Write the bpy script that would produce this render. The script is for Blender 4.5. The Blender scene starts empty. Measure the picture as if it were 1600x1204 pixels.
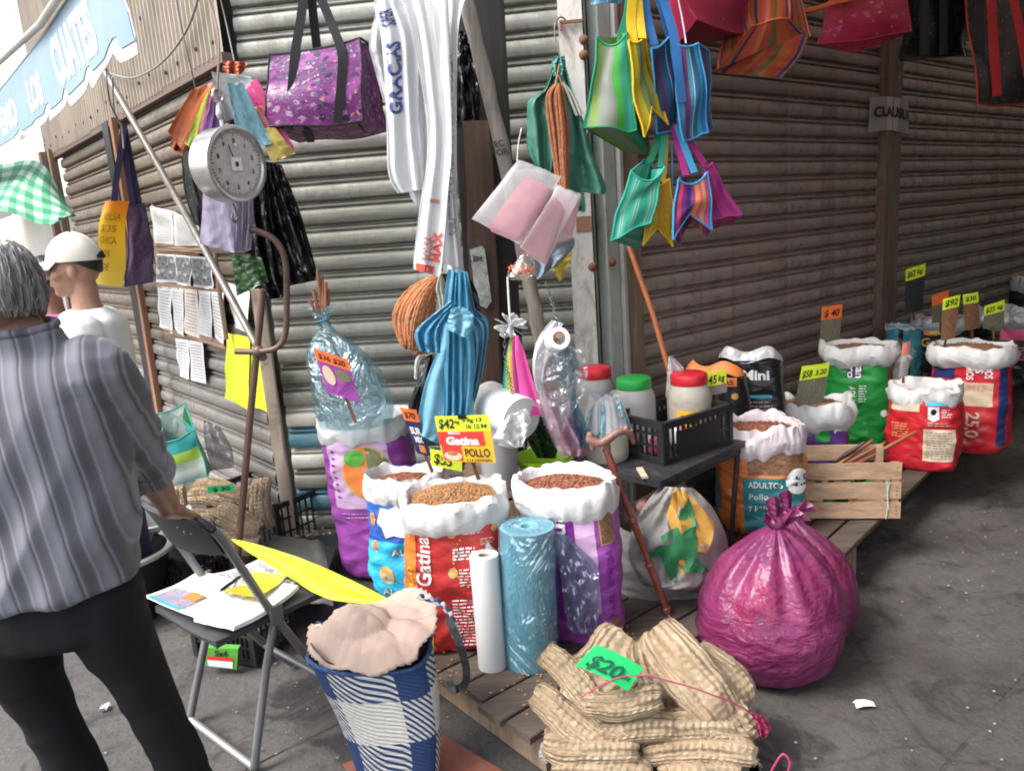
import bpy, bmesh, math, random
from mathutils import Vector, Matrix, noise
random.seed(7)
SC = bpy.context.scene
COL = SC.collection
R_ = math.radians
PI = math.pi
V = Vector

FPX, CX, CY = 1200.0, 800.0, 602.0
PITCH, ROLL, EYE = R_(11.75), R_(4.07), 1.55
CF = V((0, math.cos(PITCH), -math.sin(PITCH)))
_u = V((0, math.sin(PITCH), math.cos(PITCH)))
CR = math.cos(ROLL) * V((1, 0, 0)) - math.sin(ROLL) * _u
CU = math.sin(ROLL) * V((1, 0, 0)) + math.cos(ROLL) * _u
CO = V((0, 0, EYE))
cam_d = bpy.data.cameras.new('camera')
cam = bpy.data.objects.new('camera', cam_d)
COL.objects.link(cam)
cam_d.sensor_width = 36.0
cam_d.sensor_fit = 'HORIZONTAL'
cam_d.lens = FPX / 1600.0 * 36.0
cam_d.clip_start, cam_d.clip_end = 0.05, 400.0
cam.matrix_world = Matrix(((CR.x, CU.x, -CF.x, CO.x), (CR.y, CU.y, -CF.y, CO.y),
                           (CR.z, CU.z, -CF.z, CO.z), (0, 0, 0, 1)))
SC.camera = cam

SUN_EL, SUN_AZ = R_(52), R_(-112)        
w = bpy.data.worlds.new("World")
SC.world = w
w.use_nodes = True
nt = w.node_tree
sky = nt.nodes.new('ShaderNodeTexSky')
sky.sky_type = 'NISHITA'
sky.sun_disc = False
sky.sun_elevation = SUN_EL
sky.sun_rotation = SUN_AZ
sky.air_density, sky.dust_density, sky.ozone_density = 1.0, 3.0, 1.0
hs = nt.nodes.new('ShaderNodeHueSaturation')
hs.inputs['Saturation'].default_value = 0.45
bg = nt.nodes['Background']
bg.inputs[1].default_value = 0.15
nt.links.new(sky.outputs[0], hs.inputs['Color'])
nt.links.new(hs.outputs[0], bg.inputs[0])
sd = bpy.data.lights.new('sun', 'SUN')
sd.energy = 1.35
sd.angle = R_(28)
sd.color = (1.0, 0.96, 0.9)
so = bpy.data.objects.new('sun', sd)
COL.objects.link(so)
_dir = V((math.sin(SUN_AZ) * math.cos(SUN_EL), math.cos(SUN_AZ) * math.cos(SUN_EL), math.sin(SUN_EL)))
so.rotation_euler = _dir.to_track_quat('Z', 'Y').to_euler()
so.location = _dir * 20
vs = SC.view_settings
vs.view_transform = 'Standard'
vs.look = 'None'
vs.exposure = 1.6
vs.gamma = 1.0
vs.use_curve_mapping = False
SC.render.engine = 'CYCLES'
SC.cycles.max_bounces = 7
SC.cycles.transparent_max_bounces = 12
SC.cycles.caustics_reflective = False
SC.cycles.caustics_refractive = False
SC.cycles.use_denoising = True
SC.cycles.filter_width = 1.9

def ray(x, y):
    return CF + CR * ((x - CX) / FPX) - CU * ((y - CY) / FPX)
def Q(x, y, d):                                   
    r = ray(x, y)
    return CO + r * (d / r.y)
def G(x, y, z=0.0):                               
    r = ray(x, y)
    return CO + r * ((z - EYE) / r.z)
def onpl(x, y, p, n):
    r = ray(x, y)
    return CO + r * ((V(p) - CO).dot(n) / r.dot(n))

DL, NL = V((-.638, .770, 0)), V((-.770, -.638, 0)) 
NL = V((.770, .638, 0))
DR, NR = V((.779, .627, 0)), V((-.627, .779, 0))
DC, NC = V((.9925, -.122, 0)), V((.122, .9925, 0))
L0 = V((-1.22, 3.88, 0))
R0 = L0 + DC * 1.66
UP = V((0, 0, 1))

def nz(p, s=1.0, o=0.0):
    return noise.noise(V((p[0] * s + o, p[1] * s + o * 1.7, p[2] * s - o)))

class MB:
    def __init__(s):
        s.v, s.f, s.uv, s.mi = [], [], [], []
    def add(s, p, uv=(0, 0)):
        s.v.append(V(p)); s.uv.append(uv)
        return len(s.v) - 1
    def face(s, *ix, mi=0):
        s.f.append(tuple(ix)); s.mi.append(mi)
    def grid(s, fn, nu, nv, mi=0, uvs=(1, 1), flip=False):
        b = len(s.v)
        for j in range(nv + 1):
            for i in range(nu + 1):
                u, v = i / nu, j / nv
                s.add(fn(u, v), (u * uvs[0], v * uvs[1]))
        for j in range(nv):
            for i in range(nu):
                a = b + j * (nu + 1) + i
                q = (a, a + 1, a + nu + 2, a + nu + 1)
                s.face(*(q[::-1] if flip else q), mi=mi)
        return s
    def shell(s, fn, nu, nv, th, mi=0, uvs=(1, 1)):
        """a sheet of real thickness th"""
        def nrm(u, v):
            e = 1e-3
            a = V(fn(min(u + e, 1), v)) - V(fn(max(u - e, 0), v))
            b = V(fn(u, min(v + e, 1))) - V(fn(u, max(v - e, 0)))
            n = a.cross(b)
            return n.normalized() if n.length > 1e-12 else V((0, -1, 0))
        b = len(s.v)
        for side in (0, 1):
            for j in range(nv + 1):
                for i in range(nu + 1):
                    u, v = i / nu, j / nv
                    s.add(V(fn(u, v)) + nrm(u, v) * (th * (side - .5)), (u * uvs[0], v * uvs[1]))
        N = (nu + 1) * (nv + 1)
        for j in range(nv):
            for i in range(nu):
                a = b + j * (nu + 1) + i
                q = (a, a + nu + 1, a + nu + 2, a + 1)
                s.face(*q, mi=mi)
                s.face(*[k + N for k in q[::-1]], mi=mi)
        edge = [b + i for i in range(nu)] + [b + j * (nu + 1) + nu for j in range(nv)] + \
               [b + nv * (nu + 1) + i for i in range(nu, 0, -1)] + [b + j * (nu + 1) for j in range(nv, 0, -1)]
        for k in range(len(edge)):
            p, q = edge[k], edge[(k + 1) % len(edge)]
            s.face(p, q, q + N, p + N, mi=mi)
        return s
    def tube(s, pts, r, n=8, caps=True, mi=0):
        pts = [V(p) for p in pts]
        rs = r if isinstance(r, (list, tuple)) else [r] * len(pts)
        b = len(s.v)
        t0 = (pts[1] - pts[0]).normalized()
        up = V((0, 0, 1)) if abs(t0.z) < .9 else V((1, 0, 0))
        nrm = (up - t0 * up.dot(t0)).normalized()
        L = 0
        for k, p in enumerate(pts):
            t = (pts[min(k + 1, len(pts) - 1)] - pts[max(k - 1, 0)])
            t = t.normalized() if t.length > 1e-9 else t0
            nrm = nrm - t * nrm.dot(t)
            nrm = nrm.normalized() if nrm.length > 1e-6 else t.orthogonal().normalized()
            bn = t.cross(nrm)
            if k: L += (p - pts[k - 1]).length
            for i in range(n):
                a = 2 * PI * i / n
                s.add(p + (nrm * math.cos(a) + bn * math.sin(a)) * rs[k], (i / n, L))
        for k in range(len(pts) - 1):
            for i in range(n):
                a, c = b + k * n + i, b + k * n + (i + 1) % n
                s.face(a, c, c + n, a + n, mi=mi)
        if caps:
            s.face(*[b + i for i in range(n)][::-1], mi=mi)
            s.face(*[b + (len(pts) - 1) * n + i for i in range(n)], mi=mi)
        return s
    def ribbon(s, pts, wdir, wid, th=.003, mi=0):
        """a flat strap along pts, wid wide along wdir"""
        pts = [V(p) for p in pts]
        wd = V(wdir).normalized()
        b = len(s.v); n = len(pts)
        for k, p in enumerate(pts):
            t = (pts[min(k + 1, n - 1)] - pts[max(k - 1, 0)]).normalized()
            ww = (wd - t * wd.dot(t))
            ww = ww.normalized() if ww.length > 1e-5 else wd
            nn = t.cross(ww).normalized()
            for a, c in ((-1, -1), (1, -1), (1, 1), (-1, 1)):
                s.add(p + ww * (wid / 2 * a) + nn * (th / 2 * c), (a * .5 + .5, k / (n - 1)))
        for k in range(n - 1):
            for i in range(4):
                a, c = b + 4 * k + i, b + 4 * k + (i + 1) % 4
                s.face(a, c, c + 4, a + 4, mi=mi)
        s.face(b + 3, b + 2, b + 1, b, mi=mi)
        s.face(*[b + 4 * (n - 1) + i for i in range(4)], mi=mi)
        return s
    def box(s, c, x, y, z, mi=0):
        """centre and three half-axis vectors"""
        c, x, y, z = V(c), V(x), V(y), V(z)
        b = len(s.v)
        for k in (-1, 1):
            for j in (-1, 1):
                for i in (-1, 1):
                    s.add(c + x * i + y * j + z * k, ((i + 1) / 2, (k + 1) / 2))
        for q in ((0, 2, 3, 1), (4, 5, 7, 6), (0, 1, 5, 4), (2, 6, 7, 3), (0, 4, 6, 2), (1, 3, 7, 5)):
            s.face(*[b + i for i in q], mi=mi)
        return s
    def beam(s, p, q, wd, w_, t_, mi=0):
        p, q = V(p), V(q)
        ax = (q - p) / 2
        a = ax.normalized()
        wv = V(wd) - a * V(wd).dot(a); wv.normalize()
        tv = a.cross(wv).normalized()
        return s.box((p + q) / 2, wv * (w_ / 2), tv * (t_ / 2), ax, mi=mi)
    def lathe(s, prof, c, ax=UP, n=24, mi=0, sx=1.0):
        """prof: list of (radius, height along ax)"""
        ax = V(ax).normalized()
        a = ax.orthogonal().normalized() if abs(ax.z) < .999 else V((1, 0, 0))
        bb = ax.cross(a)
        c = V(c); b = len(s.v)
        for k, (r, h) in enumerate(prof):
            for i in range(n + 1):
                t = 2 * PI * i / n
                s.add(c + ax * h + (a * math.cos(t) * sx + bb * math.sin(t)) * r, (i / n, k / max(1, len(prof) - 1)))
        m = n + 1
        for k in range(len(prof) - 1):
            for i in range(n):
                p = b + k * m + i
                s.face(p, p + 1, p + m + 1, p + m, mi=mi)
        return s
    def poly(s, pts, th, nrm, mi=0):
        """flat outline of thickness th"""
        pts = [V(p) for p in pts]; nn = V(nrm).normalized() * (th / 2)
        b = len(s.v); n = len(pts)
        for sg in (-1, 1):
            for p in pts: s.add(p + nn * sg)
        s.face(*[b + i for i in range(n)][::-1], mi=mi)
        s.face(*[b + n + i for i in range(n)], mi=mi)
        for i in range(n):
            j = (i + 1) % n
            s.face(b + i, b + j, b + n + j, b + n + i, mi=mi)
        return s
    def mesh(s, name, org=V((0, 0, 0)), smooth=True, ang=45):
        me = bpy.data.meshes.new(name)
        me.from_pydata([tuple(p - org) for p in s.v], [], s.f)
        uvl = me.uv_layers.new(name='UVMap')
        li = [0] * len(me.loops)
        me.loops.foreach_get('vertex_index', li)
        uvl.data.foreach_set('uv', [c for i in li for c in s.uv[i]])
        me.polygons.foreach_set('material_index', s.mi)
        if smooth:
            me.shade_smooth()
            me.set_sharp_from_angle(angle=R_(ang))
        me.validate()
        return me
    def build(s, name, mat, parent=None, smooth=True, ang=45, kind=None, label=None):
        org = ORG.get(parent.name, V((0, 0, 0))) if parent else V((0, 0, 0))
        me = s.mesh(name, org, smooth, ang)
        for m in (mat if isinstance(mat, (list, tuple)) else [mat]):
            me.materials.append(m)
        return link(name, me, parent, kind, label)

ORG = {}
def link(name, me, parent=None, kind=None, label=None):
    o = bpy.data.objects.new(name, me)
    COL.objects.link(o)
    if parent:
        o.parent = parent
        ORG[o.name] = ORG.get(parent.name, V((0, 0, 0)))
    if kind: o['kind'] = kind
    if label: o['label'] = label
    return o

def thing(name, label, cat, loc=(0, 0, 0), group=None, kind=None):
    o = bpy.data.objects.new(name, None)
    o.empty_display_size = .1
    o.location = loc
    COL.objects.link(o)
    ORG[o.name] = V(loc)
    o['label'] = label; o['category'] = cat
    if group: o['group'] = group
    if kind: o['kind'] = kind
    return o

def tag(o, label, cat, group=None):
    o['label'] = label; o['category'] = cat
    if group: o['group'] = group
    me = o.data
    xs = [v.co for v in me.vertices]
    if xs:
        c = V((sum(p.x for p in xs) / len(xs), sum(p.y for p in xs) / len(xs), min(p.z for p in xs)))
        me.transform(Matrix.Translation(-c))
        o.location = o.location + c
    return o

def dup(root, loc, rotz=0.0, label=None, scale=None):
    r = root.copy(); COL.objects.link(r)
    r.location = loc; r.rotation_euler = (0, 0, rotz)
    if scale: r.scale = scale
    if label: r['label'] = label
    for ch in list(root.children):
        c = ch.copy(); COL.objects.link(c); c.parent = r
        for g in list(ch.children):
            d = g.copy(); COL.objects.link(d); d.parent = c
    return r

def lerp(a, b, t): return a + (b - a) * t
def cat(pts, t):
    """Catmull-Rom through pts (tuples), t in 0..1"""
    n = len(pts) - 1
    x = min(max(t, 0), 1) * n
    i = min(int(x), n - 1); f = x - i
    P0, P1, P2, P3 = pts[max(i - 1, 0)], pts[i], pts[i + 1], pts[min(i + 2, n)]
    return tuple(.5 * (2 * b + (c - a) * f + (2 * a - 5 * b + 4 * c - d) * f * f + (3 * b - a - 3 * c + d) * f ** 3)
                 for a, b, c, d in zip(P0, P1, P2, P3))
def curve(pts, n):
    pts = [tuple(p) for p in pts]
    return [V(cat(pts, k / n)) for k in range(n + 1)]

def text_tris(s, size=1.0, bold=0.0, shear=0.0, align='LEFT', spacing=1.0):
    """(points2d, faces, width) for a string in Blender's built-in face, height of a capital = size"""
    cu = bpy.data.curves.new('t', 'FONT')
    cu.body = s; cu.size = size / .7; cu.offset = bold; cu.shear = shear; cu.align_x = align
    cu.space_character = spacing; cu.resolution_u = 3; cu.fill_mode = 'FRONT'
    ob = bpy.data.objects.new('t', cu)
    COL.objects.link(ob)
    dg = bpy.context.evaluated_depsgraph_get(); dg.update()
    ev = ob.evaluated_get(dg)
    me = bpy.data.meshes.new_from_object(ev)
    bm = bmesh.new(); bm.from_mesh(me)
    bmesh.ops.triangulate(bm, faces=bm.faces[:])
    bm.verts.ensure_lookup_table()
    P = [(v.co.x, v.co.y) for v in bm.verts]
    F = [tuple(v.index for v in f.verts) for f in bm.faces]
    bm.free()
    bpy.data.objects.remove(ob); bpy.data.curves.remove(cu); bpy.data.meshes.remove(me)
    wdt = max((p[0] for p in P), default=0) - min((p[0] for p in P), default=0)
    return P, F, wdt

def text_on(mb, s, fn, size, bold=0.0, shear=0.0, mi=0, align='LEFT', spacing=1.0, fit=None):
    """write s with fn(x, y) -> point of the surface; fit squeezes it to that width"""
    P, F, wd = text_tris(s, size, bold, shear, align, spacing)
    k = (fit / wd) if fit and wd else 1.0
    b = len(mb.v)
    for x, y in P: mb.add(fn(x * k, y), (x, y))
    for f in F: mb.face(*[b + i for i in f], mi=mi)

def plane_fn(o, xd, yd):
    o, xd, yd = V(o), V(xd), V(yd)
    return lambda x, y: o + xd * x + yd * y

def remesh(mb, vox, smooth=2, adapt=0.0):
    """one continuous skin over overlapping closed shapes"""
    me = mb.mesh('tmp', smooth=False)
    ob = bpy.data.objects.new('tmp', me)
    COL.objects.link(ob)
    m = ob.modifiers.new('r', 'REMESH'); m.mode = 'VOXEL'; m.voxel_size = vox; m.adaptivity = adapt
    if smooth:
        k = ob.modifiers.new('s', 'SMOOTH'); k.factor = .5; k.iterations = smooth
    dg = bpy.context.evaluated_depsgraph_get(); dg.update()
    out = bpy.data.meshes.new_from_object(ob.evaluated_get(dg))
    bpy.data.objects.remove(ob); bpy.data.meshes.remove(me)
    out.shade_smooth()
    return out

def mesh_obj(name, me, mat, parent=None, **kw):
    org = ORG.get(parent.name, V((0, 0, 0))) if parent else V((0, 0, 0))
    if org.length: me.transform(Matrix.Translation(-org))
    me.materials.clear()
    for m in (mat if isinstance(mat, (list, tuple)) else [mat]): me.materials.append(m)
    return link(name, me, parent, **kw)

def displace(me, fn):
    """move each vertex along its normal by fn(co)"""
    ns = [v.normal.copy() for v in me.vertices]
    for v, n in zip(me.vertices, ns):
        v.co += n * fn(v.co)

def ball(mb, c, rx, ry=None, rz=None, n=14, rot=None, mi=0):
    ry = ry or rx; rz = rz or rx
    c = V(c); b = len(mb.v); m = n // 2
    M = rot or Matrix.Identity(3)
    top = mb.add(c + M @ V((0, 0, rz)))
    for j in range(1, m):
        t = PI * j / m
        for i in range(n):
            a = 2 * PI * i / n
            mb.add(c + M @ V((rx * math.sin(t) * math.cos(a), ry * math.sin(t) * math.sin(a), rz * math.cos(t))), (i / n, j / m))
    bot = mb.add(c + M @ V((0, 0, -rz)))
    for i in range(n):
        mb.face(top, b + 1 + i, b + 1 + (i + 1) % n, mi=mi)
        mb.face(bot, b + 1 + (m - 2) * n + (i + 1) % n, b + 1 + (m - 2) * n + i, mi=mi)
    for j in range(m - 2):
        for i in range(n):
            a, c2 = b + 1 + j * n + i, b + 1 + j * n + (i + 1) % n
            mb.face(a, a + n, c2 + n, c2, mi=mi)

def limb(mb, pts, rs, n=14, steps=5):
    """tapering rounded limb through joints"""
    dense = curve([tuple(p) + (r,) for p, r in zip(pts, rs)], steps * (len(pts) - 1)) if False else None
    P4 = [tuple(p) + (r,) for p, r in zip(pts, rs)]
    N = steps * (len(pts) - 1)
    pr = [cat(P4, k / N) for k in range(N + 1)]
    mb.tube([p[:3] for p in pr], [p[3] for p in pr], n=n)
    ball(mb, pts[0], rs[0], n=12); ball(mb, pts[-1], rs[-1], n=12)

def nodes(name):
    m = bpy.data.materials.new(name); m.use_nodes = True
    t = m.node_tree
    return m, t, t.nodes['Principled BSDF'], t.nodes['Material Output']
def N_(t, ty, **kw):
    n = t.nodes.new(ty)
    for k, v in kw.items(): setattr(n, k, v)
    return n
def coord(t, scale=(1, 1, 1), kind='Object', rot=(0, 0, 0)):
    c = N_(t, 'ShaderNodeTexCoord'); mp = N_(t, 'ShaderNodeMapping')
    mp.inputs['Scale'].default_value = scale; mp.inputs['Rotation'].default_value = rot
    t.links.new(c.outputs[kind], mp.inputs['Vector'])
    return mp.outputs[0]
def ramp(t, fac, stops, interp='LINEAR'):
    r = N_(t, 'ShaderNodeValToRGB'); e = r.color_ramp; e.interpolation = interp
    while len(e.elements) > 1: e.elements.remove(e.elements[-1])
    for i, (p, c) in enumerate(stops):
        el = e.elements[0] if i == 0 else e.elements.new(p)
        el.position = p; el.color = (*c, 1)
    t.links.new(fac, r.inputs[0])
    return r.outputs[0]
def noise_n(t, vec, scale, detail=4, rough=.55, dist=0.0):
    n = N_(t, 'ShaderNodeTexNoise')
    n.inputs['Scale'].default_value = scale; n.inputs['Detail'].default_value = detail
    n.inputs['Roughness'].default_value = rough; n.inputs['Distortion'].default_value = dist
    t.links.new(vec, n.inputs['Vector'])
    return n.outputs['Fac']
def mixc(t, fac, a, b, mode='MIX'):
    m = N_(t, 'ShaderNodeMix', data_type='RGBA', blend_type=mode)
    for s, i in ((fac, 0), (a, 6), (b, 7)):
        if isinstance(s, (int, float)): m.inputs[i].default_value = s
        elif isinstance(s, tuple): m.inputs[i].default_value = (*s, 1)
        else: t.links.new(s, m.inputs[i])
    return m.outputs[2]
def mathn(t, op, a, b=0.0):
    m = N_(t, 'ShaderNodeMath', operation=op)
    for s, i in ((a, 0), (b, 1)):
        if isinstance(s, (int, float)): m.inputs[i].default_value = s
        else: t.links.new(s, m.inputs[i])
    return m.outputs[0]
def bumpn(t, p, h, strength, dist=.01):
    b = N_(t, 'ShaderNodeBump')
    b.inputs['Strength'].default_value = strength; b.inputs['Distance'].default_value = dist
    t.links.new(h, b.inputs['Height'])
    t.links.new(b.outputs[0], p.inputs['Normal'])
    return b
def sheerize(t, p, out, trans=0.0, clear=0.0, tcol=None):
    """thin film: some light scattered through, some straight through"""
    last = p.outputs[0]
    if trans:
        tr = N_(t, 'ShaderNodeBsdfTranslucent')
        src = p.inputs['Base Color']
        if src.is_linked: t.links.new(src.links[0].from_socket, tr.inputs[0])
        else: tr.inputs[0].default_value = src.default_value
        mx = N_(t, 'ShaderNodeMixShader'); mx.inputs[0].default_value = trans
        t.links.new(last, mx.inputs[1]); t.links.new(tr.outputs[0], mx.inputs[2]); last = mx.outputs[0]
    if clear:
        tp = N_(t, 'ShaderNodeBsdfTransparent')
        if tcol: tp.inputs[0].default_value = (*tcol, 1)
        mx = N_(t, 'ShaderNodeMixShader'); mx.inputs[0].default_value = clear
        t.links.new(last, mx.inputs[1]); t.links.new(tp.outputs[0], mx.inputs[2]); last = mx.outputs[0]
    t.links.new(last, out.inputs[0])

MC = {}
def gloss_film(name, col, fac, rough, cs, strength, tint=(1, 1, 1), milk=.0, mcol=None):
    """clear film: mostly see-through, with creased glints"""
    m, t, p, out = nodes(name); v = coord(t)
    gl = N_(t, 'ShaderNodeBsdfGlossy'); gl.inputs[0].default_value = (*col, 1); gl.inputs['Roughness'].default_value = rough
    tp = N_(t, 'ShaderNodeBsdfTransparent'); tp.inputs[0].default_value = (*tint, 1)
    n = noise_n(t, v, cs, 3, .55, 2.4); n2 = noise_n(t, v, cs * .4, 2, .5, 1.0)
    rdg = mathn(t, 'ABSOLUTE', mathn(t, 'SUBTRACT', n, .5))
    b = N_(t, 'ShaderNodeBump'); b.inputs['Strength'].default_value = strength; b.inputs['Distance'].default_value = .05
    t.links.new(mathn(t, 'ADD', mathn(t, 'MULTIPLY', rdg, -1.2), n2), b.inputs['Height']); t.links.new(b.outputs[0], gl.inputs['Normal'])
    mx = N_(t, 'ShaderNodeMixShader'); mx.inputs[0].default_value = fac
    t.links.new(tp.outputs[0], mx.inputs[1]); t.links.new(gl.outputs[0], mx.inputs[2]); last = mx.outputs[0]
    if milk:
        df = N_(t, 'ShaderNodeBsdfTranslucent'); df.inputs[0].default_value = (*(mcol or col), 1)
        m2 = N_(t, 'ShaderNodeMixShader'); m2.inputs[0].default_value = milk
        t.links.new(last, m2.inputs[1]); t.links.new(df.outputs[0], m2.inputs[2]); last = m2.outputs[0]
    t.links.new(last, out.inputs[0]); MC[name] = m
    return m
def pm(name, col, rough=.6, metal=0.0, var=.12, vs=7.0, bump=.15, bs=60.0, bd=.006, trans=0, clear=0, tcol=None, spec=.5,
       coat=0, stretch=(1, 1, 1), col2=None, dirt=None, dirt_amt=.4, crinkle=0.0, cs=14.0, sheen=0.0, ow=0.0):
    """general worn surface: colour varies softly, some dirt, fine relief; crinkle adds film-like creases"""
    if name in MC: return MC[name]
    m, t, p, out = nodes(name)
    v = coord(t, stretch)
    n1 = noise_n(t, v, vs, 5, .6)
    if ow:
        oi = N_(t, 'ShaderNodeObjectInfo')
        n1 = mathn(t, 'ADD', n1, mathn(t, 'MULTIPLY', mathn(t, 'SUBTRACT', oi.outputs['Random'], .5), ow))
    lo = tuple(c * (1 - var) for c in col); hi = tuple(min(1, c * (1 + var)) for c in (col2 or col))
    c = ramp(t, n1, [(.3, lo), (.7, hi)])
    if dirt:
        n2 = noise_n(t, v, vs * 2.3, 8, .7, .6)
        f = ramp(t, n2, [(.48, (0, 0, 0)), (.68, (dirt_amt,) * 3)])
        c = mixc(t, f, c, dirt)
    t.links.new(c, p.inputs['Base Color'])
    p.inputs['Roughness'].default_value = rough
    p.inputs['Metallic'].default_value = metal
    p.inputs['Specular IOR Level'].default_value = spec
    p.inputs['Coat Weight'].default_value = coat
    p.inputs['Sheen Weight'].default_value = sheen
    h = noise_n(t, v, bs, 4, .6)
    if crinkle:
        vo = N_(t, 'ShaderNodeTexVoronoi', feature='F1', distance='EUCLIDEAN')
        vo.inputs['Scale'].default_value = cs
        n3 = noise_n(t, v, cs * .35, 3, .5, 1.2)
        dv = mixc(t, .12, v, n3)
        t.links.new(dv, vo.inputs['Vector'])
        h = mathn(t, 'ADD', mathn(t, 'MULTIPLY', vo.outputs['Distance'], crinkle * 2.0), mathn(t, 'ADD', mathn(t, 'MULTIPLY', n3, crinkle * 3.0), mathn(t, 'MULTIPLY', h, .15)))
    bumpn(t, p, h, min(1, bump + crinkle * .5), bd if not crinkle else .02)
    if trans or clear: sheerize(t, p, out, trans, clear, tcol)
    MC[name] = m
    return m

def striped(name, stops, rough=.5, axis='u', rep=1.0, bump=.25, wob=.01, trans=.12, weave=240.0, interp='CONSTANT'):
    """stripes that run along a sheet (UV), as woven or printed"""
    if name in MC: return MC[name]
    m, t, p, out = nodes(name)
    uv = coord(t, (1, 1, 1), 'UV')
    sx = N_(t, 'ShaderNodeSeparateXYZ'); t.links.new(uv, sx.inputs[0])
    a = sx.outputs[0 if axis == 'u' else 1]
    n = noise_n(t, uv, 5, 3)
    a = mathn(t, 'ADD', mathn(t, 'MULTIPLY', a, rep), mathn(t, 'MULTIPLY', mathn(t, 'SUBTRACT', n, .5), wob))
    a = mathn(t, 'FRACT', a)
    c = ramp(t, a, stops, interp)
    f = noise_n(t, uv, 40, 5, .7)
    c = mixc(t, 1.0, c, ramp(t, f, [(.3, (.8, .8, .8)), (.7, (1, 1, 1))]), 'MULTIPLY')
    t.links.new(c, p.inputs['Base Color'])
    p.inputs['Roughness'].default_value = rough
    wv = N_(t, 'ShaderNodeTexWave', bands_direction='Y'); wv.inputs['Scale'].default_value = weave / 6
    t.links.new(uv, wv.inputs['Vector'])
    h = mathn(t, 'ADD', mathn(t, 'MULTIPLY', wv.outputs['Fac'], .3), noise_n(t, uv, 9, 5, .6, .5))
    bumpn(t, p, h, bump, .006)
    if trans: sheerize(t, p, out, trans)
    MC[name] = m
    return m

def spots(name, base, cols, scale=14.0, rough=.45, uv=True, trans=.1, base2=None):
    """printed all-over flower / dot pattern"""
    if name in MC: return MC[name]
    m, t, p, out = nodes(name)
    v = coord(t, (1, 1, 1), 'UV' if uv else 'Object')
    c = ramp(t, noise_n(t, v, scale * .35, 4, .6, .8), [(.35, base), (.65, base2 or base)])
    for k, (col, th, sc) in enumerate(cols):
        vo = N_(t, 'ShaderNodeTexVoronoi', feature='SMOOTH_F1'); vo.inputs['Scale'].default_value = scale * sc
        vo.inputs['Smoothness'].default_value = .15
        mp = coord(t, (1, 1, 1), 'UV' if uv else 'Object')
        dn = N_(t, 'ShaderNodeTexNoise'); dn.inputs['Scale'].default_value = scale * 2
        t.links.new(mp, dn.inputs['Vector'])
        vv = mixc(t, .075, mp, dn.outputs['Color'])
        ad = N_(t, 'ShaderNodeVectorMath', operation='ADD'); ad.inputs[1].default_value = (k * 3.7, k * 1.9, 0)
        t.links.new(vv, ad.inputs[0]); t.links.new(ad.outputs[0], vo.inputs['Vector'])
        f = ramp(t, vo.outputs['Distance'], [(th, (1, 1, 1)), (th + .05, (0, 0, 0))])
        c = mixc(t, f, c, col)
    t.links.new(c, p.inputs['Base Color'])
    p.inputs['Roughness'].default_value = rough
    bumpn(t, p, noise_n(t, v, 6, 6, .65, .6), .4, .01)
    if trans: sheerize(t, p, out, trans)
    MC[name] = m
    return m

def wood(name, col, col2, axis=2, rough=.75, sc=1.0, dark=(.03, .02, .015), knots=.25, ow=.5):
    if name in MC: return MC[name]
    m, t, p, out = nodes(name)
    s = [22 * sc] * 3; s[axis] = 1.4 * sc
    v = coord(t, tuple(s))
    oi = N_(t, 'ShaderNodeObjectInfo')
    ad = N_(t, 'ShaderNodeVectorMath', operation='ADD'); t.links.new(v, ad.inputs[0])
    cb = N_(t, 'ShaderNodeCombineXYZ'); r7 = mathn(t, 'MULTIPLY', oi.outputs['Random'], 31.0)
    for i in range(3): t.links.new(r7, cb.inputs[i])
    t.links.new(cb.outputs[0], ad.inputs[1]); v = ad.outputs[0]
    g = noise_n(t, v, 1.6, 8, .7, .4)
    g2 = mathn(t, 'ADD', g, mathn(t, 'MULTIPLY', mathn(t, 'SUBTRACT', oi.outputs['Random'], .5), ow * .3))
    c = ramp(t, g2, [(.28, tuple(x * .6 for x in col)), (.5, col), (.72, col2)])
    v2 = coord(t, (3, 3, 3))
    f = ramp(t, noise_n(t, v2, 1.2, 8, .75, .5), [(.52, (0, 0, 0)), (.72, (knots,) * 3)])
    c = mixc(t, f, c, dark)
    t.links.new(c, p.inputs['Base Color']); p.inputs['Roughness'].default_value = rough
    bumpn(t, p, g, .4, .006)
    MC[name] = m
    return m

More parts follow.
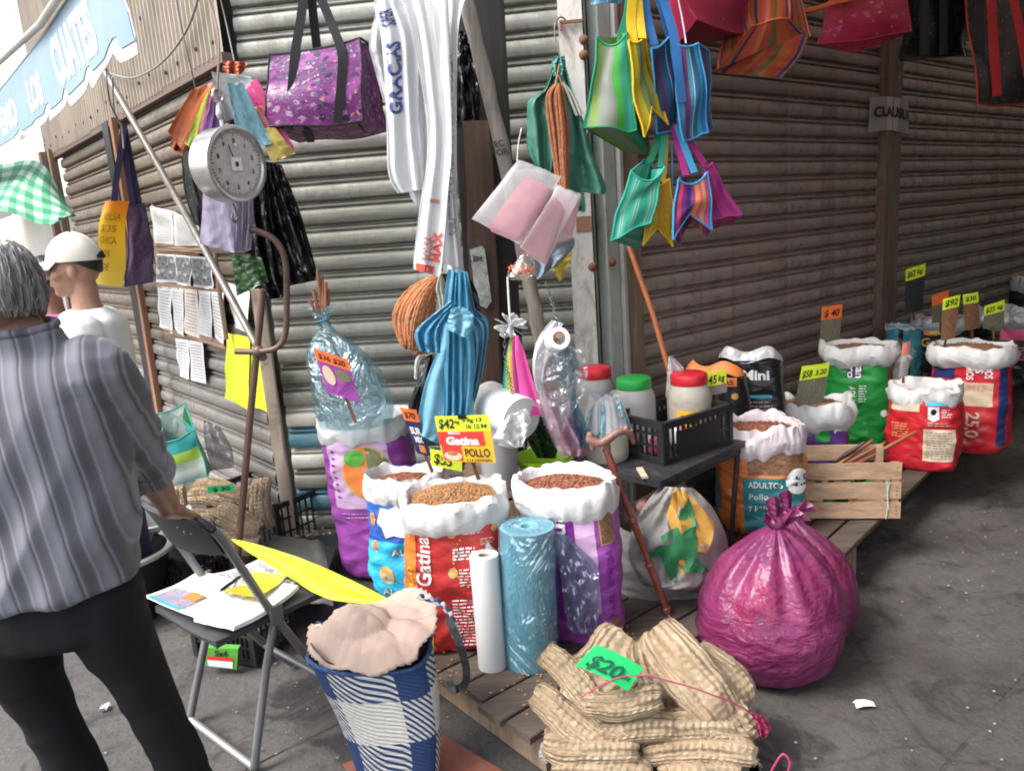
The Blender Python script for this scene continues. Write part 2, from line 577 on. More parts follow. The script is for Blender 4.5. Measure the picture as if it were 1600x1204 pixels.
def concrete(name, a, b, stain, sc=1.0, rough=.85):
    m, t, p, out = nodes(name)
    v = coord(t, (sc,) * 3)
    n1 = noise_n(t, v, 1.1, 8, .62, .4); n2 = noise_n(t, v, 9, 8, .7); n3 = noise_n(t, v, 60, 6, .75)
    oi = N_(t, 'ShaderNodeObjectInfo')
    n1 = mathn(t, 'ADD', n1, mathn(t, 'MULTIPLY', mathn(t, 'SUBTRACT', oi.outputs['Random'], .5), .12))
    c = ramp(t, n1, [(.32, a), (.68, b)])
    c = mixc(t, ramp(t, n2, [(.5, (0, 0, 0)), (.7, (.75,) * 3)]), c, stain)
    n5 = noise_n(t, v, 2.6, 6, .7, 1.2)
    c = mixc(t, ramp(t, n5, [(.54, (0, 0, 0)), (.62, (.8,) * 3)]), c, tuple(x * .8 for x in stain))
    vo = N_(t, 'ShaderNodeTexVoronoi'); vo.inputs['Scale'].default_value = 7
    t.links.new(v, vo.inputs['Vector'])
    c = mixc(t, ramp(t, vo.outputs['Distance'], [(.03, (.7,) * 3), (.085, (0, 0, 0))]), c, tuple(x * .35 for x in a))
    c = mixc(t, 1.0, c, ramp(t, n3, [(.3, (.7,) * 3), (.7, (1.2,) * 3)]), 'MULTIPLY')
    t.links.new(c, p.inputs['Base Color'])
    t.links.new(ramp(t, n1, [(.35, (.55,) * 3), (.6, (rough,) * 3)]), p.inputs['Roughness'])
    vc = N_(t, 'ShaderNodeTexVoronoi', feature='DISTANCE_TO_EDGE'); vc.inputs['Scale'].default_value = .9
    t.links.new(mixc(t, .16, v, noise_n(t, v, 3, 5, .7)), vc.inputs['Vector'])
    c = mixc(t, ramp(t, vc.outputs['Distance'], [(.001, (.5,) * 3), (.005, (0, 0, 0))]), c, (.02, .018, .017)); t.links.new(c, p.inputs['Base Color'])
    h = mathn(t, 'ADD', mathn(t, 'MULTIPLY', n2, .5), mathn(t, 'MULTIPLY', n3, .35))
    bumpn(t, p, h, .8, .02)
    return m
M_conc = concrete('worn_concrete', (.068, .061, .057), (.122, .113, .106), (.034, .031, .029))
M_dirt = concrete('joint_dirt', (.05, .045, .04), (.09, .08, .07), (.03, .027, .025))
M_wallp = pm('dirty_plaster', (.3, .28, .25), .9, vs=2, bump=.3, bs=20, dirt=(.1, .09, .08))
M_palep = pm('pale_plaster', (.72, .68, .62), .9, vs=1.5, bump=.2, bs=12)

mb = MB()
mb.grid(lambda u, v: V((-60 + 120 * u, -50 + 120 * v, -.016)), 4, 4)
g = mb.build('ground', M_dirt, smooth=False); g['kind'] = 'structure'

pav = thing('pavement', 'worn grey concrete street slabs with dark stains and joints', 'pavement', R0 * 1.0, kind='structure')
SL, SWD = 4.4, 1.42
for i in range(-3, 4):
    for j in range(-6, 4):
        s0, d0 = -.9 + i * SL, .43 + j * SWD
        c = R0 + DR * (s0 + SL / 2) - NR * (d0 + SWD / 2)
        if c.y < -3 or c.length > 13: continue
        mb = MB()
        def fs(u, v, s0=s0, d0=d0):
            g_ = .006
            p = R0 + DR * (s0 + g_ + (SL - 2 * g_) * u) - NR * (d0 + g_ + (SWD - 2 * g_) * v)
            p.z = .007 * nz(p, 1.7, 3) + .003 * nz(p, 9) - .005
            e = min(u, 1 - u, v, 1 - v)
            if e < .01: p.z -= .010
            return p
        nU, nV = 60, 20
        mb.grid(fs, nU, nV)
        mb.build('slab', M_conc, pav)
mb = MB()
mb.grid(lambda u, v: G(535, 1197).lerp(G(672, 1139), u).lerp(G(600, 1300).lerp(G(800, 1215), u), v) + V((0, 0, .008)), 6, 6)
mb.build('painted_band', pm('red_paint', (.24, .075, .045), .8, vs=14, dirt=(.14, .11, .1), dirt_amt=.8, bump=.3), pav)

bld = thing('market_building', 'low market building with closed roller shutters on three fronts', 'building', L0)
def wall(name, a, b, z0, z1, th, nrm, mat, par):
    mb = MB()
    a, b = V(a), V(b)
    m_ = (a + b) / 2 + V(nrm) * (th / 2) + UP * ((z0 + z1) / 2)
    mb.box(m_, (b - a) / 2, V(nrm) * (th / 2), UP * ((z1 - z0) / 2))
    return mb.build(name, mat, par, smooth=False)
wall('wall', L0 + NL * .1, L0 + DL * 4.25 + NL * .1, 0, 4.4, .2, NL, M_wallp, bld)
wall('wall', L0 + NC * .1, R0 + NC * .1, 0, 4.4, .2, NC, M_wallp, bld)
wall('wall', R0 + NR * .1, R0 + DR * 12 + NR * .1, 0, 4.4, .2, NR, M_wallp, bld)
mb = MB()
mb.poly([L0 + UP * 4.45, R0 + UP * 4.45, R0 + DR * 12 + UP * 4.45, R0 + DR * 9 + NR * 6 + UP * 4.45, L0 + DL * 4.25 + NL * 4 + UP * 4.45, L0 + DL * 4.25 + UP * 4.45], .12, UP)
mb.build('roof', M_wallp, bld, smooth=False)

PROF = [(0, -.010), (.004, .008), (.010, .0165), (.022, .0205), (.040, .0215), (.058, .0195), (.070, .015), (.076, .006), (.079, -.009), (.083, -.009), (.085, .002), (.090, .0065), (.097, .006), (.101, .0), (.103, -.010), (.1115, -.010)]
PITCHZ = .112
def slat_mat(name, a, b, rough, metal, dirt, dirt_amt=.6, grey=None):
    m, t, p, out = nodes(name)
    v = coord(t, (1, 1, 1)); vs_ = coord(t, (1.2, 1.2, 14))
    oi = N_(t, 'ShaderNodeObjectInfo')
    n1 = mathn(t, 'ADD', noise_n(t, vs_, 2.2, 7, .65, .3), mathn(t, 'MULTIPLY', mathn(t, 'SUBTRACT', oi.outputs['Random'], .5), .28))
    c = ramp(t, n1, [(.3, a), (.7, b)])
    n2 = noise_n(t, v, 9, 9, .72, .8)
    ad = mathn(t, 'ADD', n2, mathn(t, 'MULTIPLY', mathn(t, 'SUBTRACT', oi.outputs['Random'], .5), .1))
    c = mixc(t, ramp(t, ad, [(.5, (0, 0, 0)), (.66, (dirt_amt,) * 3)]), c, dirt)
    n3 = noise_n(t, coord(t, (60, 60, 4)), 1.5, 5, .7)
    c = mixc(t, ramp(t, n3, [(.58, (0, 0, 0)), (.74, (.35,) * 3)]), c, tuple(x * .5 for x in dirt))
    t.links.new(c, p.inputs['Base Color'])
    p.inputs['Metallic'].default_value = metal
    t.links.new(ramp(t, n2, [(.35, (rough - .12,) * 3), (.65, (min(1, rough + .2),) * 3)]), p.inputs['Roughness'])
    bumpn(t, p, mathn(t, 'ADD', n2, mathn(t, 'MULTIPLY', noise_n(t, v, 120, 3), .3)), .22, .004)
    return m
M_slC = slat_mat('slat_grey', (.195, .195, .165), (.34, .335, .295), .42, .35, (.12, .115, .095), .5)
M_slCt = slat_mat('slat_teal', (.06, .16, .2), (.1, .24, .29), .5, .15, (.2, .2, .18), .5)
M_slCw = slat_mat('slat_cream', (.48, .46, .40), (.62, .6, .54), .45, .2, (.2, .18, .15), .4)
M_slR = slat_mat('slat_brown', (.28, .222, .195), (.39, .315, .28), .5, .15, (.075, .06, .055), .55)
M_slR2 = slat_mat('slat_drab', (.25, .222, .198), (.36, .325, .29), .5, .2, (.07, .062, .055), .6)
M_slL = slat_mat('slat_tan', (.17, .132, .102), (.28, .228, .18), .45, .2, (.11, .085, .065), .5)
M_slL2 = slat_mat('slat_silver', (.31, .29, .265), (.47, .445, .41), .34, .55, (.19, .15, .12), .55)
M_galv = pm('galvanised', (.3, .3, .29), .5, .5, dirt=(.12, .1, .08), dirt_amt=.5)

def shutter(label, o, d, n, length, count, mats, pick, z0=.045):
    o = V(o); root = thing('roller_shutter', label, 'shutter', o, group='closed roller shutters of the market building')
    mb = MB(); seg = max(2, int(length / .35)); k = len(PROF)
    for i in range(seg + 1):
        for j, (z, f) in enumerate(PROF):
            p = o + V(d) * (length * i / seg) - V(n) * f + UP * z
            mb.add(p, (length * i / seg, z * 5))
    for i in range(seg):
        for j in range(k - 1):
            a = i * k + j
            mb.face(a, a + k, a + k + 1, a + 1)
    me = mb.mesh('slat', o, True, 30)
    for m in mats: me.materials.append(m)
    meshes = [me]
    for m in mats[1:]:
        c = me.copy(); c.materials.clear(); c.materials.append(m); meshes.append(c)
    rnd = random.Random(len(label))
    for i in range(count):
        ob = link('slat', meshes[pick(i)], root)
        ob.location = V(n) * rnd.uniform(-.001, .003) + UP * (z0 + i * PITCHZ) 
        ob.rotation_euler = (0, 0, rnd.uniform(-.0006, .0006))
    mb = MB(); mb.box(o + V(d) * (length / 2) - V(n) * .014 + UP * (z0 / 2 + .003), V(d) * (length / 2), V(n) * .012, UP * (z0 / 2 - .002))
    mb.build('bottom_rail', M_galv, root, smooth=False)
    return root
shutter('silvery grey shutter on the short corner front, behind the hanging bags', L0 + DC * .05, DC, NC, 1.52, 26, [M_slC, M_slCt, M_slCw],
        lambda i: {1: 1, 2: 0, 3: 2, 4: 1, 5: 2, 0: 0}.get(i, 0))
shutter('brown and silver shutter with notices taped on, left of the corner', L0 + DL * .10, DL, NL, 1.92, 21, [M_slL, M_slL2], lambda i: 1 if i < 8 else 0)
shutter('brown shutter farthest along the street, behind the man in a cap', L0 + DL * 2.2, DL, NL, 1.66, 21, [M_slL, M_slL2], lambda i: 1 if i < 6 else 0)
shutter('dusty brown shutter between the white pillar and the wooden post', R0 + DR * .27, DR, NR, 2.5, 26, [M_slR, M_slR2], lambda i: 0)
shutter('drab dark shutter right of the wooden post with the paper seal', R0 + DR * 3.04, DR, NR, 2.75, 26, [M_slR2], lambda i: 0)
shutter('dark shutter deepest in the covered alley, right edge of the photo', R0 + DR * 6.05, DR, NR, 2.75, 26, [M_slR2], lambda i: 0)

M_fas = pm('tan_sheet_metal', (.36, .30, .235), .55, .1, var=.16, vs=2.0, dirt=(.17, .12, .085), dirt_amt=.6, bump=.2, bs=30, stretch=(1, 1, .35), ow=.25)
fas = thing('fascia', 'tan ribbed metal fascia with screws above the left shutters', 'fascia', L0 + UP * 2.42)
s0 = -.06
for i, wd in enumerate((.86, .86, .86, .86, .82)):
    mb = MB(); npt = int(wd / .058); ribs = []
    for r in range(npt):
        b = s0 + wd * r / npt; q = wd / npt
        ribs += [(b, .0), (b + q * .55, .0), (b + q * .7, .016), (b + q * .88, .016)]
    ribs.append((s0 + wd, 0))
    off = .004 * (i % 2)
    zt = [2.415 - .012 * (i % 2), 3.0, 4.4]
    for z in zt:
        for s, f in ribs:
            mb.add(L0 + DL * s - NL * (.05 + f + off) + UP * z, (s, z))
    k = len(ribs)
    for a in range(2):
        for b in range(k - 1):
            q = a * k + b
            mb.face(q, q + 1, q + 1 + k, q + k)
    mb.build('panel', M_fas, fas, ang=20)
    s0 += wd - .006
mb = MB()
rn = random.Random(4)
for i in range(18):
    for z in (2.5, 2.83):
        p = L0 + DL * (.02 + i * .24 + rn.uniform(-.03, .03)) - NL * .066 + UP * (z + rn.uniform(-.03, .03))
        mb.lathe([(0, .008), (.009, .006), (.012, 0)], p, -NL, 8)
mb.build('screw_heads', pm('rusty_screw', (.05, .035, .03), .7, .4), fas, kind='stuff')
mb = MB(); mb.box(L0 + DL * 2.1 + UP * 2.40 - NL * .03, DL * 2.16, NL * .03, UP * .022)
mb.build('edge_rail', pm('brown_rail', (.14, .09, .065), .6), fas, smooth=False)

M_tim = wood('old_timber', (.22, .15, .10), (.34, .25, .18))
M_timp = wood('pale_timber', (.50, .41, .30), (.62, .53, .41), dark=(.10, .06, .04), knots=.9)
M_timo = wood('orange_timber', (.27, .13, .075), (.40, .22, .13))
M_char = wood('charred_timber', (.03, .024, .022), (.075, .05, .042), knots=.5)
M_grayw = wood('grey_driftwood', (.24, .205, .175), (.36, .31, .265), sc=1.6)
M_white = pm('chipped_white_paint', (.66, .65, .60), .55, var=.1, vs=5, dirt=(.27, .17, .11), dirt_amt=.75, bump=.3, bs=40, stretch=(1, 1, .5))
M_palegreen = pm('pale_green_paint', (.42, .455, .41), .6, var=.1, vs=5, dirt=(.2, .18, .15), dirt_amt=.6, bump=.3, bs=40, stretch=(1, 1, .5))
M_rust = pm('rust', (.2, .085, .045), .8, vs=20, bump=.4)

def post_beam(name, label, p, q, wd, w_, t_, mat, cat='post', extra=None):
    root = thing(name, label, cat, p)
    mb = MB(); P0, P1 = V(p), V(q); N = 10
    a = (P1 - P0).normalized(); wv = (V(wd) - a * V(wd).dot(a)).normalized(); tv = a.cross(wv)
    for k in range(N + 1):
        c = P0.lerp(P1, k / N) + wv * .006 * nz(P0 + a * k * .4, 1.5, 2)
        for (i, j) in ((-1, -1), (-.8, -1), (.8, -1), (1, -.8), (1, 1), (-1, 1), (-1, -.8)):
            kk = 1 + .05 * nz((k * .7, i * 3, j * 3), 1.0)
            mb.add(c + wv * (w_ / 2 * i * kk) + tv * (t_ / 2 * j * kk), (i, k / N))
    for k in range(N):
        for i in range(7):
            mb.face(k * 7 + i, k * 7 + (i + 1) % 7, (k + 1) * 7 + (i + 1) % 7, (k + 1) * 7 + i)
    mb.face(*range(7)); mb.face(*[N * 7 + i for i in range(7)])
    mb.build('timber', mat, root, ang=30)
    return root
b0 = L0 + DL * 2.11 - NL * .05
post_beam('shutter_post', 'dark steel post between the two street shutters, behind the dark tote', b0 + NL * .02, b0 + NL * .02 + UP * 2.42, DL, .15, .07, pm('dark_steel', (.03, .028, .03), .5, .3))
post_beam('wooden_lath', 'orange brown wooden lath leaning beside the dark post, left of the notices', onpl(256, 690, L0 - NL * .12, NL), onpl(176, 185, L0 - NL * .09, NL), DL, .06, .035, M_timo)
post_beam('end_post', 'pale wooden post at the far end of the street shutters', L0 + DL * 3.93 - NL * .06, L0 + DL * 3.93 - NL * .06 + UP * 2.45, DL, .07, .06, M_tim)
post_beam('end_post', 'brown wooden post beside the green gingham cloth', L0 + DL * 4.12 - NL * .08, L0 + DL * 4.12 - NL * .08 + UP * 2.45, DL, .10, .08, M_tim)
post_beam('wooden_plank', 'pale splintered plank leaning at the corner by the yellow posters', Q(456, 838, 3.76), Q(402, 452, 3.62), V((1, 0, 0)), .058, .03, M_timp)

pil = thing('corner_pillar', 'white painted boxed pillar with rust at the corner between the shutters', 'pillar', R0)
def board(a, b, z0, z1, nrm, th, mat, name='board'):
    mb = MB(); a, b = V(a), V(b); N = 8; nn = V(nrm)
    for k in range(N + 1):
        z = z0 + (z1 - z0) * k / N
        for p, o_ in ((a, 0), (a, th), (b, th), (b, 0)):
            mb.add(p - nn * (o_ + .002 * nz((a.x, k * .6, o_ * 40), 2)) + UP * z + (b - a) * .01 * nz((k * .5, a.x * 9, 1), 1), (o_ * 10, k / N))
    for k in range(N):
        for i in range(4):
            mb.face(k * 4 + i, k * 4 + (i + 1) % 4, k * 4 + 4 + (i + 1) % 4, k * 4 + 4 + i)
    mb.face(0, 1, 2, 3); mb.face(*[N * 4 + i for i in (3, 2, 1, 0)])
    mb.build(name, mat, pil, ang=30)
c0 = L0 + DC * 1.555
board(c0, c0 + DC * .105, 0, 2.95, NC, .075, M_white)
board(c0 + DC * .112, R0 + DR * .02, 0, 2.95, NC, .05, M_palegreen)
board(R0 + DR * .03, R0 + DR * .105, 0, 2.95, NR, .065, M_palegreen)
board(R0 + DR * .112, R0 + DR * .132, 0, 2.95, NR, .09, pm('pale_steel', (.5, .49, .46), .45, .3), 'channel')
board(R0 + DR * .14, R0 + DR * .262, 0, 2.95, NR, .07, M_tim, 'post')
mb = MB()
for (x, y) in ((926, 417), (956, 410), (912, 62), (912, 86)):
    mb.lathe([(0, .012), (.012, .011), (.017, .006), (.022, 0)], onpl(x, y, R0 - NR * .07 if x > 940 else c0 - NC * .077, NR if x > 940 else NC), -NC, 10)
mb.build('bolt', M_rust, pil)
mb = MB(); mb.box(onpl(912, 350, c0 - NC * .077, NC), DC * .034, NC * .0015, UP * .035)
mb.build('tape_patch', pm('brown_tape', (.33, .17, .09), .4), pil, smooth=False)
mb = MB(); p = onpl(893, 34, c0 - NC * .09, NC)
mb.box(p, DC * .05, NC * .008, UP * .006); mb.box(p + DC * -.045 - UP * .012, DC * .006, NC * .008, UP * .02)
mb.build('bracket', M_rust, pil, smooth=False)

pb = R0 + DR * 2.9 - NR * .0
pr = thing('door_post', 'brown wooden post between the two brown shutters, carrying a paper seal', 'post', pb)
mb = MB(); 
for a, b, th, mt in ((-.125, -.035, .07, 0), (-.028, .125, .055, 1)):
    mb.box(pb + DR * (a + b) / 2 - NR * th / 2 + UP * 1.5, DR * (b - a) / 2, NR * th / 2, UP * 1.5, mi=mt)
mb.build('timber', [wood('brown_timber', (.19, .13, .10), (.28, .2, .155), knots=.6), wood('drab_timber', (.17, .14, .12), (.24, .2, .175), knots=.6)], pr, smooth=False)
sl = thing('paper_seal', 'creased clear film seal reading CLAUSUR taped round the wooden post', 'seal', onpl(1380, 183, pb - NR * .08, NR))
def sfn(u, v):
    p = pb + DR * (-.30 + .59 * u) - NR * (.078 - .05 * abs(2 * u - 1) ** 3 + .006 * math.sin(9 * u + 2 * v)) + UP * (1.985 + .215 * v + .012 * math.sin(5 * u))
    return p
mb = MB(); mb.shell(sfn, 20, 6, .0015)
mb.build('film', pm('cloudy_film', (.62, .6, .6), .3, clear=.62, crinkle=.3, cs=25), sl)
mb = MB()
for u0, u1 in ((.27, .40), (.42, .55)):
    mb.shell(lambda u, v, a=u0, b=u1: sfn(a + (b - a) * u, v) - NR * .003, 4, 4, .0008)
mb.build('tape', pm('film_tape', (.75, .73, .7), .35, clear=.55), sl)
mb = MB(); text_on(mb, 'CLAUSURA', lambda x, y: sfn(.04 + x / .59, .42 + y / .215) - NR * .006, .062, .004, fit=.56)
mb.build('lettering', pm('black_ink', (.015, .015, .016), .5, var=.05), sl, smooth=False)

op = thing('added_opposite_building', 'unseen plastered building across the covered alley, added to block skylight from the right', 'building', R0 - NR * 4.2)  # out of view, added to keep skylight off the right side
wall('wall', R0 - NR * 4.2 + DR * -.2, R0 - NR * 4.2 + DR * 12, 0, 4.6, -.3, NR, M_wallp, op)
wall('wall', R0 + DR * 12.1 - NR * 4.3, R0 + DR * 12.1 + NR * .3, 0, 4.6, .3, DR, M_wallp, op)
M_tarp = pm('dark_tarpaulin', (.47, .42, .385), .6, vs=2, bump=.3, bs=9, trans=.7)
can = thing('canopy', 'dark unseen tarpaulin over the covered alley, front strip added to shade the foreground', 'canopy', R0 + UP * 2.9)
for a, b in ((-2.6, .15), (.1, 2.6), (2.55, 5.2), (5.15, 8.6), (8.55, 12.0)):  # first strip is out of view, added to shade the right foreground
    mb = MB()
    mb.shell(lambda u, v: R0 + DR * (a + (b - a) * u) - NR * (lerp(1.25 if a < 0 else -.12, 4.15, v)) + UP * (3.05 - .16 * math.sin(PI * u) * math.sin(PI * v) - .12 * v + .02 * nz((u * 4, v * 6, a), 1)), 14, 16, .004)
    mb.build('tarpaulin', M_tarp, can)

far = thing('market_stall', 'pale washed-out stall with white wall at the far end of the street', 'stall', L0 + DL * 4.5)
wall('wall', L0 + DL * 4.3 + NL * .1, L0 + DL * 9 + NL * .1, 0, 2.1, .2, NL, M_palep, far)
mb = MB(); mb.shell(lambda u, v: L0 + DL * (4.2 + 3.0 * u) - NL * (.0 + 1.6 * v) + UP * (2.75 - .35 * v + .03 * math.sin(u * 12 + v * 3)), 16, 8, .004)
mb.build('awning', pm('white_tarp', (.85, .85, .83), .6, trans=.4), far)
fb = thing('street_building', 'pale beige building closing the far end of the street', 'building', L0 + DL * 13)
wall('wall', L0 + DL * 14 - NL * 9, L0 + DL * 14 + NL * 1, 0, 2.6, .3, DL, M_palep, fb)
M_glass = pm('dark_glass', (.04, .05, .06), .1)
for k in range(4):
    mb = MB(); mb.box(L0 + DL * 13.985 - NL * (1.2 + 1.9 * k) + UP * 1.5, NL * .5, DL * .01, UP * .45)
    mb.build('window', M_glass, fb, smooth=False)
m_, t_, p_, o_ = nodes('green_gingham')
uv = coord(t_, (1, 1, 1), 'UV'); sx = N_(t_, 'ShaderNodeSeparateXYZ'); t_.links.new(uv, sx.inputs[0])
fx = mathn(t_, 'GREATER_THAN', mathn(t_, 'FRACT', mathn(t_, 'MULTIPLY', sx.outputs[0], 7)), .5)
fy = mathn(t_, 'GREATER_THAN', mathn(t_, 'FRACT', mathn(t_, 'MULTIPLY', sx.outputs[1], 5)), .5)
cc = ramp(t_, mathn(t_, 'MULTIPLY', mathn(t_, 'ADD', fx, fy), .5), [(0, (.58, .70, .62)), (.5, (.15, .44, .27)), (1, (.03, .28, .13))], 'LINEAR')
t_.links.new(cc, p_.inputs['Base Color']); p_.inputs['Roughness'].default_value = .6
sheerize(t_, p_, o_, .35)
gc = thing('gingham_awning', 'green and white gingham cloth awning at the far left', 'awning', L0 + DL * 4.4 - NL * .6)
gp = L0 + DL * 4.6 - NL * .5
def gfn(u, v):
    T = [(-30, 262), (40, 250), (88, 268), (108, 338)]
    B = [(-30, 330), (20, 330), (55, 352), (100, 340)]
    a, b = cat(T, u), cat(B, u)
    x, y = lerp(a[0], b[0], v), lerp(a[1], b[1], v)
    return onpl(x, y, gp - NL * (.35 * v), NL) + NL * .04 * math.sin(7 * u + 3 * v)
mb = MB(); mb.shell(gfn, 20, 10, .003); mb.build('cloth', m_, gc)

ban_o = L0 - NL * .75
BF = lambda x, y: onpl(x, y, ban_o, NL)
ban = thing('shop_banner', 'light blue cloth banner with white letters LOS CUATES and ragged white lower edge', 'banner', BF(120, 100))
out = [(-140, 250), (0, 143), (76, 48), (112, -8), (160, -40), (190, -12), (203, 20), (212, 56), (216, 84), (204, 92), (190, 98), (183, 92), (178, 83), (170, 98), (165, 106), (160, 113), (146, 138), (142, 132), (140, 124), (135, 140), (128, 150), (112, 166), (108, 160), (107, 153), (102, 165), (97, 172), (79, 188), (77, 178), (72, 190), (60, 200), (40, 212), (35, 208), (30, 220), (10, 235), (0, 246), (-60, 290), (-140, 345)]
mb = MB()
mb.poly([BF(x, y) for x, y in out], .004, NL)
mb.build('cloth', pm('white_canvas', (.86, .88, .9), .8, trans=.25, vs=2, var=.05), ban, smooth=False)
blue = [(-140, 252), (0, 145), (77, 50), (113, -6), (160, -37), (189, -10), (202, 20), (211, 56), (214, 64), (203, 70), (192, 76), (188, 72), (185, 57), (178, 60), (172, 72), (165, 92), (158, 100), (146, 112), (143, 102), (137, 106), (133, 125), (122, 136), (108, 150), (106, 138), (102, 138), (99, 155), (88, 166), (80, 172), (78, 160), (73, 164), (70, 178), (56, 187), (52, 194), (36, 205), (32, 202), (22, 216), (8, 224), (-10, 236), (-140, 330)]
mb = MB(); mb.poly([BF(x, y) - NL * .0045 for x, y in blue], .003, NL)
m_, t_, p_, o_ = nodes('sky_blue_print')
v_ = coord(t_); c_ = ramp(t_, noise_n(t_, v_, 2.2, 4, .5, .5), [(.3, (.27, .39, .48)), (.7, (.37, .49, .58))])
t_.links.new(c_, p_.inputs['Base Color']); p_.inputs['Roughness'].default_value = .75; sheerize(t_, p_, o_, .25)
mb.build('printed_field', m_, ban, smooth=False)
M_wl = pm('white_paint_letter', (.88, .9, .9), .7, var=.03)
def aff(bl, br, tl, txt, bold=.0):
    o, a, b = BF(*bl) - NL * .008, BF(*br) - NL * .008, BF(*tl) - NL * .008
    mb = MB(); P, F, wd = text_tris(txt, 1.0, .06, 0)
    x0 = min(p[0] for p in P)
    for x, y in P: mb.add(o + (a - o) * ((x - x0) / wd) + (b - o) * y)
    for f in F: mb.face(*f)
    mb.build('lettering', M_wl, ban, smooth=False, label='painted word ' + txt)
aff((96, 134), (158, 74), (79, 70), 'CUATES')
aff((52, 175), (72, 157), (43, 131), 'LOS')
aff((8, 212), (32, 190), (0, 176), 'EMO')
mb = MB(); mb.tube([BF(-140, 249), BF(0, 142), BF(76, 47), BF(112, -9)], .01, 6); mb.build('top_cord', pm('grey_cord', (.4, .4, .4), .7), ban)
bb = thing('banner_frame', 'thin galvanised frame holding the blue banner above the street', 'frame', BF(112, -9))
mb = MB(); mb.tube([BF(-180, 262) - NL * .03, BF(76, 40) - NL * .03, BF(115, -16) - NL * .03, BF(140, -60) - NL * .03], .014, 8); mb.build('rail', pm('beige_canvas', (.55, .52, .47), .8), bb)

M_rim = pm('white_woven_liner', (.76, .76, .75), .55, vs=3, var=.06, bump=.2, bs=160, crinkle=.6, cs=11, trans=.15, dirt=(.5, .47, .42), dirt_amt=.35)
M_rimg = pm('grey_foil_liner', (.50, .50, .52), .35, .25, vs=3, var=.1, crinkle=.6, cs=18)
M_kib = pm('kibble_tan', (.36, .19, .085), .85, var=.35, vs=60, bump=.5, bs=160)
M_kibr = pm('kibble_red', (.27, .105, .055), .85, var=.35, vs=60, bump=.5, bs=160)
M_kibd = pm('kibble_dark', (.25, .12, .065), .85, var=.3, vs=60, bump=.5, bs=160)
def plas(name, col, rough=.38, var=.1):
    return pm(name, col, rough, var=var, vs=4, bump=.15, bs=25, crinkle=.5, cs=9, coat=.15, stretch=(1, 1, 2.2))
M_purple = plas('purple_sack_film', (.30, .06, .33)); M_purpleD = plas('deep_purple_print', (.17, .02, .22))
M_lilac = plas('lilac_print', (.55, .36, .55)); M_red = plas('red_sack_film', (.50, .035, .035))
M_orange = plas('orange_sack_film', (.62, .17, .03)); M_yellow = plas('yellow_print', (.72, .47, .03))
M_blue = plas('blue_sack_film', (.03, .11, .42)); M_cyan = plas('cyan_print', (.04, .42, .68))
M_green = plas('green_sack_film', (.015, .26, .045)); M_blackf = plas('black_sack_film', (.012, .012, .014), .3)
M_whitep = pm('white_print', (.75, .75, .73), .5, var=.04); M_teal = plas('teal_print', (.03, .20, .22))
M_cream = pm('cream_print', (.62, .50, .36), .5, var=.06); M_brown = spots('fur_print', (.16, .075, .035), [((.33, .19, .10), .22, .9), ((.05, .02, .012), .2, 1.4)], 16, trans=0, base2=(.26, .14, .075))
M_pink = plas('pink_print', (.75, .09, .22)); M_violet = plas('violet_print', (.14, .06, .28)); M_cyandk = plas('turquoise_print', (.05, .30, .38))
M_ink = MC['black_ink']; M_oran = pm('bright_orange_print', (.80, .22, .05), .5, var=.05); M_gold = pm('gold_print', (.62, .38, .12), .5)
M_navy = plas('navy_print', (.02, .03, .12)); M_fgreen = pm('leaf_green_print', (.10, .36, .05), .5)
M_peas = spots('pea_print', (.10, .16, .04), [((.42, .38, .25), .25, 1), ((.22, .30, .10), .25, 1.5)], 55, trans=0, base2=(.2, .14, .07))

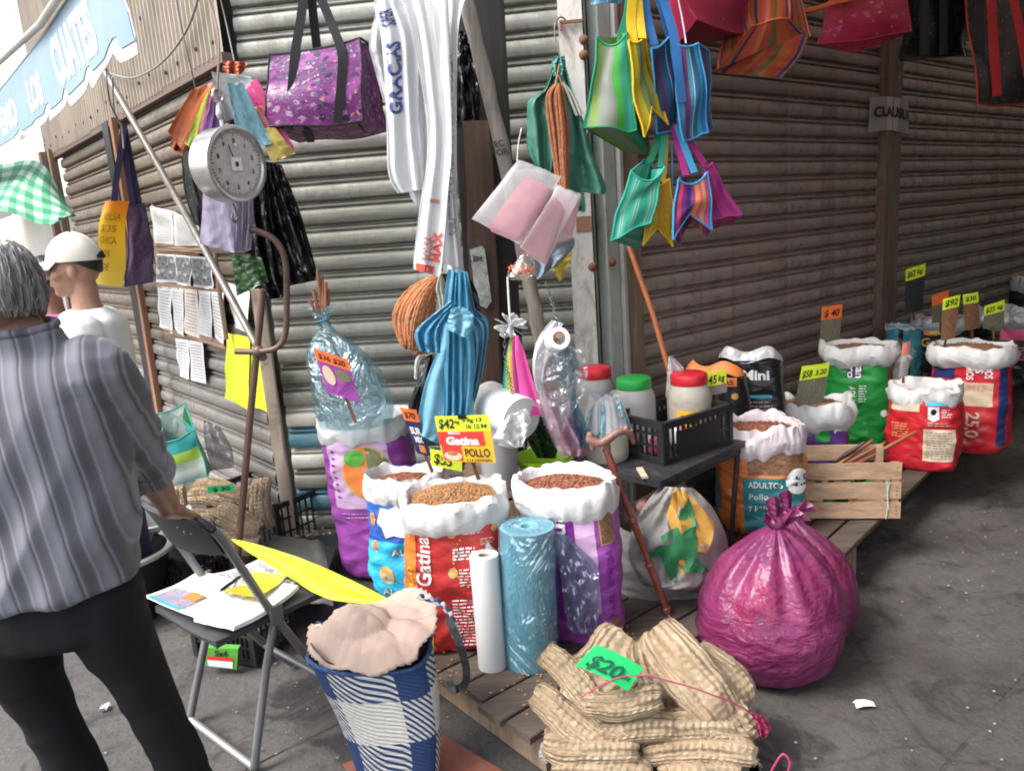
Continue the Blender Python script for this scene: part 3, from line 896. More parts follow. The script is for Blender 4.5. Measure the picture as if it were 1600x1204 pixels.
class Sack:
    """a standing filled sack; surface point S(x, z): x metres round the girth from the middle of the face, z metres up"""
    def __init__(s, base, yaw, w, d, h, seed=1, lean=(0, 0), bulge=.08, nexp=3.0, crease=.009, slump=0.0):
        s.b, s.w, s.d, s.h, s.seed, s.lean, s.bulge, s.n, s.cr, s.sl = V(base), w, d, h, seed, lean, bulge, nexp, crease, slump
        s.M = Matrix.Rotation(yaw, 3, 'Z')
        T = []; N = 240
        for k in range(N + 1):
            a = -PI / 2 - PI + 2 * PI * k / N          
            T.append(s.sec(a))
        L = [0]
        for k in range(N): L.append(L[-1] + (T[k + 1] - T[k]).length)
        s.T, s.L, s.P = T, L, L[-1]
    def sec(s, a):
        c, q = math.cos(a), math.sin(a); e = 2 / s.n
        return V((s.w / 2 * math.copysign(abs(c) ** e, c), s.d / 2 * math.copysign(abs(q) ** e, q), 0))
    def arc(s, f):
        """f in -.5...5 round the girth"""
        x = (f + .5) * s.P
        lo, hi = 0, len(s.L) - 1
        while hi - lo > 1:
            m = (lo + hi) // 2
            if s.L[m] <= x: lo = m
            else: hi = m
        k = (x - s.L[lo]) / max(1e-9, s.L[hi] - s.L[lo])
        return s.T[lo].lerp(s.T[hi], k)
    def S(s, x, z, off=0.0):
        f = x / s.P; f = (f + .5) % 1 - .5
        c = s.arc(f); v = min(max(z / s.h, 0), 1)
        g = 1 + s.bulge * math.sin(PI * min(1, v * 1.05)) - .14 * max(0, 1 - v / .10) ** 2
        n = V((c.x / (s.w / 2) ** 2, c.y / (s.d / 2) ** 2, 0)).normalized()
        a = f * 2 * PI
        q = V((math.cos(a) * 1.6, math.sin(a) * 1.6, s.seed * 7.3))
        cz = z * 34 + 2.4 * noise.noise(q * 1.3 + V((0, 0, z * 5)))
        fold = (abs(noise.noise(V((q.x * .8, q.y * .8, cz * .42 + s.seed)))) + .5 * abs(noise.noise(V((q.x * 1.6, q.y * 1.6, cz * .9 + s.seed + 9))))) * (1.3 - .75 * v)
        soft = noise.noise(V((q.x, q.y, z * 6 + s.seed)))
        p = c * g + n * (-s.cr * 2.0 * (.35 - fold) + .014 * soft + off)
        p.z = z
        p.x += s.lean[0] * v * v; p.y += s.lean[1] * v * v
        return s.b + s.M @ p
    def top(s):
        return s.b + s.M @ V((s.lean[0], s.lean[1], s.h))

def add_sack(sk, label, mat, prints=(), rim=.10, rim_mat=None, fill=None, fill_drop=.05, pellets=500, flare=.02, name='feed_sack', peak=.05, cat_='sack', rimjag=1.0, rimz=.02, group='open feed sacks'):
    root = thing(name, label, cat_, sk.b, group=group)
    mb = MB()
    mb.grid(lambda u, v: sk.S((u - .5) * sk.P * .99999, v * sk.h), 84, 44)
    b = len(mb.v); mb.add(sk.b + UP * .002)
    for i in range(84): mb.face(i + 1, i, b)
    mb.build('body', mat, root, ang=80)
    sd = sk.seed
    if rim:
        def ring(f, k):
            x = (f - .5) * sk.P
            a = f * 2 * PI
            jag = (abs(noise.noise(V((math.cos(a) * 2.4 + k * .25, math.sin(a) * 2.4, k * .5 + sd)))) - .2) * .027 * rimjag
            cr = (abs(noise.noise(V((math.cos(a) * 6, math.sin(a) * 6, k * .9 + sd * 2)))) - .2) * .011 * rimjag
            hem = (.022 * noise.noise(V((math.cos(a) * 1.3, math.sin(a) * 1.3, sd * 3))) + .012 * noise.noise(V((math.cos(a) * 4, math.sin(a) * 4, sd * 5)))) * rimjag
            prof = [(.004, -rim + hem), (flare * .75 + .002, -rim * .72 + hem), (flare * .95, -rim * .38), (flare * .72, -.014),
                    (flare * .38, rimz - .010), (.0, rimz - .008), (-.008, rimz - .022), (-.016, -.03), (-.022, -fill_drop - .01), (-.03, -fill_drop - .035)]
            o, dz = prof[k]
            wgt = (0.1, .35, .7, .9, .8, .6, .5, .5, .3, .2)[k]
            q = sk.S(x, sk.h, o + (jag + cr) * wgt)
            q.z = sk.b.z + sk.h + dz + (.5 * jag + hem) * (1 if 2 < k < 7 else .2)
            return q
        mb = MB()
        nr = 10
        RN = 120
        for k in range(nr):
            for i in range(RN + 1): mb.add(ring(i / RN, k), (i / RN * 3, k / 9))
        for k in range(nr - 1):
            for i in range(RN):
                a = k * (RN + 1) + i
                mb.face(a, a + 1, a + RN + 2, a + RN + 1)
        mb.build('rolled_rim', rim_mat or M_rim, root, ang=52)
    if fill:
        rnd = random.Random(sd)
        def fz(f, r):
            x = (f - .5) * sk.P
            q = sk.S(x, sk.h, -.02); c = sk.top()
            p = c.lerp(q, r); 
            p.z = sk.b.z + sk.h - fill_drop + peak * (1 - r ** 1.7) + .006 * nz(p, 25)
            return p
        mb = MB()
        mb.grid(lambda u, v: fz(u, v), 40, 9, flip=True)
        mb.build('feed_mound', fill, root)
        if pellets:
            mb = MB()
            for i in range(pellets):
                f, r = rnd.random(), math.sqrt(rnd.random()) * .98
                p = fz(f, r) + UP * .003
                ax = V((rnd.uniform(-1, 1), rnd.uniform(-1, 1), rnd.uniform(-.4, .4))).normalized()
                bx = ax.orthogonal().normalized(); cx = ax.cross(bx)
                L, W_ = rnd.uniform(.005, .0075), rnd.uniform(.0032, .0045)
                b = len(mb.v)
                for q in (ax * L, bx * W_, cx * W_, -bx * W_, -cx * W_, -ax * L): mb.add(p + q, (rnd.random(), 0))
                for t in range(4):
                    mb.face(b, b + 1 + t, b + 1 + (t + 1) % 4); mb.face(b + 5, b + 1 + (t + 1) % 4, b + 1 + t)
            mb.build('kibble', fill, root, smooth=False, kind='stuff')
    for pr in prints: pr(sk, root)
    return root

def pr_rect(x0, x1, z0, z1, mat, name='print', off=.0025, r=0.0, n=None):
    def f(sk, root):
        mb = MB()
        nu = max(4, int(abs(x1 - x0) / .014)); nv = max(4, int(abs(z1 - z0) / .012))
        mb.grid(lambda u, v: sk.S(lerp(x0, x1, u), lerp(z0, z1, v), off), nu, nv)
        mb.build(name, mat, root)
    return f
def pr_disc(x, z, rx, rz, mat, name='print', off=.0035, a0=0, a1=2 * PI):
    def f(sk, root):
        mb = MB()
        mb.grid(lambda u, v: sk.S(x + rx * v * math.cos(a0 + (a1 - a0) * u), z + rz * v * math.sin(a0 + (a1 - a0) * u), off), 28, 6)
        mb.build(name, mat, root)
    return f
def pr_poly(pts, mat, name='print', off=.004):
    def f(sk, root):
        bm = bmesh.new(); vs_ = [bm.verts.new((p[0], p[1], 0)) for p in pts]; bm.faces.new(vs_)
        bmesh.ops.triangulate(bm, faces=bm.faces[:])
        for _ in range(3):
            ed = [e for e in bm.edges if e.calc_length() > .02]
            if ed: bmesh.ops.subdivide_edges(bm, edges=ed, cuts=1)
        bmesh.ops.triangulate(bm, faces=bm.faces[:])
        mb = MB()
        for i, v in enumerate(bm.verts): v.index = i; mb.add(sk.S(v.co.x, v.co.y, off))
        for fa in bm.faces: mb.face(*[v.index for v in fa.verts])
        bm.free(); mb.build(name, mat, root)
    return f
def pr_text(s, x, z, size, mat, vert=0, bold=.02, shear=0, off=.0055, fit=None, spacing=1.0):
    """vert 0 level, 1 reads upward, -1 reads downward"""
    def f(sk, root):
        P, F, wd = text_tris(s, size, bold * size, shear, spacing=spacing)
        k = fit / wd if fit and wd else 1
        mb = MB()
        for a, b in P:
            a *= k
            X, Z = (x + a, z + b) if vert == 0 else ((x - b, z + a) if vert == 1 else (x + b, z - a))
            mb.add(sk.S(X, Z, off))
        for t in F: mb.face(*t)
        mb.build('lettering', mat, root, smooth=False)
    return f
def pr_lines(x0, x1, z0, z1, n, mat, seed=1, vert=False, hgt=.36):
    """small print: rows of word-length dashes"""
    def f(sk, root):
        rn = random.Random(seed); mb = MB()
        for r in range(n):
            zc = lerp(z1, z0, (r + .5) / n); hh = abs(z1 - z0) / n * hgt / 2
            x = x0
            end = x1 - rn.uniform(0, .3) * abs(x1 - x0)
            while x < end:
                w_ = min(rn.uniform(.008, .026), end - x)
                q = [(x, zc - hh), (x + w_, zc - hh), (x + w_, zc + hh), (x, zc + hh)]
                b = len(mb.v)
                for a_, b_ in q: mb.add(sk.S(a_, b_, .005))
                mb.face(b, b + 1, b + 2, b + 3); x += w_ + .005
        mb.build('small_print', mat, root, smooth=False)
    return f

ZD = .15
def gy(x, y, z, back): 
    p = G(x, y, z); d = V((p.x, p.y, 0)).normalized()
    return p + d * back

sk1 = Sack(gy(730, 1022, ZD, .13), R_(4), .335, .25, .53, seed=1, bulge=.05)
add_sack(sk1, 'red sack of tan kibble with orange edge, under the yellow price card', M_red, [
    pr_rect(-.21, -.135, .02, .52, M_orange, 'orange_band'), pr_rect(-.21, -.10, .02, .15, M_yellow, 'yellow_band', .003),
    pr_text('Gatina', -.088, .255, .045, M_whitep, 1, .03, .12, fit=.17), pr_text('POLLO', -.150, .20, .018, M_yellow, 1, .02, fit=.12),
    pr_disc(-.012, .435, .015, .017, M_gold), pr_disc(-.018, .30, .015, .017, M_gold), pr_disc(.125, .435, .011, .013, M_gold),
    pr_lines(.02, .10, .425, .45, 3, M_whitep, 2), pr_lines(-.015, .06, .34, .385, 4, M_whitep, 3, hgt=.6), pr_lines(.0, .06, .25, .315, 6, M_whitep, 4),
    pr_lines(-.03, .11, .03, .205, 15, M_whitep, 5), pr_lines(.075, .125, .385, .41, 3, M_cream, 6),
    pr_poly([(.062, .345), (.075, .375), (.085, .37), (.098, .40), (.108, .372), (.13, .355), (.112, .345), (.118, .32), (.096, .337), (.075, .325)], M_whitep, 'cat_drawing'),
] + [pr_disc(-.01 + .085 * math.cos(a) * 1.05 + .085, .335 + .105 * math.sin(a), .0032, .0036, M_gold, 'dot', .004) for a in [PI * .75 + .16 * k for k in range(14)]],
    rim=.095, fill=M_kib, pellets=1500, flare=.022, fill_drop=.02, peak=.045)

sk2 = Sack(gy(654, 945, .12, .13), R_(-14), .30, .22, .50, seed=2)
add_sack(sk2, 'blue sack with cyan lower half, behind and left of the red sack', M_blue, [
    pr_rect(-.2, .2, .015, .26, M_cyan, 'cyan_band'), pr_text('CROQUETA', -.11, .435, .022, M_whitep, 0, .02, fit=.16),
    pr_disc(-.105, .35, .014, .026, M_oran), pr_disc(-.105, .235, .012, .026, M_oran), pr_text('AL', -.035, .205, .028, M_whitep, 0, .03, .1), pr_disc(-.065, .12, .032, .04, M_gold),
    pr_poly([(-.065, .40), (-.03, .395), (.0, .41), (.06, .40), (.07, .30), (.03, .285), (-.02, .29), (-.055, .275), (-.065, .32), (-.08, .34)], M_whitep, 'white_flower'),
    pr_text('Al', -.10, .03, .03, M_whitep, 0, .03, .2),
], rim=.10, fill=M_kibr, pellets=350, flare=.02, fill_drop=.035, peak=.03)

sk3 = Sack(gy(905, 1012, ZD, .13), R_(-14), .315, .24, .55, seed=3, bulge=.04, lean=(-.015, 0))
add_sack(sk3, 'purple and orange sack of reddish kibble, behind the blue plastic roll', M_purple, [
    pr_rect(-.18, -.075, .28, .53, M_orange, 'orange_panel'), pr_rect(-.055, .03, .1, .53, M_purpleD, 'dark_band'),
    pr_text('Nut', .005, .33, .055, M_whitep, 1, .04, fit=.14), pr_rect(.035, .10, .12, .50, M_lilac, 'lilac_panel'),
    pr_rect(.115, .165, .36, .50, M_gold, 'seed_picture'), pr_text('y kcal exactas', .147, .10, .028, M_purpleD, 1, .02, fit=.24),
    pr_rect(.10, .17, .01, .09, M_brown, 'bran_picture'), pr_rect(.118, .168, .365, .495, M_brown, 'seed_grain', .0045),
], rim=.105, fill=M_kibr, pellets=900, flare=.024, fill_drop=.025, peak=.03)

sk4 = Sack(gy(606, 905, .02, .15), R_(-6), .40, .27, .735, seed=4, bulge=.03, lean=(-.03, .0))
add_sack(sk4, 'tall purple sack with a pea and carrot picture, bagged sticks in its mouth', M_purple, [
    pr_rect(-.155, .12, .34, .66, M_lilac, 'lilac_panel'), pr_disc(.02, .505, .115, .125, M_gold, 'picture_ring', .004),
    pr_disc(.02, .505, .105, .115, M_peas, 'pea_picture', .0055, -PI / 2, PI / 2), pr_disc(.02, .505, .105, .115, M_oran, 'carrot_picture', .0055, PI / 2, 1.5 * PI),
    pr_disc(-.03, .575, .045, .04, M_fgreen, 'leaf_picture', .007), pr_lines(-.13, .10, .29, .325, 2, M_lilac, 8),
    pr_lines(-.135, -.115, .38, .62, 8, M_purpleD, 9), pr_rect(.10, .15, .40, .46, pm('label_grey', (.5, .47, .45), .5), 'label', .006),
], rim=.095, fill=None, flare=.015, pellets=0)

sk5 = Sack(gy(1338, 700, .2, .14), R_(-28), .36, .24, .56, seed=5, bulge=.04)
add_sack(sk5, 'bright green sack with white lettering up its face, against the brown shutter', M_green, [
    pr_rect(-.05, .03, .40, .56, M_navy, 'navy_band'), pr_text('Biscan', -.005, .56, .04, M_whitep, -1, .04, fit=.16), pr_text('Spro', -.045, .52, .035, M_whitep, -1, .03, .15, fit=.12),
    pr_text('ADULTO', -.035, .35, .03, M_whitep, -1, .03, fit=.15), pr_lines(.012, .05, .26, .36, 7, M_whitep, 3), pr_disc(.135, .2, .015, .02, M_whitep, 'badge'), pr_rect(.16, .21, .1, .5, M_brown, 'picture_edge'),
], rim=.10, fill=M_kibd, pellets=250, flare=.03, rim_mat=M_rim, fill_drop=.02, peak=.025)

sk6 = Sack(gy(1266, 750, .2, .14), R_(-22), .34, .24, .375, seed=6)
add_sack(sk6, 'violet sack with a wide crumpled white rim, just behind the wooden crate', M_violet, [
    pr_rect(-.13, -.05, .25, .30, M_orange, 'orange_panel'), pr_rect(.02, .08, .2, .29, M_green, 'green_panel'), pr_text('pro', .1, .25, .03, M_whitep, 0, .03)],
    rim=.13, fill=M_kibd, pellets=200, flare=.04, rimjag=1.6, fill_drop=.02, peak=.03)

sk7 = Sack(gy(1440, 738, .2, .13), R_(-36), .32, .23, .42, seed=7, bulge=.07)
add_sack(sk7, 'squat red sack with two cream text panels, at the edge of the wooden deck', plas('scarlet_film', (.55, .02, .03)), [
    pr_rect(-.14, -.005, .31, .40, M_cream, 'cream_panel'), pr_rect(.015, .15, .06, .225, M_cream, 'cream_panel'), pr_lines(.025, .14, .07, .215, 11, pm('grey_print', (.25, .2, .17), .6), 4),
    pr_rect(.02, .15, .345, .40, M_cyan, 'blue_panel'), pr_rect(.03, .075, .28, .34, M_whitep, 'badge', .004), pr_lines(.085, .13, .285, .33, 4, M_whitep, 5), pr_lines(.03, .14, .24, .265, 2, M_cream, 6),
    pr_lines(-.12, -.045, .17, .25, 6, M_gold, 7), pr_disc(.0525, .315, .012, .016, M_ink, 'emblem', .006), pr_poly([(.03, .28), (.075, .28), (.0525, .265)], M_whitep, 'badge_tip')],
    rim=.085, fill=None, flare=.015, rimjag=1.3)

sk8 = Sack(gy(1510, 710, .2, .15), R_(-38), .37, .25, .555, seed=8, bulge=.03)
add_sack(sk8, 'tall red sack marked 25,0 with brown meal in its wide white mouth', MC['scarlet_film'], [
    pr_text('TODOS', .075, .52, .032, M_whitep, -1, .04, fit=.11), pr_text('LOS', .035, .52, .032, M_whitep, -1, .04, fit=.08), pr_text('PERROS', -.005, .52, .032, M_whitep, -1, .04, fit=.12),
    pr_rect(-.025, .115, .26, .385, M_cream, 'cream_label'), pr_text('25,0', .005, .23, .055, M_cream, -1, .03, fit=.135), pr_text('kg', -.005, .085, .02, M_cream, -1, .03),
    pr_lines(.0, .1, .34, .375, 3, M_oran, 3), pr_rect(.14, .19, .05, .5, M_navy, 'navy_edge'), pr_rect(-.17, -.06, .40, .53, M_navy, 'navy_panel', .003)],
    rim=.10, fill=M_kibd, pellets=150, flare=.035, fill_drop=.015, peak=.03)

sk9 = Sack(gy(1465, 640, .2, .3), R_(-34), .34, .22, .55, seed=9, nexp=2.6)
add_sack(sk9, 'black dog food sack with a gold word, behind the tall red sack', M_blackf, [
    pr_text('Ganador', -.10, .38, .055, M_gold, 0, .04, fit=.26), pr_disc(-.04, .47, .05, .02, M_oran), pr_disc(-.01, .475, .05, .014, M_yellow, off=.005)],
    rim=.09, rim_mat=M_rimg, fill=None, flare=.02)
sk10 = Sack(gy(1408, 640, .2, .28), R_(-30), .22, .18, .52, seed=10, nexp=2.4)
add_sack(sk10, 'turquoise bag with a black stripe, between the post and the black sack', M_cyandk, [pr_rect(-.03, .0, .05, .5, M_blackf, 'black_stripe'), pr_lines(.02, .08, .3, .38, 5, M_whitep, 2)],
    rim=.02, fill=None, flare=.005, rimz=.0)
sk11 = Sack(gy(1575, 610, .2, .22), R_(-40), .46, .3, .52, seed=11)
add_sack(sk11, 'black and pink sack with a silvery foil mouth at the right edge of the photo', M_blackf, [pr_rect(-.05, .2, .34, .45, M_pink, 'pink_panel'), pr_lines(-.05, .2, .2, .3, 5, M_pink, 3)],
    rim=.11, rim_mat=M_rimg, fill=None, flare=.04, rimjag=1.8)
sk12 = Sack(gy(1610, 560, .2, .5), R_(-40), .34, .24, .6, seed=12)
add_sack(sk12, 'pale foil-topped sack half out of the photo, behind the black and pink sack', M_blackf, [], rim=.12, rim_mat=M_rimg, fill=None, flare=.02)
sk13 = Sack(gy(1190, 838, .2, .13), R_(-14), .335, .24, .455, seed=13, lean=(-.01, 0))
add_sack(sk13, 'orange sack with a brown dog picture and teal panel reading ADULTOS, beside the crate', M_orange, [
    pr_rect(-.055, .17, .27, .40, M_brown, 'dog_picture'), pr_rect(-.075, .17, .02, .258, M_teal, 'teal_panel', .004), pr_text('ADULTOS', -.055, .215, .026, M_whitep, 0, .02, fit=.125),
    pr_text('Pollo', -.055, .165, .024, M_whitep, 0, .01, fit=.07), pr_text('y pescado', -.055, .12, .024, M_whitep, 0, .01, fit=.12), pr_text('1.5', .105, .22, .045, M_navy, 0, .03),
    pr_disc(.13, .24, .05, .055, M_whitep, 'white_badge', .0048), pr_rect(-.22, -.17, .1, .25, M_teal, 'teal_side')],
    rim=.12, fill=M_kibr, pellets=200, flare=.03, rimjag=1.8, fill_drop=.02, peak=.02, rim_mat=pm('pinkish_liner', (.66, .58, .6), .5, crinkle=.45, cs=14))
sk14 = Sack(gy(1385, 690, .2, .26), R_(-30), .22, .18, .44, seed=14)
add_sack(sk14, 'small brown sack with pale mouth wedged between the green and squat red sacks', M_blackf, [pr_rect(-.05, .06, .3, .4, M_whitep, 'white_panel')], rim=.06, fill=M_kibd, pellets=0, flare=.01)

M_neon = pm('neon_yellow_card', (.66, .80, .03), .6, var=.04); M_neong = pm('neon_green_card', (.02, .62, .16), .6, var=.04); M_neono = pm('neon_orange_card', (.92, .17, .03), .6, var=.04)
M_cardp = spots('printed_card', (.16, .14, .10), [((.35, .30, .2), .2, 1), ((.06, .12, .09), .22, 1.5)], 12, trans=0)
M_cardr = pm('red_card', (.66, .04, .03), .5, var=.04); M_cardy = pm('amber_card', (.80, .47, .02), .5, var=.04)
M_stick = wood('brown_stick', (.13, .055, .03), (.22, .10, .055))
M_film = pm('clear_sleeve', (.6, .62, .62), .2, clear=.75)
def price_card(label, tl, tr, br, bl, depth, foot, strip, texts, lower=None, depth2=None, foot_d=None, strip_h=.32, extra=None, stick=True, group='price cards standing in the sacks'):
    """card corners in the photograph, standing in the place at its depth; text across the neon strip"""
    d2 = depth2 or depth
    A, B, Cc, D = Q(*tl, depth), Q(*tr, d2), Q(*br, d2), Q(*bl, depth)
    F = lambda u, v: (D.lerp(Cc, u)).lerp(A.lerp(B, u), v) + nrm * .004 * math.sin(PI * u) 
    nrm = (B - A).cross(A - D).normalized()
    if nrm.y > 0: nrm = -nrm
    root = thing('price_card', label, 'price card', (A + B + Cc + D) / 4, group=group)
    H = (A - D).length; W_ = (B - A).length
    if lower:
        mb = MB(); mb.shell(lambda u, v: F(u, v * (1 - strip_h + .04)), 6, 6, .0016); mb.build('printed_card', lower, root)
    mb = MB(); mb.shell(lambda u, v: F(u, 1 - strip_h + strip_h * v) + nrm * .002, 6, 3, .0016); mb.build('neon_strip', strip, root)
    mb = MB()
    for s, u, v, sz, fit in texts:
        text_on(mb, s, lambda x, y: F(u + x / W_, v + y / H) + nrm * .0045, sz * H, .035 * sz * H, .15, fit=fit * W_)
    if texts: mb.build('lettering', M_ink, root, smooth=False)
    if extra: extra(root, lambda u, v, o=.004: F(u, v) + nrm * o, W_, H)
    if stick:
        ft = Q(*foot, foot_d or depth); mb = MB()
        tp = F(.5, .45) - nrm * .006; mb.beam(tp, tp.lerp(ft, 1.0), (1, 0, 0), .013, .004); mb.build('stick', M_stick, root, smooth=False)
    return root

def gat_extra(root, F, W_, H):
    def rect(u0, u1, v0, v1, mat, nm, o):
        mb = MB(); mb.grid(lambda u, v: F(lerp(u0, u1, u), lerp(v0, v1, v), o), 4, 4); mb.build(nm, mat, root)
    rect(0, 1, 0, .68, M_cardy, 'amber_field', .0045); rect(0, .86, .36, .66, M_cardr, 'red_field', .0058); rect(.03, .40, .03, .38, M_cardr, 'red_corner', .0058)
    mb = MB(); text_on(mb, 'Gatina', lambda x, y: F(.13 + x / W_, .39 + y / H, .0075), .16 * H, .012 * H, .1, fit=.62 * W_); mb.build('lettering', M_whitep, root, smooth=False)
    mb = MB(); text_on(mb, 'POLLO', lambda x, y: F(.45 + x / W_, .13 + y / H, .0075), .17 * H, .006 * H, 0, fit=.47 * W_); text_on(mb, 'A LA JARDINERA', lambda x, y: F(.46 + x / W_, .025 + y / H, .0075), .055 * H, .002 * H, 0, fit=.5 * W_); mb.build('lettering', M_ink, root, smooth=False)
    mb = MB(); mb.grid(lambda u, v: F(.22 + .17 * v * math.cos(2 * PI * u), .13 + .10 * v * math.sin(2 * PI * u), .007), 24, 3); mb.build('bowl_picture', M_cream, root)
    mb = MB(); mb.grid(lambda u, v: F(.22 + .10 * v * math.cos(2 * PI * u), .19 + .05 * v * math.sin(2 * PI * u), .0078), 20, 3); mb.build('food_picture', M_kib, root)
    mb = MB(); text_on(mb, 'MEZCLA', lambda x, y: F(.2 + x / W_, .615 + y / H, .0075), .05 * H, .003 * H); mb.build('lettering', M_whitep, root, smooth=False)
    mb = MB(); mb.grid(lambda u, v: F(lerp(.44, .60, u), lerp(.93, 1.04, v), .006), 3, 3); mb.build('black_tape', M_blackf, root)
price_card('yellow and red price card reading $42 above the red sack', (679, 650), (763, 647), (775, 722), (693, 719), 2.58, (750, 755), M_neon,
           [('$42', .04, .74, .2, .30), ('kg', .36, .84, .08, .09), ('5 kg 13', .50, .87, .08, .36), ('1k 12.94', .54, .73, .085, .38)], depth2=2.55, foot_d=2.6, strip_h=.34, extra=gat_extra)
price_card('low green price card reading $55 behind the yellow and red card', (672, 700), (722, 712), (722, 736), (674, 726), 2.72, (690, 750), M_neon, [('$55', .08, .2, .6, .6)], strip_h=1.0)
def navy_extra(root, F, W_, H):
    mb = MB(); text_on(mb, 'SUR', lambda x, y: F(.15 + x / W_, .46 + y / H), .14 * H, .01 * H, fit=.7 * W_); text_on(mb, 'MIX', lambda x, y: F(.25 + x / W_, .28 + y / H), .12 * H, .01 * H, fit=.55 * W_); mb.build('lettering', M_whitep, root, smooth=False)
    mb = MB(); mb.grid(lambda u, v: F(lerp(.35, .75, u), lerp(.06, .22, v)), 3, 3); mb.build('food_picture', M_oran, root)
price_card('navy card with an orange $ strip leaning behind the blue sack', (625, 636), (650, 640), (674, 712), (652, 708), 2.86, (676, 738), M_neono, [('$70', .1, .80, .13, .7)], lower=M_navy, strip_h=.27, extra=navy_extra)
def purp_extra(root, F, W_, H):
    mb = MB(); mb.grid(lambda u, v: F(.7 + .22 * v * math.cos(2 * PI * u), .55 + .13 * v * math.sin(2 * PI * u)), 16, 3); mb.build('pea_picture', M_peas, root)
    mb = MB(); mb.grid(lambda u, v: F(.25 + .18 * v * math.cos(2 * PI * u), .45 + .22 * v * math.sin(2 * PI * u)), 16, 3); mb.build('rice_picture', M_cream, root)
price_card('purple printed card with an orange strip stuck in the bagged sticks', (489, 543), (543, 561), (564, 630), (511, 612), 2.98, (556, 660), M_neono, [('$36 $20', .08, .80, .12, .8)], lower=M_purple, strip_h=.27, extra=purp_extra)
price_card('orange price strip on a leafy card standing in the green sack', (1284, 480), (1316, 475), (1312, 532), (1281, 537), 4.48, (1292, 548), M_neono, [('$ 40', .1, .72, .18, .75)], lower=M_cardp, strip_h=.36)
price_card('yellow $58 strip on a leafy card standing in the violet sack', (1253, 572), (1296, 566), (1286, 630), (1240, 640), 3.72, (1262, 648), M_neon, [('$58', .05, .73, .16, .35), ('3.20', .5, .75, .12, .42)], lower=M_cardp, strip_h=.33)
price_card('yellow $62 strip on a black card, tallest card by the post', (1415, 421), (1446, 411), (1442, 482), (1414, 490), 4.95, (1428, 500), M_neon, [('$62', .06, .80, .13, .40), ('kg', .55, .82, .1, .3)], lower=pm('black_card', (.03, .035, .04), .4), strip_h=.27)
price_card('small orange strip half hidden behind the yellow strips', (1456, 462), (1482, 453), (1482, 500), (1456, 505), 4.75, (1470, 520), M_neono, [], lower=M_cardp, strip_h=.38)
price_card('yellow strip on a brown card standing in the tall red sack', (1473, 467), (1500, 460), (1492, 528), (1470, 532), 4.02, (1474, 552), M_neon, [('$92', .1, .80, .14, .75)], lower=MC['fur_print'], strip_h=.27)
price_card('yellow strip on a dog picture card, second from the right', (1504, 460), (1528, 456), (1531, 512), (1508, 516), 4.3, (1520, 545), M_neon, [('$30', .1, .80, .12, .7)], lower=MC['fur_print'], strip_h=.28)
price_card('yellow strip reading $25, rightmost of the price cards', (1538, 478), (1569, 468), (1569, 508), (1536, 514), 4.25, (1552, 530), M_neon, [('$25', .05, .68, .2, .45), ('kg', .6, .7, .16, .3)], lower=M_cardp, strip_h=.42)
price_card('slim faded orange card standing in the squat red sack', (1410, 536), (1422, 532), (1418, 588), (1404, 590), 3.72, (1411, 598), pm('faded_orange', (.65, .2, .14), .6), [], lower=M_film, strip_h=.36)
price_card('yellow 45 card on the black bag behind the red lid jar', (1103, 582), (1134, 576), (1136, 612), (1106, 618), 3.16, (1120, 640), M_neon, [('45', .05, .50, .34, .45), ('kg', .55, .55, .25, .35)], lower=MC['grey_print'], strip_h=.6)

def drape(rows, d, folds=3.0, amp=.02, ph=0.0, d2=None, dv=0.0, jit=.006, grow=.7, seed=1.0):
    r4 = [tuple(a) + tuple(b) for a, b in rows]
    def f(u, v):
        xl, yl, xr, yr = cat(r4, v)
        x, y = lerp(xl, xr, u), lerp(yl, yr, u)
        dd = lerp(d, d if d2 is None else d2, u) + dv * v
        dd += amp * (1 - grow + grow * v) * math.sin(2 * PI * (folds * u + ph + .13 * math.sin(3.1 * v + ph * 5) + .55 * noise.noise(V((u * 2.1 + seed * 3 + ph * 9, v * 1.1, ph * 7 + folds)))))
        dd += jit * noise.noise(V((u * 5 + seed, v * 9, seed * 3.1))) + jit * 1.2 * (abs(noise.noise(V((u * 9 - v * 6 + seed, v * 5 + u * 4, seed)))) - .25)
        return Q(x, y, dd)
    return f
def film(name, col, rough=.28, trans=.3, clear=0.0, crk=.7, cs=12, var=.08, **k):
    return pm(name, col, rough, var=var, vs=3, bump=.2, bs=30, crinkle=crk, cs=cs, trans=trans, clear=clear, **k)
M_wfilm = film('white_bag_film', (.88, .89, .90), .4, .45, crk=.25, cs=9)
M_bfilm = film('black_bag_film', (.010, .010, .012), .2, .0, crk=.8, cs=10)
M_blfilm = film('blue_bag_film', (.09, .35, .54), .28, .3, crk=.4, cs=11)
M_blfilm2 = film('pale_blue_film', (.22, .50, .66), .28, .3, crk=.5, cs=11)
M_gfilm = film('green_bag_film', (.085, .27, .20), .28, .25, crk=.6, cs=11)
M_dgfilm = film('dark_green_film', (.03, .075, .025), .22, .1, crk=.6, cs=12)
M_lilf = film('lilac_film', (.46, .40, .53), .4, .3, crk=.25, cs=10)
M_clear = gloss_film('clear_film', (.85, .88, .9), .20, .14, 6, .6, milk=.13)
M_clearb = gloss_film('clear_blue_film', (.55, .82, .92), .26, .14, 6, .7, (.70, .88, .95), milk=.2)
M_milky = film('milky_film', (.76, .78, .80), .25, .35, clear=.35, crk=.4, cs=11)
M_pinkf = film('pink_film', (.74, .25, .32), .4, .3, crk=.25, cs=10)
M_wire = pm('wire', (.16, .15, .14), .4, .6)
M_rope = pm('orange_rope', (.50, .20, .085), .85, var=.3, vs=45, bump=.8, bs=140)
M_ropeb = pm('brown_rope', (.33, .12, .05), .85, var=.3, vs=45, bump=.8, bs=140)
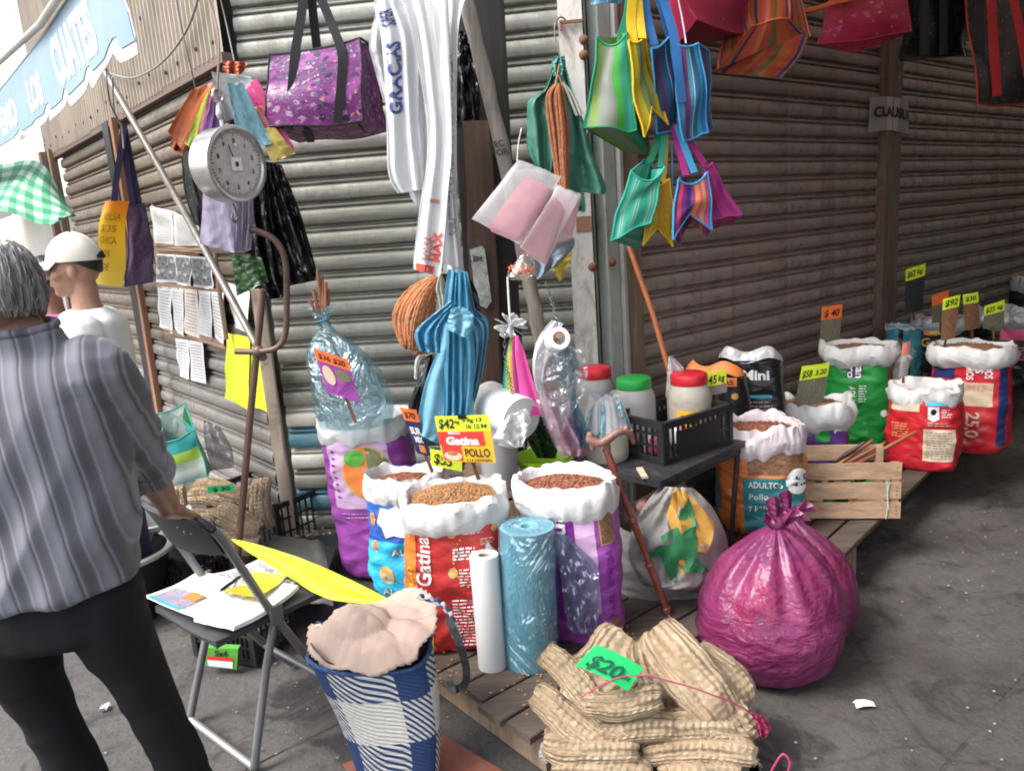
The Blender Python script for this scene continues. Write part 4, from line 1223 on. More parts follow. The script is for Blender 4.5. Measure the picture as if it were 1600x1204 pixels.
M_ropew = pm('white_rope', (.66, .65, .6), .85, var=.12, vs=45, bump=.7, bs=140)

def sheets(name, label, cat_, layers, group=None, part='bag', hook=None, th=.0015):
    """a hung bundle: each layer (drape, material) is one bag or sheet of it"""
    f0 = layers[0][0]
    root = thing(name, label, cat_, f0(.5, 1), group=group)
    for L in layers:
        f, mat = L[0], L[1]
        nu, nv = (L[2] if len(L) > 2 else (26, 40))
        mb = MB(); mb.shell(f, nu, nv, th); mb.build(L[3] if len(L) > 3 else part, mat, root, ang=75)
    return root

def cord(name, label, pts, r, mat, cat_='wire', n=40):
    root = thing(name, label, cat_, pts[-1])
    mb = MB(); mb.tube(curve(pts, n), r, 6); mb.build('strand', mat, root)
    return root

wb = []
wb.append((drape([((584, -6), (628, -6)), ((588, 30), (640, 20)), ((597, 70), (652, 60)), ((604, 190), (655, 190)), ((607, 270), (662, 268)), ((622, 302), (660, 296))], 2.98, 2.2, .022, .1), M_wfilm))
wb.append((drape([((610, -6), (655, -6)), ((622, 60), (668, 60)), ((635, 180), (676, 180)), ((638, 290), (680, 285)), ((648, 318), (672, 330))], 3.02, 2.6, .02, .5), M_wfilm))
wb.append((drape([((628, -6), (670, -6)), ((640, 40), (685, 50)), ((662, 150), (694, 160)), ((668, 230), (695, 250)), ((660, 320), (668, 336))], 2.95, 2.0, .02, .8), M_wfilm))
wb.append((drape([((645, -6), (700, -6)), ((662, 90), (703, 90)), ((672, 220), (706, 220)), ((658, 310), (699, 312)), ((646, 410), (690, 418)), ((652, 421), (684, 432))], 2.92, 1.6, .012, .3, jit=.004), M_wfilm))
wb.append((drape([((668, -6), (718, -6)), ((685, 60), (712, 60)), ((690, 200), (711, 200)), ((690, 320), (714, 320)), ((690, 412), (723, 418))], 2.97, 1.6, .02, .6), M_wfilm))
wb.append((drape([((690, -6), (728, -6)), ((700, 40), (716, 50)), ((702, 200), (713, 200)), ((700, 330), (716, 330)), ((692, 424), (725, 424))], 3.02, 1.4, .02, .2), M_wfilm))
wb.append((drape([((596, -6), (640, -6)), ((577, 62), (620, 60)), ((586, 110), (620, 120)), ((600, 160), (630, 180))], 3.05, 2, .02, .2), film('sheer_white_film', (.75, .76, .77), .35, .3, clear=.35, crk=.4)))
wroot = sheets('carrier_bag_bundle', 'long hanging bundle of white plastic carrier bags with blue and red print', 'bag bundle', wb, part='carrier_bag')
M_bprint = pm('blue_print', (.03, .06, .25), .5, var=.05); M_rprint = pm('red_print', (.62, .05, .03), .5, var=.05); M_gprint = pm('pale_grey_print', (.38, .38, .4), .5); M_rsoft = pm('faded_red_print', (.55, .22, .18), .5)
def print_on(root, f, kind, mat, u0, u1, v0, v1, txt=None, vert=True):
    """lettering or a block that follows the hung sheet f; pushed 4 mm to the street side"""
    e = V((0, -.006, 0)); mb = MB()
    if txt is None:
        mb.grid(lambda u, v: f(lerp(u0, u1, u), lerp(v0, v1, v)) + e, 8, 8); mb.build('print', mat, root)
    else:
        P, F, wd = text_tris(txt, 1, .05)
        for x, y in P:
            if vert: mb.add(f(lerp(u1, u0, y), lerp(v1, v0, x / wd)) + e)
            else: mb.add(f(lerp(u0, u1, x / wd), lerp(v1, v0, y)) + e)
        for t in F: mb.face(*t)
        mb.build('lettering', mat, root, smooth=False)
print_on(wroot, wb[0][0], 't', M_bprint, .12, .50, .14, .30, 'SUPER')
print_on(wroot, wb[0][0], 't', M_bprint, .12, .50, .40, .58, 'GRACIAS')
print_on(wroot, wb[3][0], 'b', M_rprint, .10, .75, .80, .865)
print_on(wroot, wb[3][0], 't', M_whitep, .48, .7, .815, .85, 'PR', False)
print_on(wroot, wb[3][0], 't', M_rsoft, .30, .6, .70, .78, 'BOLSA')
print_on(wroot, wb[3][0], 't', M_rprint, .62, .9, .69, .78, 'MAX')
print_on(wroot, wb[3][0], 'b', M_rsoft, .35, .7, .60, .612)
print_on(wroot, wb[4][0], 't', M_gprint, .45, .85, .30, .86, 'REUTILIZA O RECICLA ESTA BOLSA')
print_on(wroot, wb[5][0], 't', M_ink, .2, .45, .82, .86, '5', False)

post_beam('charred_post', 'broad dark charred timber post behind the white bags', Q(790, 800, 3.42), Q(738, -60, 3.42), V((1, 0, 0)), .235, .10, M_char)
post_beam('timber_post', 'reddish brown rough timber standing against the dark post, above the pink sheets', Q(772, 770, 3.30), Q(745, 190, 3.30), V((1, 0, 0)), .115, .06, wood('red_brown_timber', (.085, .045, .032), (.15, .085, .06), knots=.7))
mbp = thing('wooden_pole', 'weathered grey round pole leaning in front of the dark post', 'pole', Q(850, 560, 3.14))
mb = MB(); mb.tube([V(p) + V((.006 * nz((k, 1, 2), .9), 0, .0)) for k, p in enumerate(curve([Q(853, 575, 3.14), Q(795, 280, 3.1), Q(716, -50, 3.06)], 24))], [.031 - .004 * (k / 24) + .002 * math.sin(k * 1.9) for k in range(25)], 12)
mb.build('shaft', M_grayw, mbp)
mb = MB(); pf = lambda x, y: Q(764 + x * 330 - y * 130, 232 - y * 330 - x * 60, 3.055)
text_on(mb, 'HEC', pf, .028, .001); text_on(mb, 'TOR', lambda x, y: pf(x, y - .04), .028, .001); mb.build('lettering', M_ink, mbp, smooth=False)
stk_ = thing('peeled_sticker', 'torn grey paper sticker on the reddish timber post', 'sticker', Q(750, 430, 3.26))
mb = MB(); mb.poly([Q(x, y, 3.255) for x, y in ((734, 390), (752, 384), (757, 388), (762, 425), (768, 470), (760, 482), (745, 475), (740, 440))], .002, (0, 1, 0))
mb.build('paper', pm('torn_paper', (.34, .36, .34), .8, var=.4, vs=22, dirt=(.06, .05, .045), dirt_amt=.9), stk_, smooth=False)
mb = MB(); text_on(mb, 'EH.', lambda x, y: Q(739 + x * 400, 408 - y * 400, 3.251), .02, .001); mb.build('lettering', M_ink, stk_, smooth=False)
sheets('black_bag', 'shiny black plastic bag hung flat on the dark post', 'plastic bag', [(drape([((716, 50), (735, 45)), ((712, 100), (746, 110)), ((713, 200), (752, 195))], 3.30, 1.6, .016, .2, jit=.02), M_bfilm)])

def packet(root, corners, d, fill_c, mat_in, dd=.03, mat_out=None, puff=.024):
    """a clear sleeve with a folded pack inside"""
    TL, TR, BR, BL = corners
    def bil(c, u, v): return (lerp(lerp(c[0][0], c[1][0], u), lerp(c[3][0], c[2][0], u), v), lerp(lerp(c[0][1], c[1][1], u), lerp(c[3][1], c[2][1], u), v))
    for k in range(3):
        mb = MB()
        def f(u, v, k=k):
            x, y = bil(fill_c, u, v)
            b = math.sin(PI * u) ** .5 * math.sin(PI * v) ** .5
            return Q(x + 1.6 * k, y + 4.5 * k, d + .008 + .006 * k + .002 * nz((u * 4, v * 4, k)) - .003 * b)
        mb.shell(f, 10, 10, .004); mb.build('folded_bags', mat_in, root)
    for s in (-1, 1):
        mb = MB()
        def f(u, v, s=s):
            x, y = bil(corners, u, v)
            b = (math.sin(PI * u) * math.sin(PI * v)) ** .6
            return Q(x + 3 * nz((u * 3, v * 3, 2)), y + 3 * nz((u * 3, v * 3, 7)), d + .012 + s * (puff * b ** .5 + .002) + .002 * nz((u * 8, v * 8, s * 4)))
        mb.shell(f, 14, 14, .0008); mb.build('sleeve', mat_out or film('sleeve_film', (.86, .86, .88), .25, .3, clear=.78, crk=.15, cs=8), root, ang=80)
pk = thing('film_packet', 'front clear packet of folded pink bags hanging by the pole', 'packet', Q(810, 300, 2.78), group='packets of pink bags')
packet(pk, [(810, 250), (878, 275), (812, 382), (737, 342)], 2.76, [(822, 276), (861, 293), (810, 371), (763, 352)], M_pinkf)
pk2 = thing('film_packet', 'second clear packet of pink bags, lower and tilted behind the front one', 'packet', Q(850, 350, 2.83), group='packets of pink bags')
packet(pk2, [(872, 290), (906, 306), (850, 416), (812, 386)], 2.82, [(868, 308), (880, 322), (850, 405), (815, 385)], M_pinkf)
pk3 = thing('film_packet', 'clear packet of salmon pink bags at the back, its edge showing on the right', 'packet', Q(885, 330, 2.88), group='packets of pink bags')
packet(pk3, [(866, 288), (908, 302), (896, 372), (862, 380)], 2.88, [(868, 293), (902, 308), (890, 360), (864, 370)], M_pinkf)
pk4 = thing('snack_packet', 'small clear packet of orange sweets behind the pink bags', 'packet', Q(880, 368, 2.9))
packet(pk4, [(868, 356), (893, 348), (892, 378), (862, 384)], 2.9, [(870, 360), (890, 354), (888, 374), (866, 380)], pm('orange_sweets', (.5, .13, .04), .5, var=.4, vs=40))
pk5 = thing('chilli_bag', 'clear gathered bag of orange chilli snacks below the pink packets', 'bag', Q(812, 425, 2.84))
mb = MB()
for k in range(90):
    rn = random.Random(k); u, v = rn.uniform(-1, 1), rn.uniform(-1, 1)
    if u * u + v * v > 1: continue
    c = Q(815 + 20 * u, 425 + 7 * v - 4 * abs(u), 2.84 + rn.uniform(-.02, .02)); a = V((rn.uniform(-1, 1), rn.uniform(-.3, .3), rn.uniform(-.6, .6))).normalized()
    mb.tube([c - a * .012, c, c + a * .012], [.003, .005, .002], 5)
mb.build('chilli_pieces', pm('chilli_orange', (.58, .17, .05), .6, var=.3, vs=30), pk5, kind='stuff')
def gath(u, v):
    a = 2 * PI * u; r = (.16 + .84 * v ** .7) if v < .8 else (1 - (v - .8) * 2.6)
    fl = 1 + .10 * math.sin(a * 9) * (1 - v)
    c = Q(lerp(823, 813, v), lerp(396, 437, v), 2.84)
    return c + V((math.cos(a) * .062 * r * fl, math.sin(a) * .04 * r * fl, 0))
mb = MB(); mb.grid(gath, 40, 14); mb.build('clear_bag', M_clear, pk5)
sheets('grey_blue_bag', 'grey blue folded plastic sheet hanging below the pink packets', 'plastic bag', [(drape([((830, 385), (893, 362)), ((835, 410), (897, 385)), ((838, 438), (870, 412))], 2.92, 2, .02, .3), film('grey_blue_film', (.30, .38, .46), .25, .3, clear=.1))])
sheets('yellow_bag', 'yellow plastic bag corner poking out under the grey blue sheet', 'plastic bag', [(drape([((858, 400), (894, 388)), ((863, 420), (892, 405)), ((874, 440), (880, 436))], 2.95, 1.5, .012, .3), film('yellow_film', (.66, .53, .10), .3, .3))])
cord('packet_string', 'thin white strings holding the pink packets', [Q(815, 200, 2.80), Q(810, 225, 2.79), Q(808, 252, 2.78)], .002, M_ropew)

cord('wire_hook', 'bent grey wire S hook on the pillar bracket', [Q(884, 32, 3.02), Q(876, 27, 3.0), Q(867, 38, 2.98), Q(868, 62, 2.97), Q(874, 85, 2.96), Q(875, 102, 2.96), Q(880, 106, 2.96)], .0028, M_wire)
gl = [(drape([((866, 96), (878, 98)), ((850, 140), (866, 135)), ((826, 158), (862, 170)), ((824, 200), (864, 215)), ((824, 235), (862, 262)), ((840, 262), (856, 285))], 2.98, 1.6, .03, .15), M_gfilm),
      (drape([((872, 95), (882, 97)), ((876, 130), (896, 145)), ((884, 180), (912, 190)), ((884, 225), (926, 240)), ((882, 270), (946, 290)), ((885, 298), (944, 304))], 2.96, 1.4, .03, .6), M_gfilm),
      (drape([((870, 110), (884, 112)), ((860, 200), (900, 210)), ((862, 280), (915, 320)), ((880, 330), (908, 330))], 3.03, 1.6, .03, .3), M_gfilm),
      (drape([((868, 88), (882, 88)), ((862, 100), (884, 104)), ((866, 120), (880, 118))], 2.95, 2, .012, .1), film('jade_film', (.14, .40, .36), .25, .3))]
sheets('green_plastic_bag', 'torn sea green plastic bag hanging open around a hank of brown rope', 'plastic bag', gl)
def hank(name, label, tops, spread, d, nstr, r, mat, seed, cat_='rope', group=None, loop=True):
    root = thing(name, label, cat_, Q(*tops[-1], d), group=group)
    rn = random.Random(seed); mb = MB()
    for k in range(nstr):
        o = (k + .5) / nstr * 2 - 1
        j = rn.uniform(-.03, .03); pts = []
        for i, (x, y) in enumerate(tops):
            s = spread[i]
            pts.append(Q(x + s * o + rn.uniform(-1, 1), y + rn.uniform(-2, 2), d + j * .6 + .022 * math.sin(k * 2.4) - .012 * (1 - o * o)))
        cv = curve(pts, 40)
        mb.tube(cv, [r * (1 + .16 * math.sin(i * 2.6 + k)) for i in range(41)], 6)
    mb.build('strands', mat, root)
    return root
hank('rope_hank', 'brown rope hank hanging inside the torn green bag', [(872, 132), (868, 150), (873, 200), (876, 250), (880, 295)], [3, 14, 15, 12, 8], 2.93, 11, .0055, M_ropeb, 3, group='hanks of rope')
mb_ = hank('rope_hank', 'white rope hank beside the green bag near the pillar', [(880, 130), (890, 150), (902, 180)], [4, 7, 8], 2.97, 6, .005, M_ropew, 5, group='hanks of rope')
cord('orange_tie', 'orange cord tying the brown rope hank to the hook', [Q(874, 100, 2.94), Q(866, 140, 2.92), Q(872, 118, 2.92), Q(880, 142, 2.92)], .002, M_rope)
root = thing('rope_coil', 'thick coil of orange twisted rope below the white bags', 'rope', Q(655, 500, 3.0), group='hanks of rope')
mb = MB(); rn = random.Random(9)
for k in range(17):
    o = k / 16
    pts = [Q(684 + rn.uniform(-3, 3), 428 + 3 * o, 3.03), Q(lerp(640, 680, o) + rn.uniform(-2, 2), lerp(452, 465, o), 3.02 - .03 * math.sin(PI * o)), Q(lerp(617, 672, o) + rn.uniform(-2, 2), lerp(490, 500, o), 3.0 - .05 * math.sin(PI * o)),
           Q(lerp(622, 664, o) + rn.uniform(-3, 3), lerp(530, 545, o), 3.0 - .04 * math.sin(PI * o)), Q(lerp(632, 652, o), lerp(537, 550, o) + rn.uniform(-6, 4), 3.0), Q(lerp(645, 662, o), lerp(520, 530, o), 3.05), Q(lerp(655, 680, o), 470, 3.07)]
    mb.tube(curve(pts, 60), [.0062 * (1 + .2 * math.sin(i * 2.3 + k)) for i in range(61)], 6)
mb.build('strands', M_rope, root)
hank('rope_hank', 'white string hank squeezed between the orange coil and the blue bags', [(690, 425), (685, 450), (690, 470), (688, 500), (680, 550), (655, 560), (650, 590)], [3, 10, 9, 7, 5, 3, 2], 3.04, 7, .0035, M_ropew, 11, group='hanks of rope')

bl = [(drape([((700, 420), (722, 425)), ((694, 470), (728, 470)), ((685, 540), (735, 535)), ((664, 600), (738, 610)), ((652, 660), (738, 655)), ((650, 676), (700, 702))], 2.86, 1.8, .018, .1, jit=.004), M_blfilm2),
      (drape([((708, 425), (728, 425)), ((702, 470), (735, 478)), ((695, 560), (742, 560)), ((694, 640), (736, 640)), ((690, 660), (728, 660))], 2.84, 4, .018, .3), M_blfilm),
      (drape([((712, 420), (730, 425)), ((714, 470), (745, 490)), ((728, 540), (762, 510)), ((728, 580), (752, 590)), ((720, 640), (738, 640))], 2.88, 3, .022, .5), M_blfilm2),
      (drape([((704, 470), (715, 475)), ((660, 505), (700, 500)), ((648, 523), (690, 520)), ((655, 548), (688, 552))], 2.78, 3.2, .016, .2), M_blfilm),
      (drape([((706, 480), (724, 480)), ((700, 500), (740, 495)), ((700, 515), (732, 530))], 2.76, 1.6, .012, .4), M_blfilm2),
      (drape([((725, 470), (740, 480)), ((735, 490), (762, 500)), ((745, 540), (764, 530))], 2.9, 2, .02, .1), M_blfilm)]
sheets('blue_bag_bundle', 'knotted bundle of blue plastic carrier bags hanging at the middle of the stall', 'bag bundle', bl, part='carrier_bag')
dk = [(drape([((668, 556), (676, 552)), ((650, 600), (672, 610)), ((636, 645), (660, 660)), ((640, 650), (655, 668))], 2.98, 1.2, .02, .1), M_bfilm),
      (drape([((676, 560), (690, 560)), ((655, 620), (672, 630)), ((640, 672), (654, 672))], 3.0, 1.2, .02, .3), film('dark_slate_film', (.02, .04, .05), .3, 0, crk=.5))]
sheets('dark_bag_bundle', 'dark slate bags hanging behind the blue bundle on its left', 'bag bundle', dk, part='bag')
sheets('black_bag', 'black bag gathered at the top of the blue bundle', 'plastic bag', [(drape([((690, 428), (728, 425)), ((700, 450), (745, 455)), ((722, 500), (752, 490))], 2.95, 2, .03, .2), M_bfilm)])

bs_ = []
cols = [('teal_paper', (.05, .50, .52), 782, 800), ('lime_paper', (.58, .80, .06), 787, 812), ('yellow_paper', (.85, .70, .08), 794, 815), ('peach_paper', (.85, .36, .24), 800, 822), ('rose_paper', (.80, .10, .25), 806, 832), ('violet_paper', (.42, .12, .45), 812, 836), ('pink_paper', (.85, .10, .42), 816, 846)]
for k, (nm, c, xa, xb) in enumerate(cols):
    t_ = k / 6
    bs_.append((drape([((797 + t_ * 8, 524), (800 + t_ * 10, 524)), ((lerp(789, 806, t_), 565), (lerp(800, 824, t_), 565)), ((lerp(784, 818, t_), lerp(618, 650, t_)), (lerp(800, 847, t_), lerp(622, 648, t_)))], 2.90 - .012 * k, 1.0, .008, .2 * k, jit=.003), pm(nm, c, .7, var=.05, trans=.2), (10, 14), 'sheet'))
sheets('paper_bundle', 'fan of bright lime, pink and teal sheets tied with white film', 'sheet bundle', bs_)
kn = thing('knotted_film', 'white plastic film knotted like a flower above the bright sheets', 'film', Q(797, 505, 2.86))
mb = MB()
for k in range(9):
    a = k * .72
    tip = (798 + 24 * math.cos(a), 506 + 20 * math.sin(a) + 3)
    mb.shell(drape([((797, 508), (799, 510)), ((lerp(797, tip[0], .6) - 7, lerp(508, tip[1], .6) - 4), (lerp(797, tip[0], .6) + 7, lerp(508, tip[1], .6) + 5)), ((tip[0] - 4, tip[1] - 2), (tip[0] + 4, tip[1] + 3))], 2.86 + .012 * math.sin(k * 2), 1.2, .012, k * .3, jit=.012), 8, 8, .001)
mb.build('film', M_wfilm, kn)
cord('string_hanger', 'white cord holding the knotted film and bright sheets', [Q(793, 432, 2.88), Q(795, 470, 2.87), Q(797, 500, 2.86)], .004, M_ropew)
def chain(label, pts, n, r=.0085):
    root = thing('chain', label, 'chain', pts[-1]); mb = MB(); cv = curve(pts, n)
    for k in range(n):
        a, b = cv[k], cv[k + 1]; ax = (b - a).normalized(); sd = (V((1, 0, .0)) if k % 2 else V((0, 1, 0))); sd = (sd - ax * sd.dot(ax)).normalized()
        m = (a + b) / 2; hl = (b - a).length * .62
        lp = [m + ax * (hl * math.sin(t * PI / 5)) + sd * (r * .62 * math.cos(t * PI / 5)) for t in range(11)]
        mb.tube(lp, .0019, 5)
    mb.build('links', M_wire, root)
chain('thin chain beside the bright sheets, ending in the white roll', [Q(789, 515, 2.84), Q(789, 560, 2.84), Q(796, 590, 2.84), Q(800, 612, 2.83), Q(806, 640, 2.82)], 26, .008)
chain('thin chain running down to the hanging film roll', [Q(853, 440, 3.0), Q(862, 470, 2.95), Q(870, 500, 2.86), Q(874, 522, 2.80)], 20, .009)

rl = thing('film_roll', 'roll of clear film bags hanging by its core from the thin chain', 'film roll', Q(870, 530, 2.78))
ax = (Q(874, 528, 2.72) - Q(850, 545, 2.98)).normalized()
mb = MB(); mb.lathe([(.0155, -.22), (.040, -.22), (.042, -.21), (.042, -.01), (.040, 0), (.024, 0), (.0235, -.02), (.0235, -.2)], Q(874, 528, 2.72), ax, 24); mb.build('roll', M_wfilm, rl)
mb = MB(); mb.lathe([(.0, .004), (.017, .002), (.018, -.05)], Q(874, 522, 2.73), ax, 14); mb.build('core', pm('cardboard_tube', (.32, .2, .12), .8), rl)
cl = [(drape([((862, 500), (880, 505)), ((840, 530), (862, 545)), ((832, 570), (848, 590)), ((838, 610), (850, 620))], 2.78, 1.5, .02, .1), M_milky),
      (drape([((850, 545), (890, 538)), ((836, 575), (915, 555)), ((838, 620), (917, 600)), ((850, 660), (905, 625)), ((868, 700), (890, 650))], 2.76, 2.5, .03, .4, jit=.02), M_clear),
      (drape([((845, 560), (865, 570)), ((838, 600), (870, 600)), ((850, 650), (905, 660)), ((870, 700), (920, 690)), ((885, 715), (915, 712))], 2.82, 2.4, .03, .2, jit=.02), film('pinkish_clear_film', (.72, .46, .58), .2, .3, clear=.35, crk=.5)),
      (drape([((868, 545), (890, 545)), ((865, 580), (905, 570)), ((885, 610), (900, 620)), ((895, 660), (915, 660)), ((900, 700), (918, 700))], 2.80, 2, .03, .7, jit=.02), M_clearb)]
for f, m__ in cl:
    mb = MB(); mb.shell(f, 22, 30, .001); mb.build('film', m__, rl, ang=80)

def quadfn(c, d):
    TL, TR, BR, BL = [Q(*p, dd) for p, dd in zip(c, d if isinstance(d, (list, tuple)) else [d] * 4)]
    return lambda u, v: TL.lerp(TR, u).lerp(BL.lerp(BR, u), v)
def tote(label, front, df, back, db, m_front, m_side, m_trim, straps=(), fold=.04, bulge=.012, rim=True, base=True, notch=0.0, sag=.012, name='woven_tote', group='woven market totes', m_back=None, fold_b=0.0):
    F0, G0 = quadfn(front, df), quadfn(back, db); sd = front[0][0] * .013
    hgt = (F0(.5, 0) - F0(.5, 1)).length
    def warp(p, u, v, k):
        q = V((u * 1.6 + sd, v * 1.9, sd + k))
        return p + V((noise.noise(q), noise.noise(q + V((9, 0, 0))), .6 * noise.noise(q + V((0, 9, 0))))) * (.10 * hgt * (.35 + v)) + UP * (notch * (1 - abs(2 * u - 1)) * max(0, v - .35) / .65 - sag * (1 - (2 * u - 1) ** 2) * (1 - v) ** 2)
    Ff, Fb = (lambda u, v: warp(F0(u, v), u, v, 0)), (lambda u, v: warp(G0(u, v), u, v, .3))
    root = thing(name, label, 'tote bag', (Ff(.5, 1) + Fb(.5, 1)) / 2, group=group)
    ctr = (Ff(.5, .5) + Fb(.5, .5)) / 2
    nf = (Ff(.5, .5) - Fb(.5, .5)).normalized()
    B1 = lambda u, v: Ff(u, v) + nf * bulge * math.sin(PI * u) * math.sin(PI * v) + nf * .006 * nz((u * 3, v * 4, front[0][0]))
    B2 = lambda u, v: Fb(u, v) - nf * bulge * math.sin(PI * u) * math.sin(PI * v)
    mb = MB(); mb.shell(B1, 14, 16, .002); mb.build('front_panel', m_front, root)
    mb = MB(); mb.shell(B2, 14, 16, .002); mb.build('back_panel', m_back or m_front, root)
    rt = (Ff(1, .5) - Ff(0, .5)).normalized()
    for sgn, uu in ((1, 0), (-1, 1)):
        def gs(u, v):
            p = Ff(uu, v).lerp(Fb(uu, v), u)
            return p + rt * (sgn * fold * (1 - abs(2 * u - 1)) * (1 - .6 * v))
        mb = MB(); mb.shell(gs, 10, 12, .002); mb.build('gusset', m_side, root)
    if base:
        mb = MB(); mb.shell(lambda u, v: Ff(u, 1).lerp(Fb(u, 1), v) + UP * (fold_b * (1 - abs(2 * v - 1))), 10, 8, .002); mb.build('base', m_front, root)
    if rim:
        e = [B1(k / 8, 0) for k in range(9)] + [B2(1 - k / 8, 0) for k in range(9)] + [B1(0, 0)]
        mb = MB(); mb.tube(e, .0045, 6)
        mb.tube([B1(0, k / 8) for k in range(9)], .004, 6); mb.tube([B1(1, k / 8) for k in range(9)], .004, 6); mb.tube([B1(k / 8, 1) for k in range(9)], .004, 6)
        mb.tube([B2(0, k / 8) for k in range(9)], .004, 6); mb.tube([B2(1, k / 8) for k in range(9)], .004, 6)
        mb.build('piping', m_trim, root)
    for pts, wd, mt in straps:
        mb = MB(); pp = curve([Q(*p) for p in pts], 16)
        mb.ribbon(pp, (1, .25, 0), wd, .003); mb.build('strap', mt, root)
    return root
M_gst = striped('green_stripes', [(0, (.02, .30, .13)), (.06, (.26, .42, .10)), (.24, (.30, .33, .28)), (.5, (.28, .27, .25)), (.56, (.06, .42, .05)), (.74, (.04, .36, .22)), (.86, (.03, .40, .30)), (.94, (.02, .26, .2))])
M_gst2 = striped('green_stripes_across', [(0, (.22, .35, .10)), (.15, (.32, .12, .06)), (.25, (.10, .40, .06)), (.45, (.03, .25, .25)), (.62, (.12, .42, .07)), (.85, (.07, .34, .06))], axis='v')
M_yst = striped('yellow_stripes', [(0, (.80, .50, .01)), (.10, (.75, .62, .03)), (.3, (.25, .36, .10)), (.45, (.16, .22, .08)), (.55, (.40, .42, .12)), (.72, (.80, .60, .02)), (.85, (.45, .15, .03)), (.9, (.82, .60, .02))])
M_bst = striped('blue_stripes', [(0, (.02, .22, .50)), (.10, (.06, .36, .55)), (.24, (.20, .05, .20)), (.42, (.05, .30, .46)), (.52, (.6, .65, .7)), (.545, (.02, .13, .30)), (.72, (.06, .36, .56)), (.86, (.02, .18, .50))])
M_bst2 = striped('navy_stripes', [(0, (.015, .07, .16)), (.3, (.02, .13, .28)), (.42, (.16, .04, .14)), (.6, (.02, .10, .22)), (.8, (.4, .45, .5)), (.83, (.02, .09, .2))])
M_tst = striped('mint_stripes', [(0, (.03, .36, .25)), (.3, (.05, .45, .32)), (.5, (.36, .58, .48)), (.56, (.04, .38, .27)), (.7, (.36, .58, .48)), (.76, (.03, .36, .25))], rep=3)
M_ylw = striped('mustard_weave', [(0, (.62, .42, .02)), (.45, (.70, .50, .04)), (.9, (.5, .34, .02))], rep=2)
M_mst = striped('rainbow_stripes', [(0, (.10, .02, .22)), (.08, (.68, .08, .18)), (.2, (.28, .02, .24)), (.3, (.05, .03, .20)), (.42, (.40, .05, .28)), (.52, (.75, .30, .10)), (.64, (.75, .12, .18)), (.74, (.70, .40, .18)), (.84, (.72, .10, .24)), (.94, (.03, .2, .5))])
M_mag = striped('magenta_weave', [(0, (.46, .03, .24)), (.4, (.36, .02, .20)), (.8, (.5, .05, .28))], rep=2)
S_g = pm('green_webbing', (.02, .28, .14), .7); S_y = pm('yellow_webbing', (.75, .50, .02), .7); S_b = pm('blue_webbing', (.03, .15, .42), .7); S_m = pm('magenta_webbing', (.36, .02, .20), .7); S_t = pm('mint_webbing', (.03, .38, .28), .7); S_lb = pm('sky_webbing', (.05, .3, .58), .7)
tote('green striped woven tote with wide lime and grey bands, left of the yellow one', [(932, 58), (978, 52), (996, 198), (915, 200)], 2.94, [(950, 62), (984, 50), (1014, 232), (990, 246)], [3.04, 3.04, 3.12, 3.14], M_gst, M_gst2, S_g,
     sag=.035, straps=[([(968, 62, 2.95), (980, 25, 2.97), (986, -20, 2.98)], .03, S_g), ([(984, 55, 3.02), (988, 30, 2.99), (994, -20, 2.99)], .03, S_t)], fold=.05)
tote('yellow striped woven tote squeezed between the green and blue ones', [(980, 66), (1010, 54), (1038, 196), (1003, 214)], [2.9, 2.98, 3.0, 2.9], [(985, 60), (1006, 66), (1024, 180), (1008, 190)], 3.08, M_yst, M_yst, S_y,
     notch=.085, straps=[([(990, 66, 2.95), (986, 30, 2.97), (990, -20, 2.98)], .035, S_y), ([(1004, 60, 2.95), (1000, 30, 2.98), (996, -20, 2.99)], .03, S_y)], fold=.03)
tote('blue striped woven tote hanging open, directly behind the yellow one', [(1018, 76), (1046, 58), (1055, 195), (1024, 208)], [2.96, 3.02, 3.04, 2.98], [(1026, 70), (1052, 66), (1060, 190), (1036, 200)], 3.14, M_bst2, M_bst, S_lb,
     straps=[([(1022, 70, 2.98), (1012, 30, 3.0), (1004, -20, 3.0)], .035, S_b), ([(1056, 90, 3.05), (1040, 30, 3.03), (1026, -20, 3.02)], .035, S_b)], fold=.03)
tote('blue and purple striped zip tote hung flat, rightmost of the upper totes', [(1057, 68), (1092, 68), (1110, 205), (1062, 218)], [3.0, 3.02, 3.03, 3.0], [(1064, 76), (1108, 80), (1112, 200), (1072, 210)], 3.13, M_bst, M_bst2, S_lb,
     straps=[([(1066, 160, 2.985), (1060, 110, 2.985), (1054, 60, 3.0), (1040, 10, 3.02), (1032, -20, 3.02)], .035, S_b)], fold=.01)
cord('hanging_wire', 'thin pale wire between the upper totes', [Q(1058, -10, 3.1), Q(1066, 30, 3.08), Q(1072, 68, 3.0)], .003, pm('pale_wire', (.5, .5, .5), .5))
tote('mint green woven tote folded open like a leaf, lower row', [(985, 268), (1040, 262), (1012, 348), (952, 376)], [2.93, 2.95, 2.93, 2.9], [(1011, 248), (1038, 258), (1030, 340), (994, 388)], [3.05, 3.05, 3.08, 3.04], M_tst, M_tst, S_t,
     sag=.04, straps=[([(1014, 255, 3.0), (1026, 225, 3.02), (1030, 190, 3.04)], .025, S_g), ([(1032, 262, 3.0), (1036, 225, 3.02), (1036, 190, 3.04)], .025, S_t)], fold=.05)
tote('mustard yellow woven tote behind the mint one, lower row', [(1018, 290), (1046, 280), (1052, 382), (1003, 382)], [3.0, 3.02, 3.02, 3.0], [(1028, 285), (1044, 280), (1044, 365), (1010, 368)], 3.14, M_ylw, M_ylw, S_y,
     notch=.07, straps=[([(1036, 285, 3.02), (1040, 240, 3.04), (1040, 190, 3.05)], .02, S_y)], fold=.03, fold_b=.05)
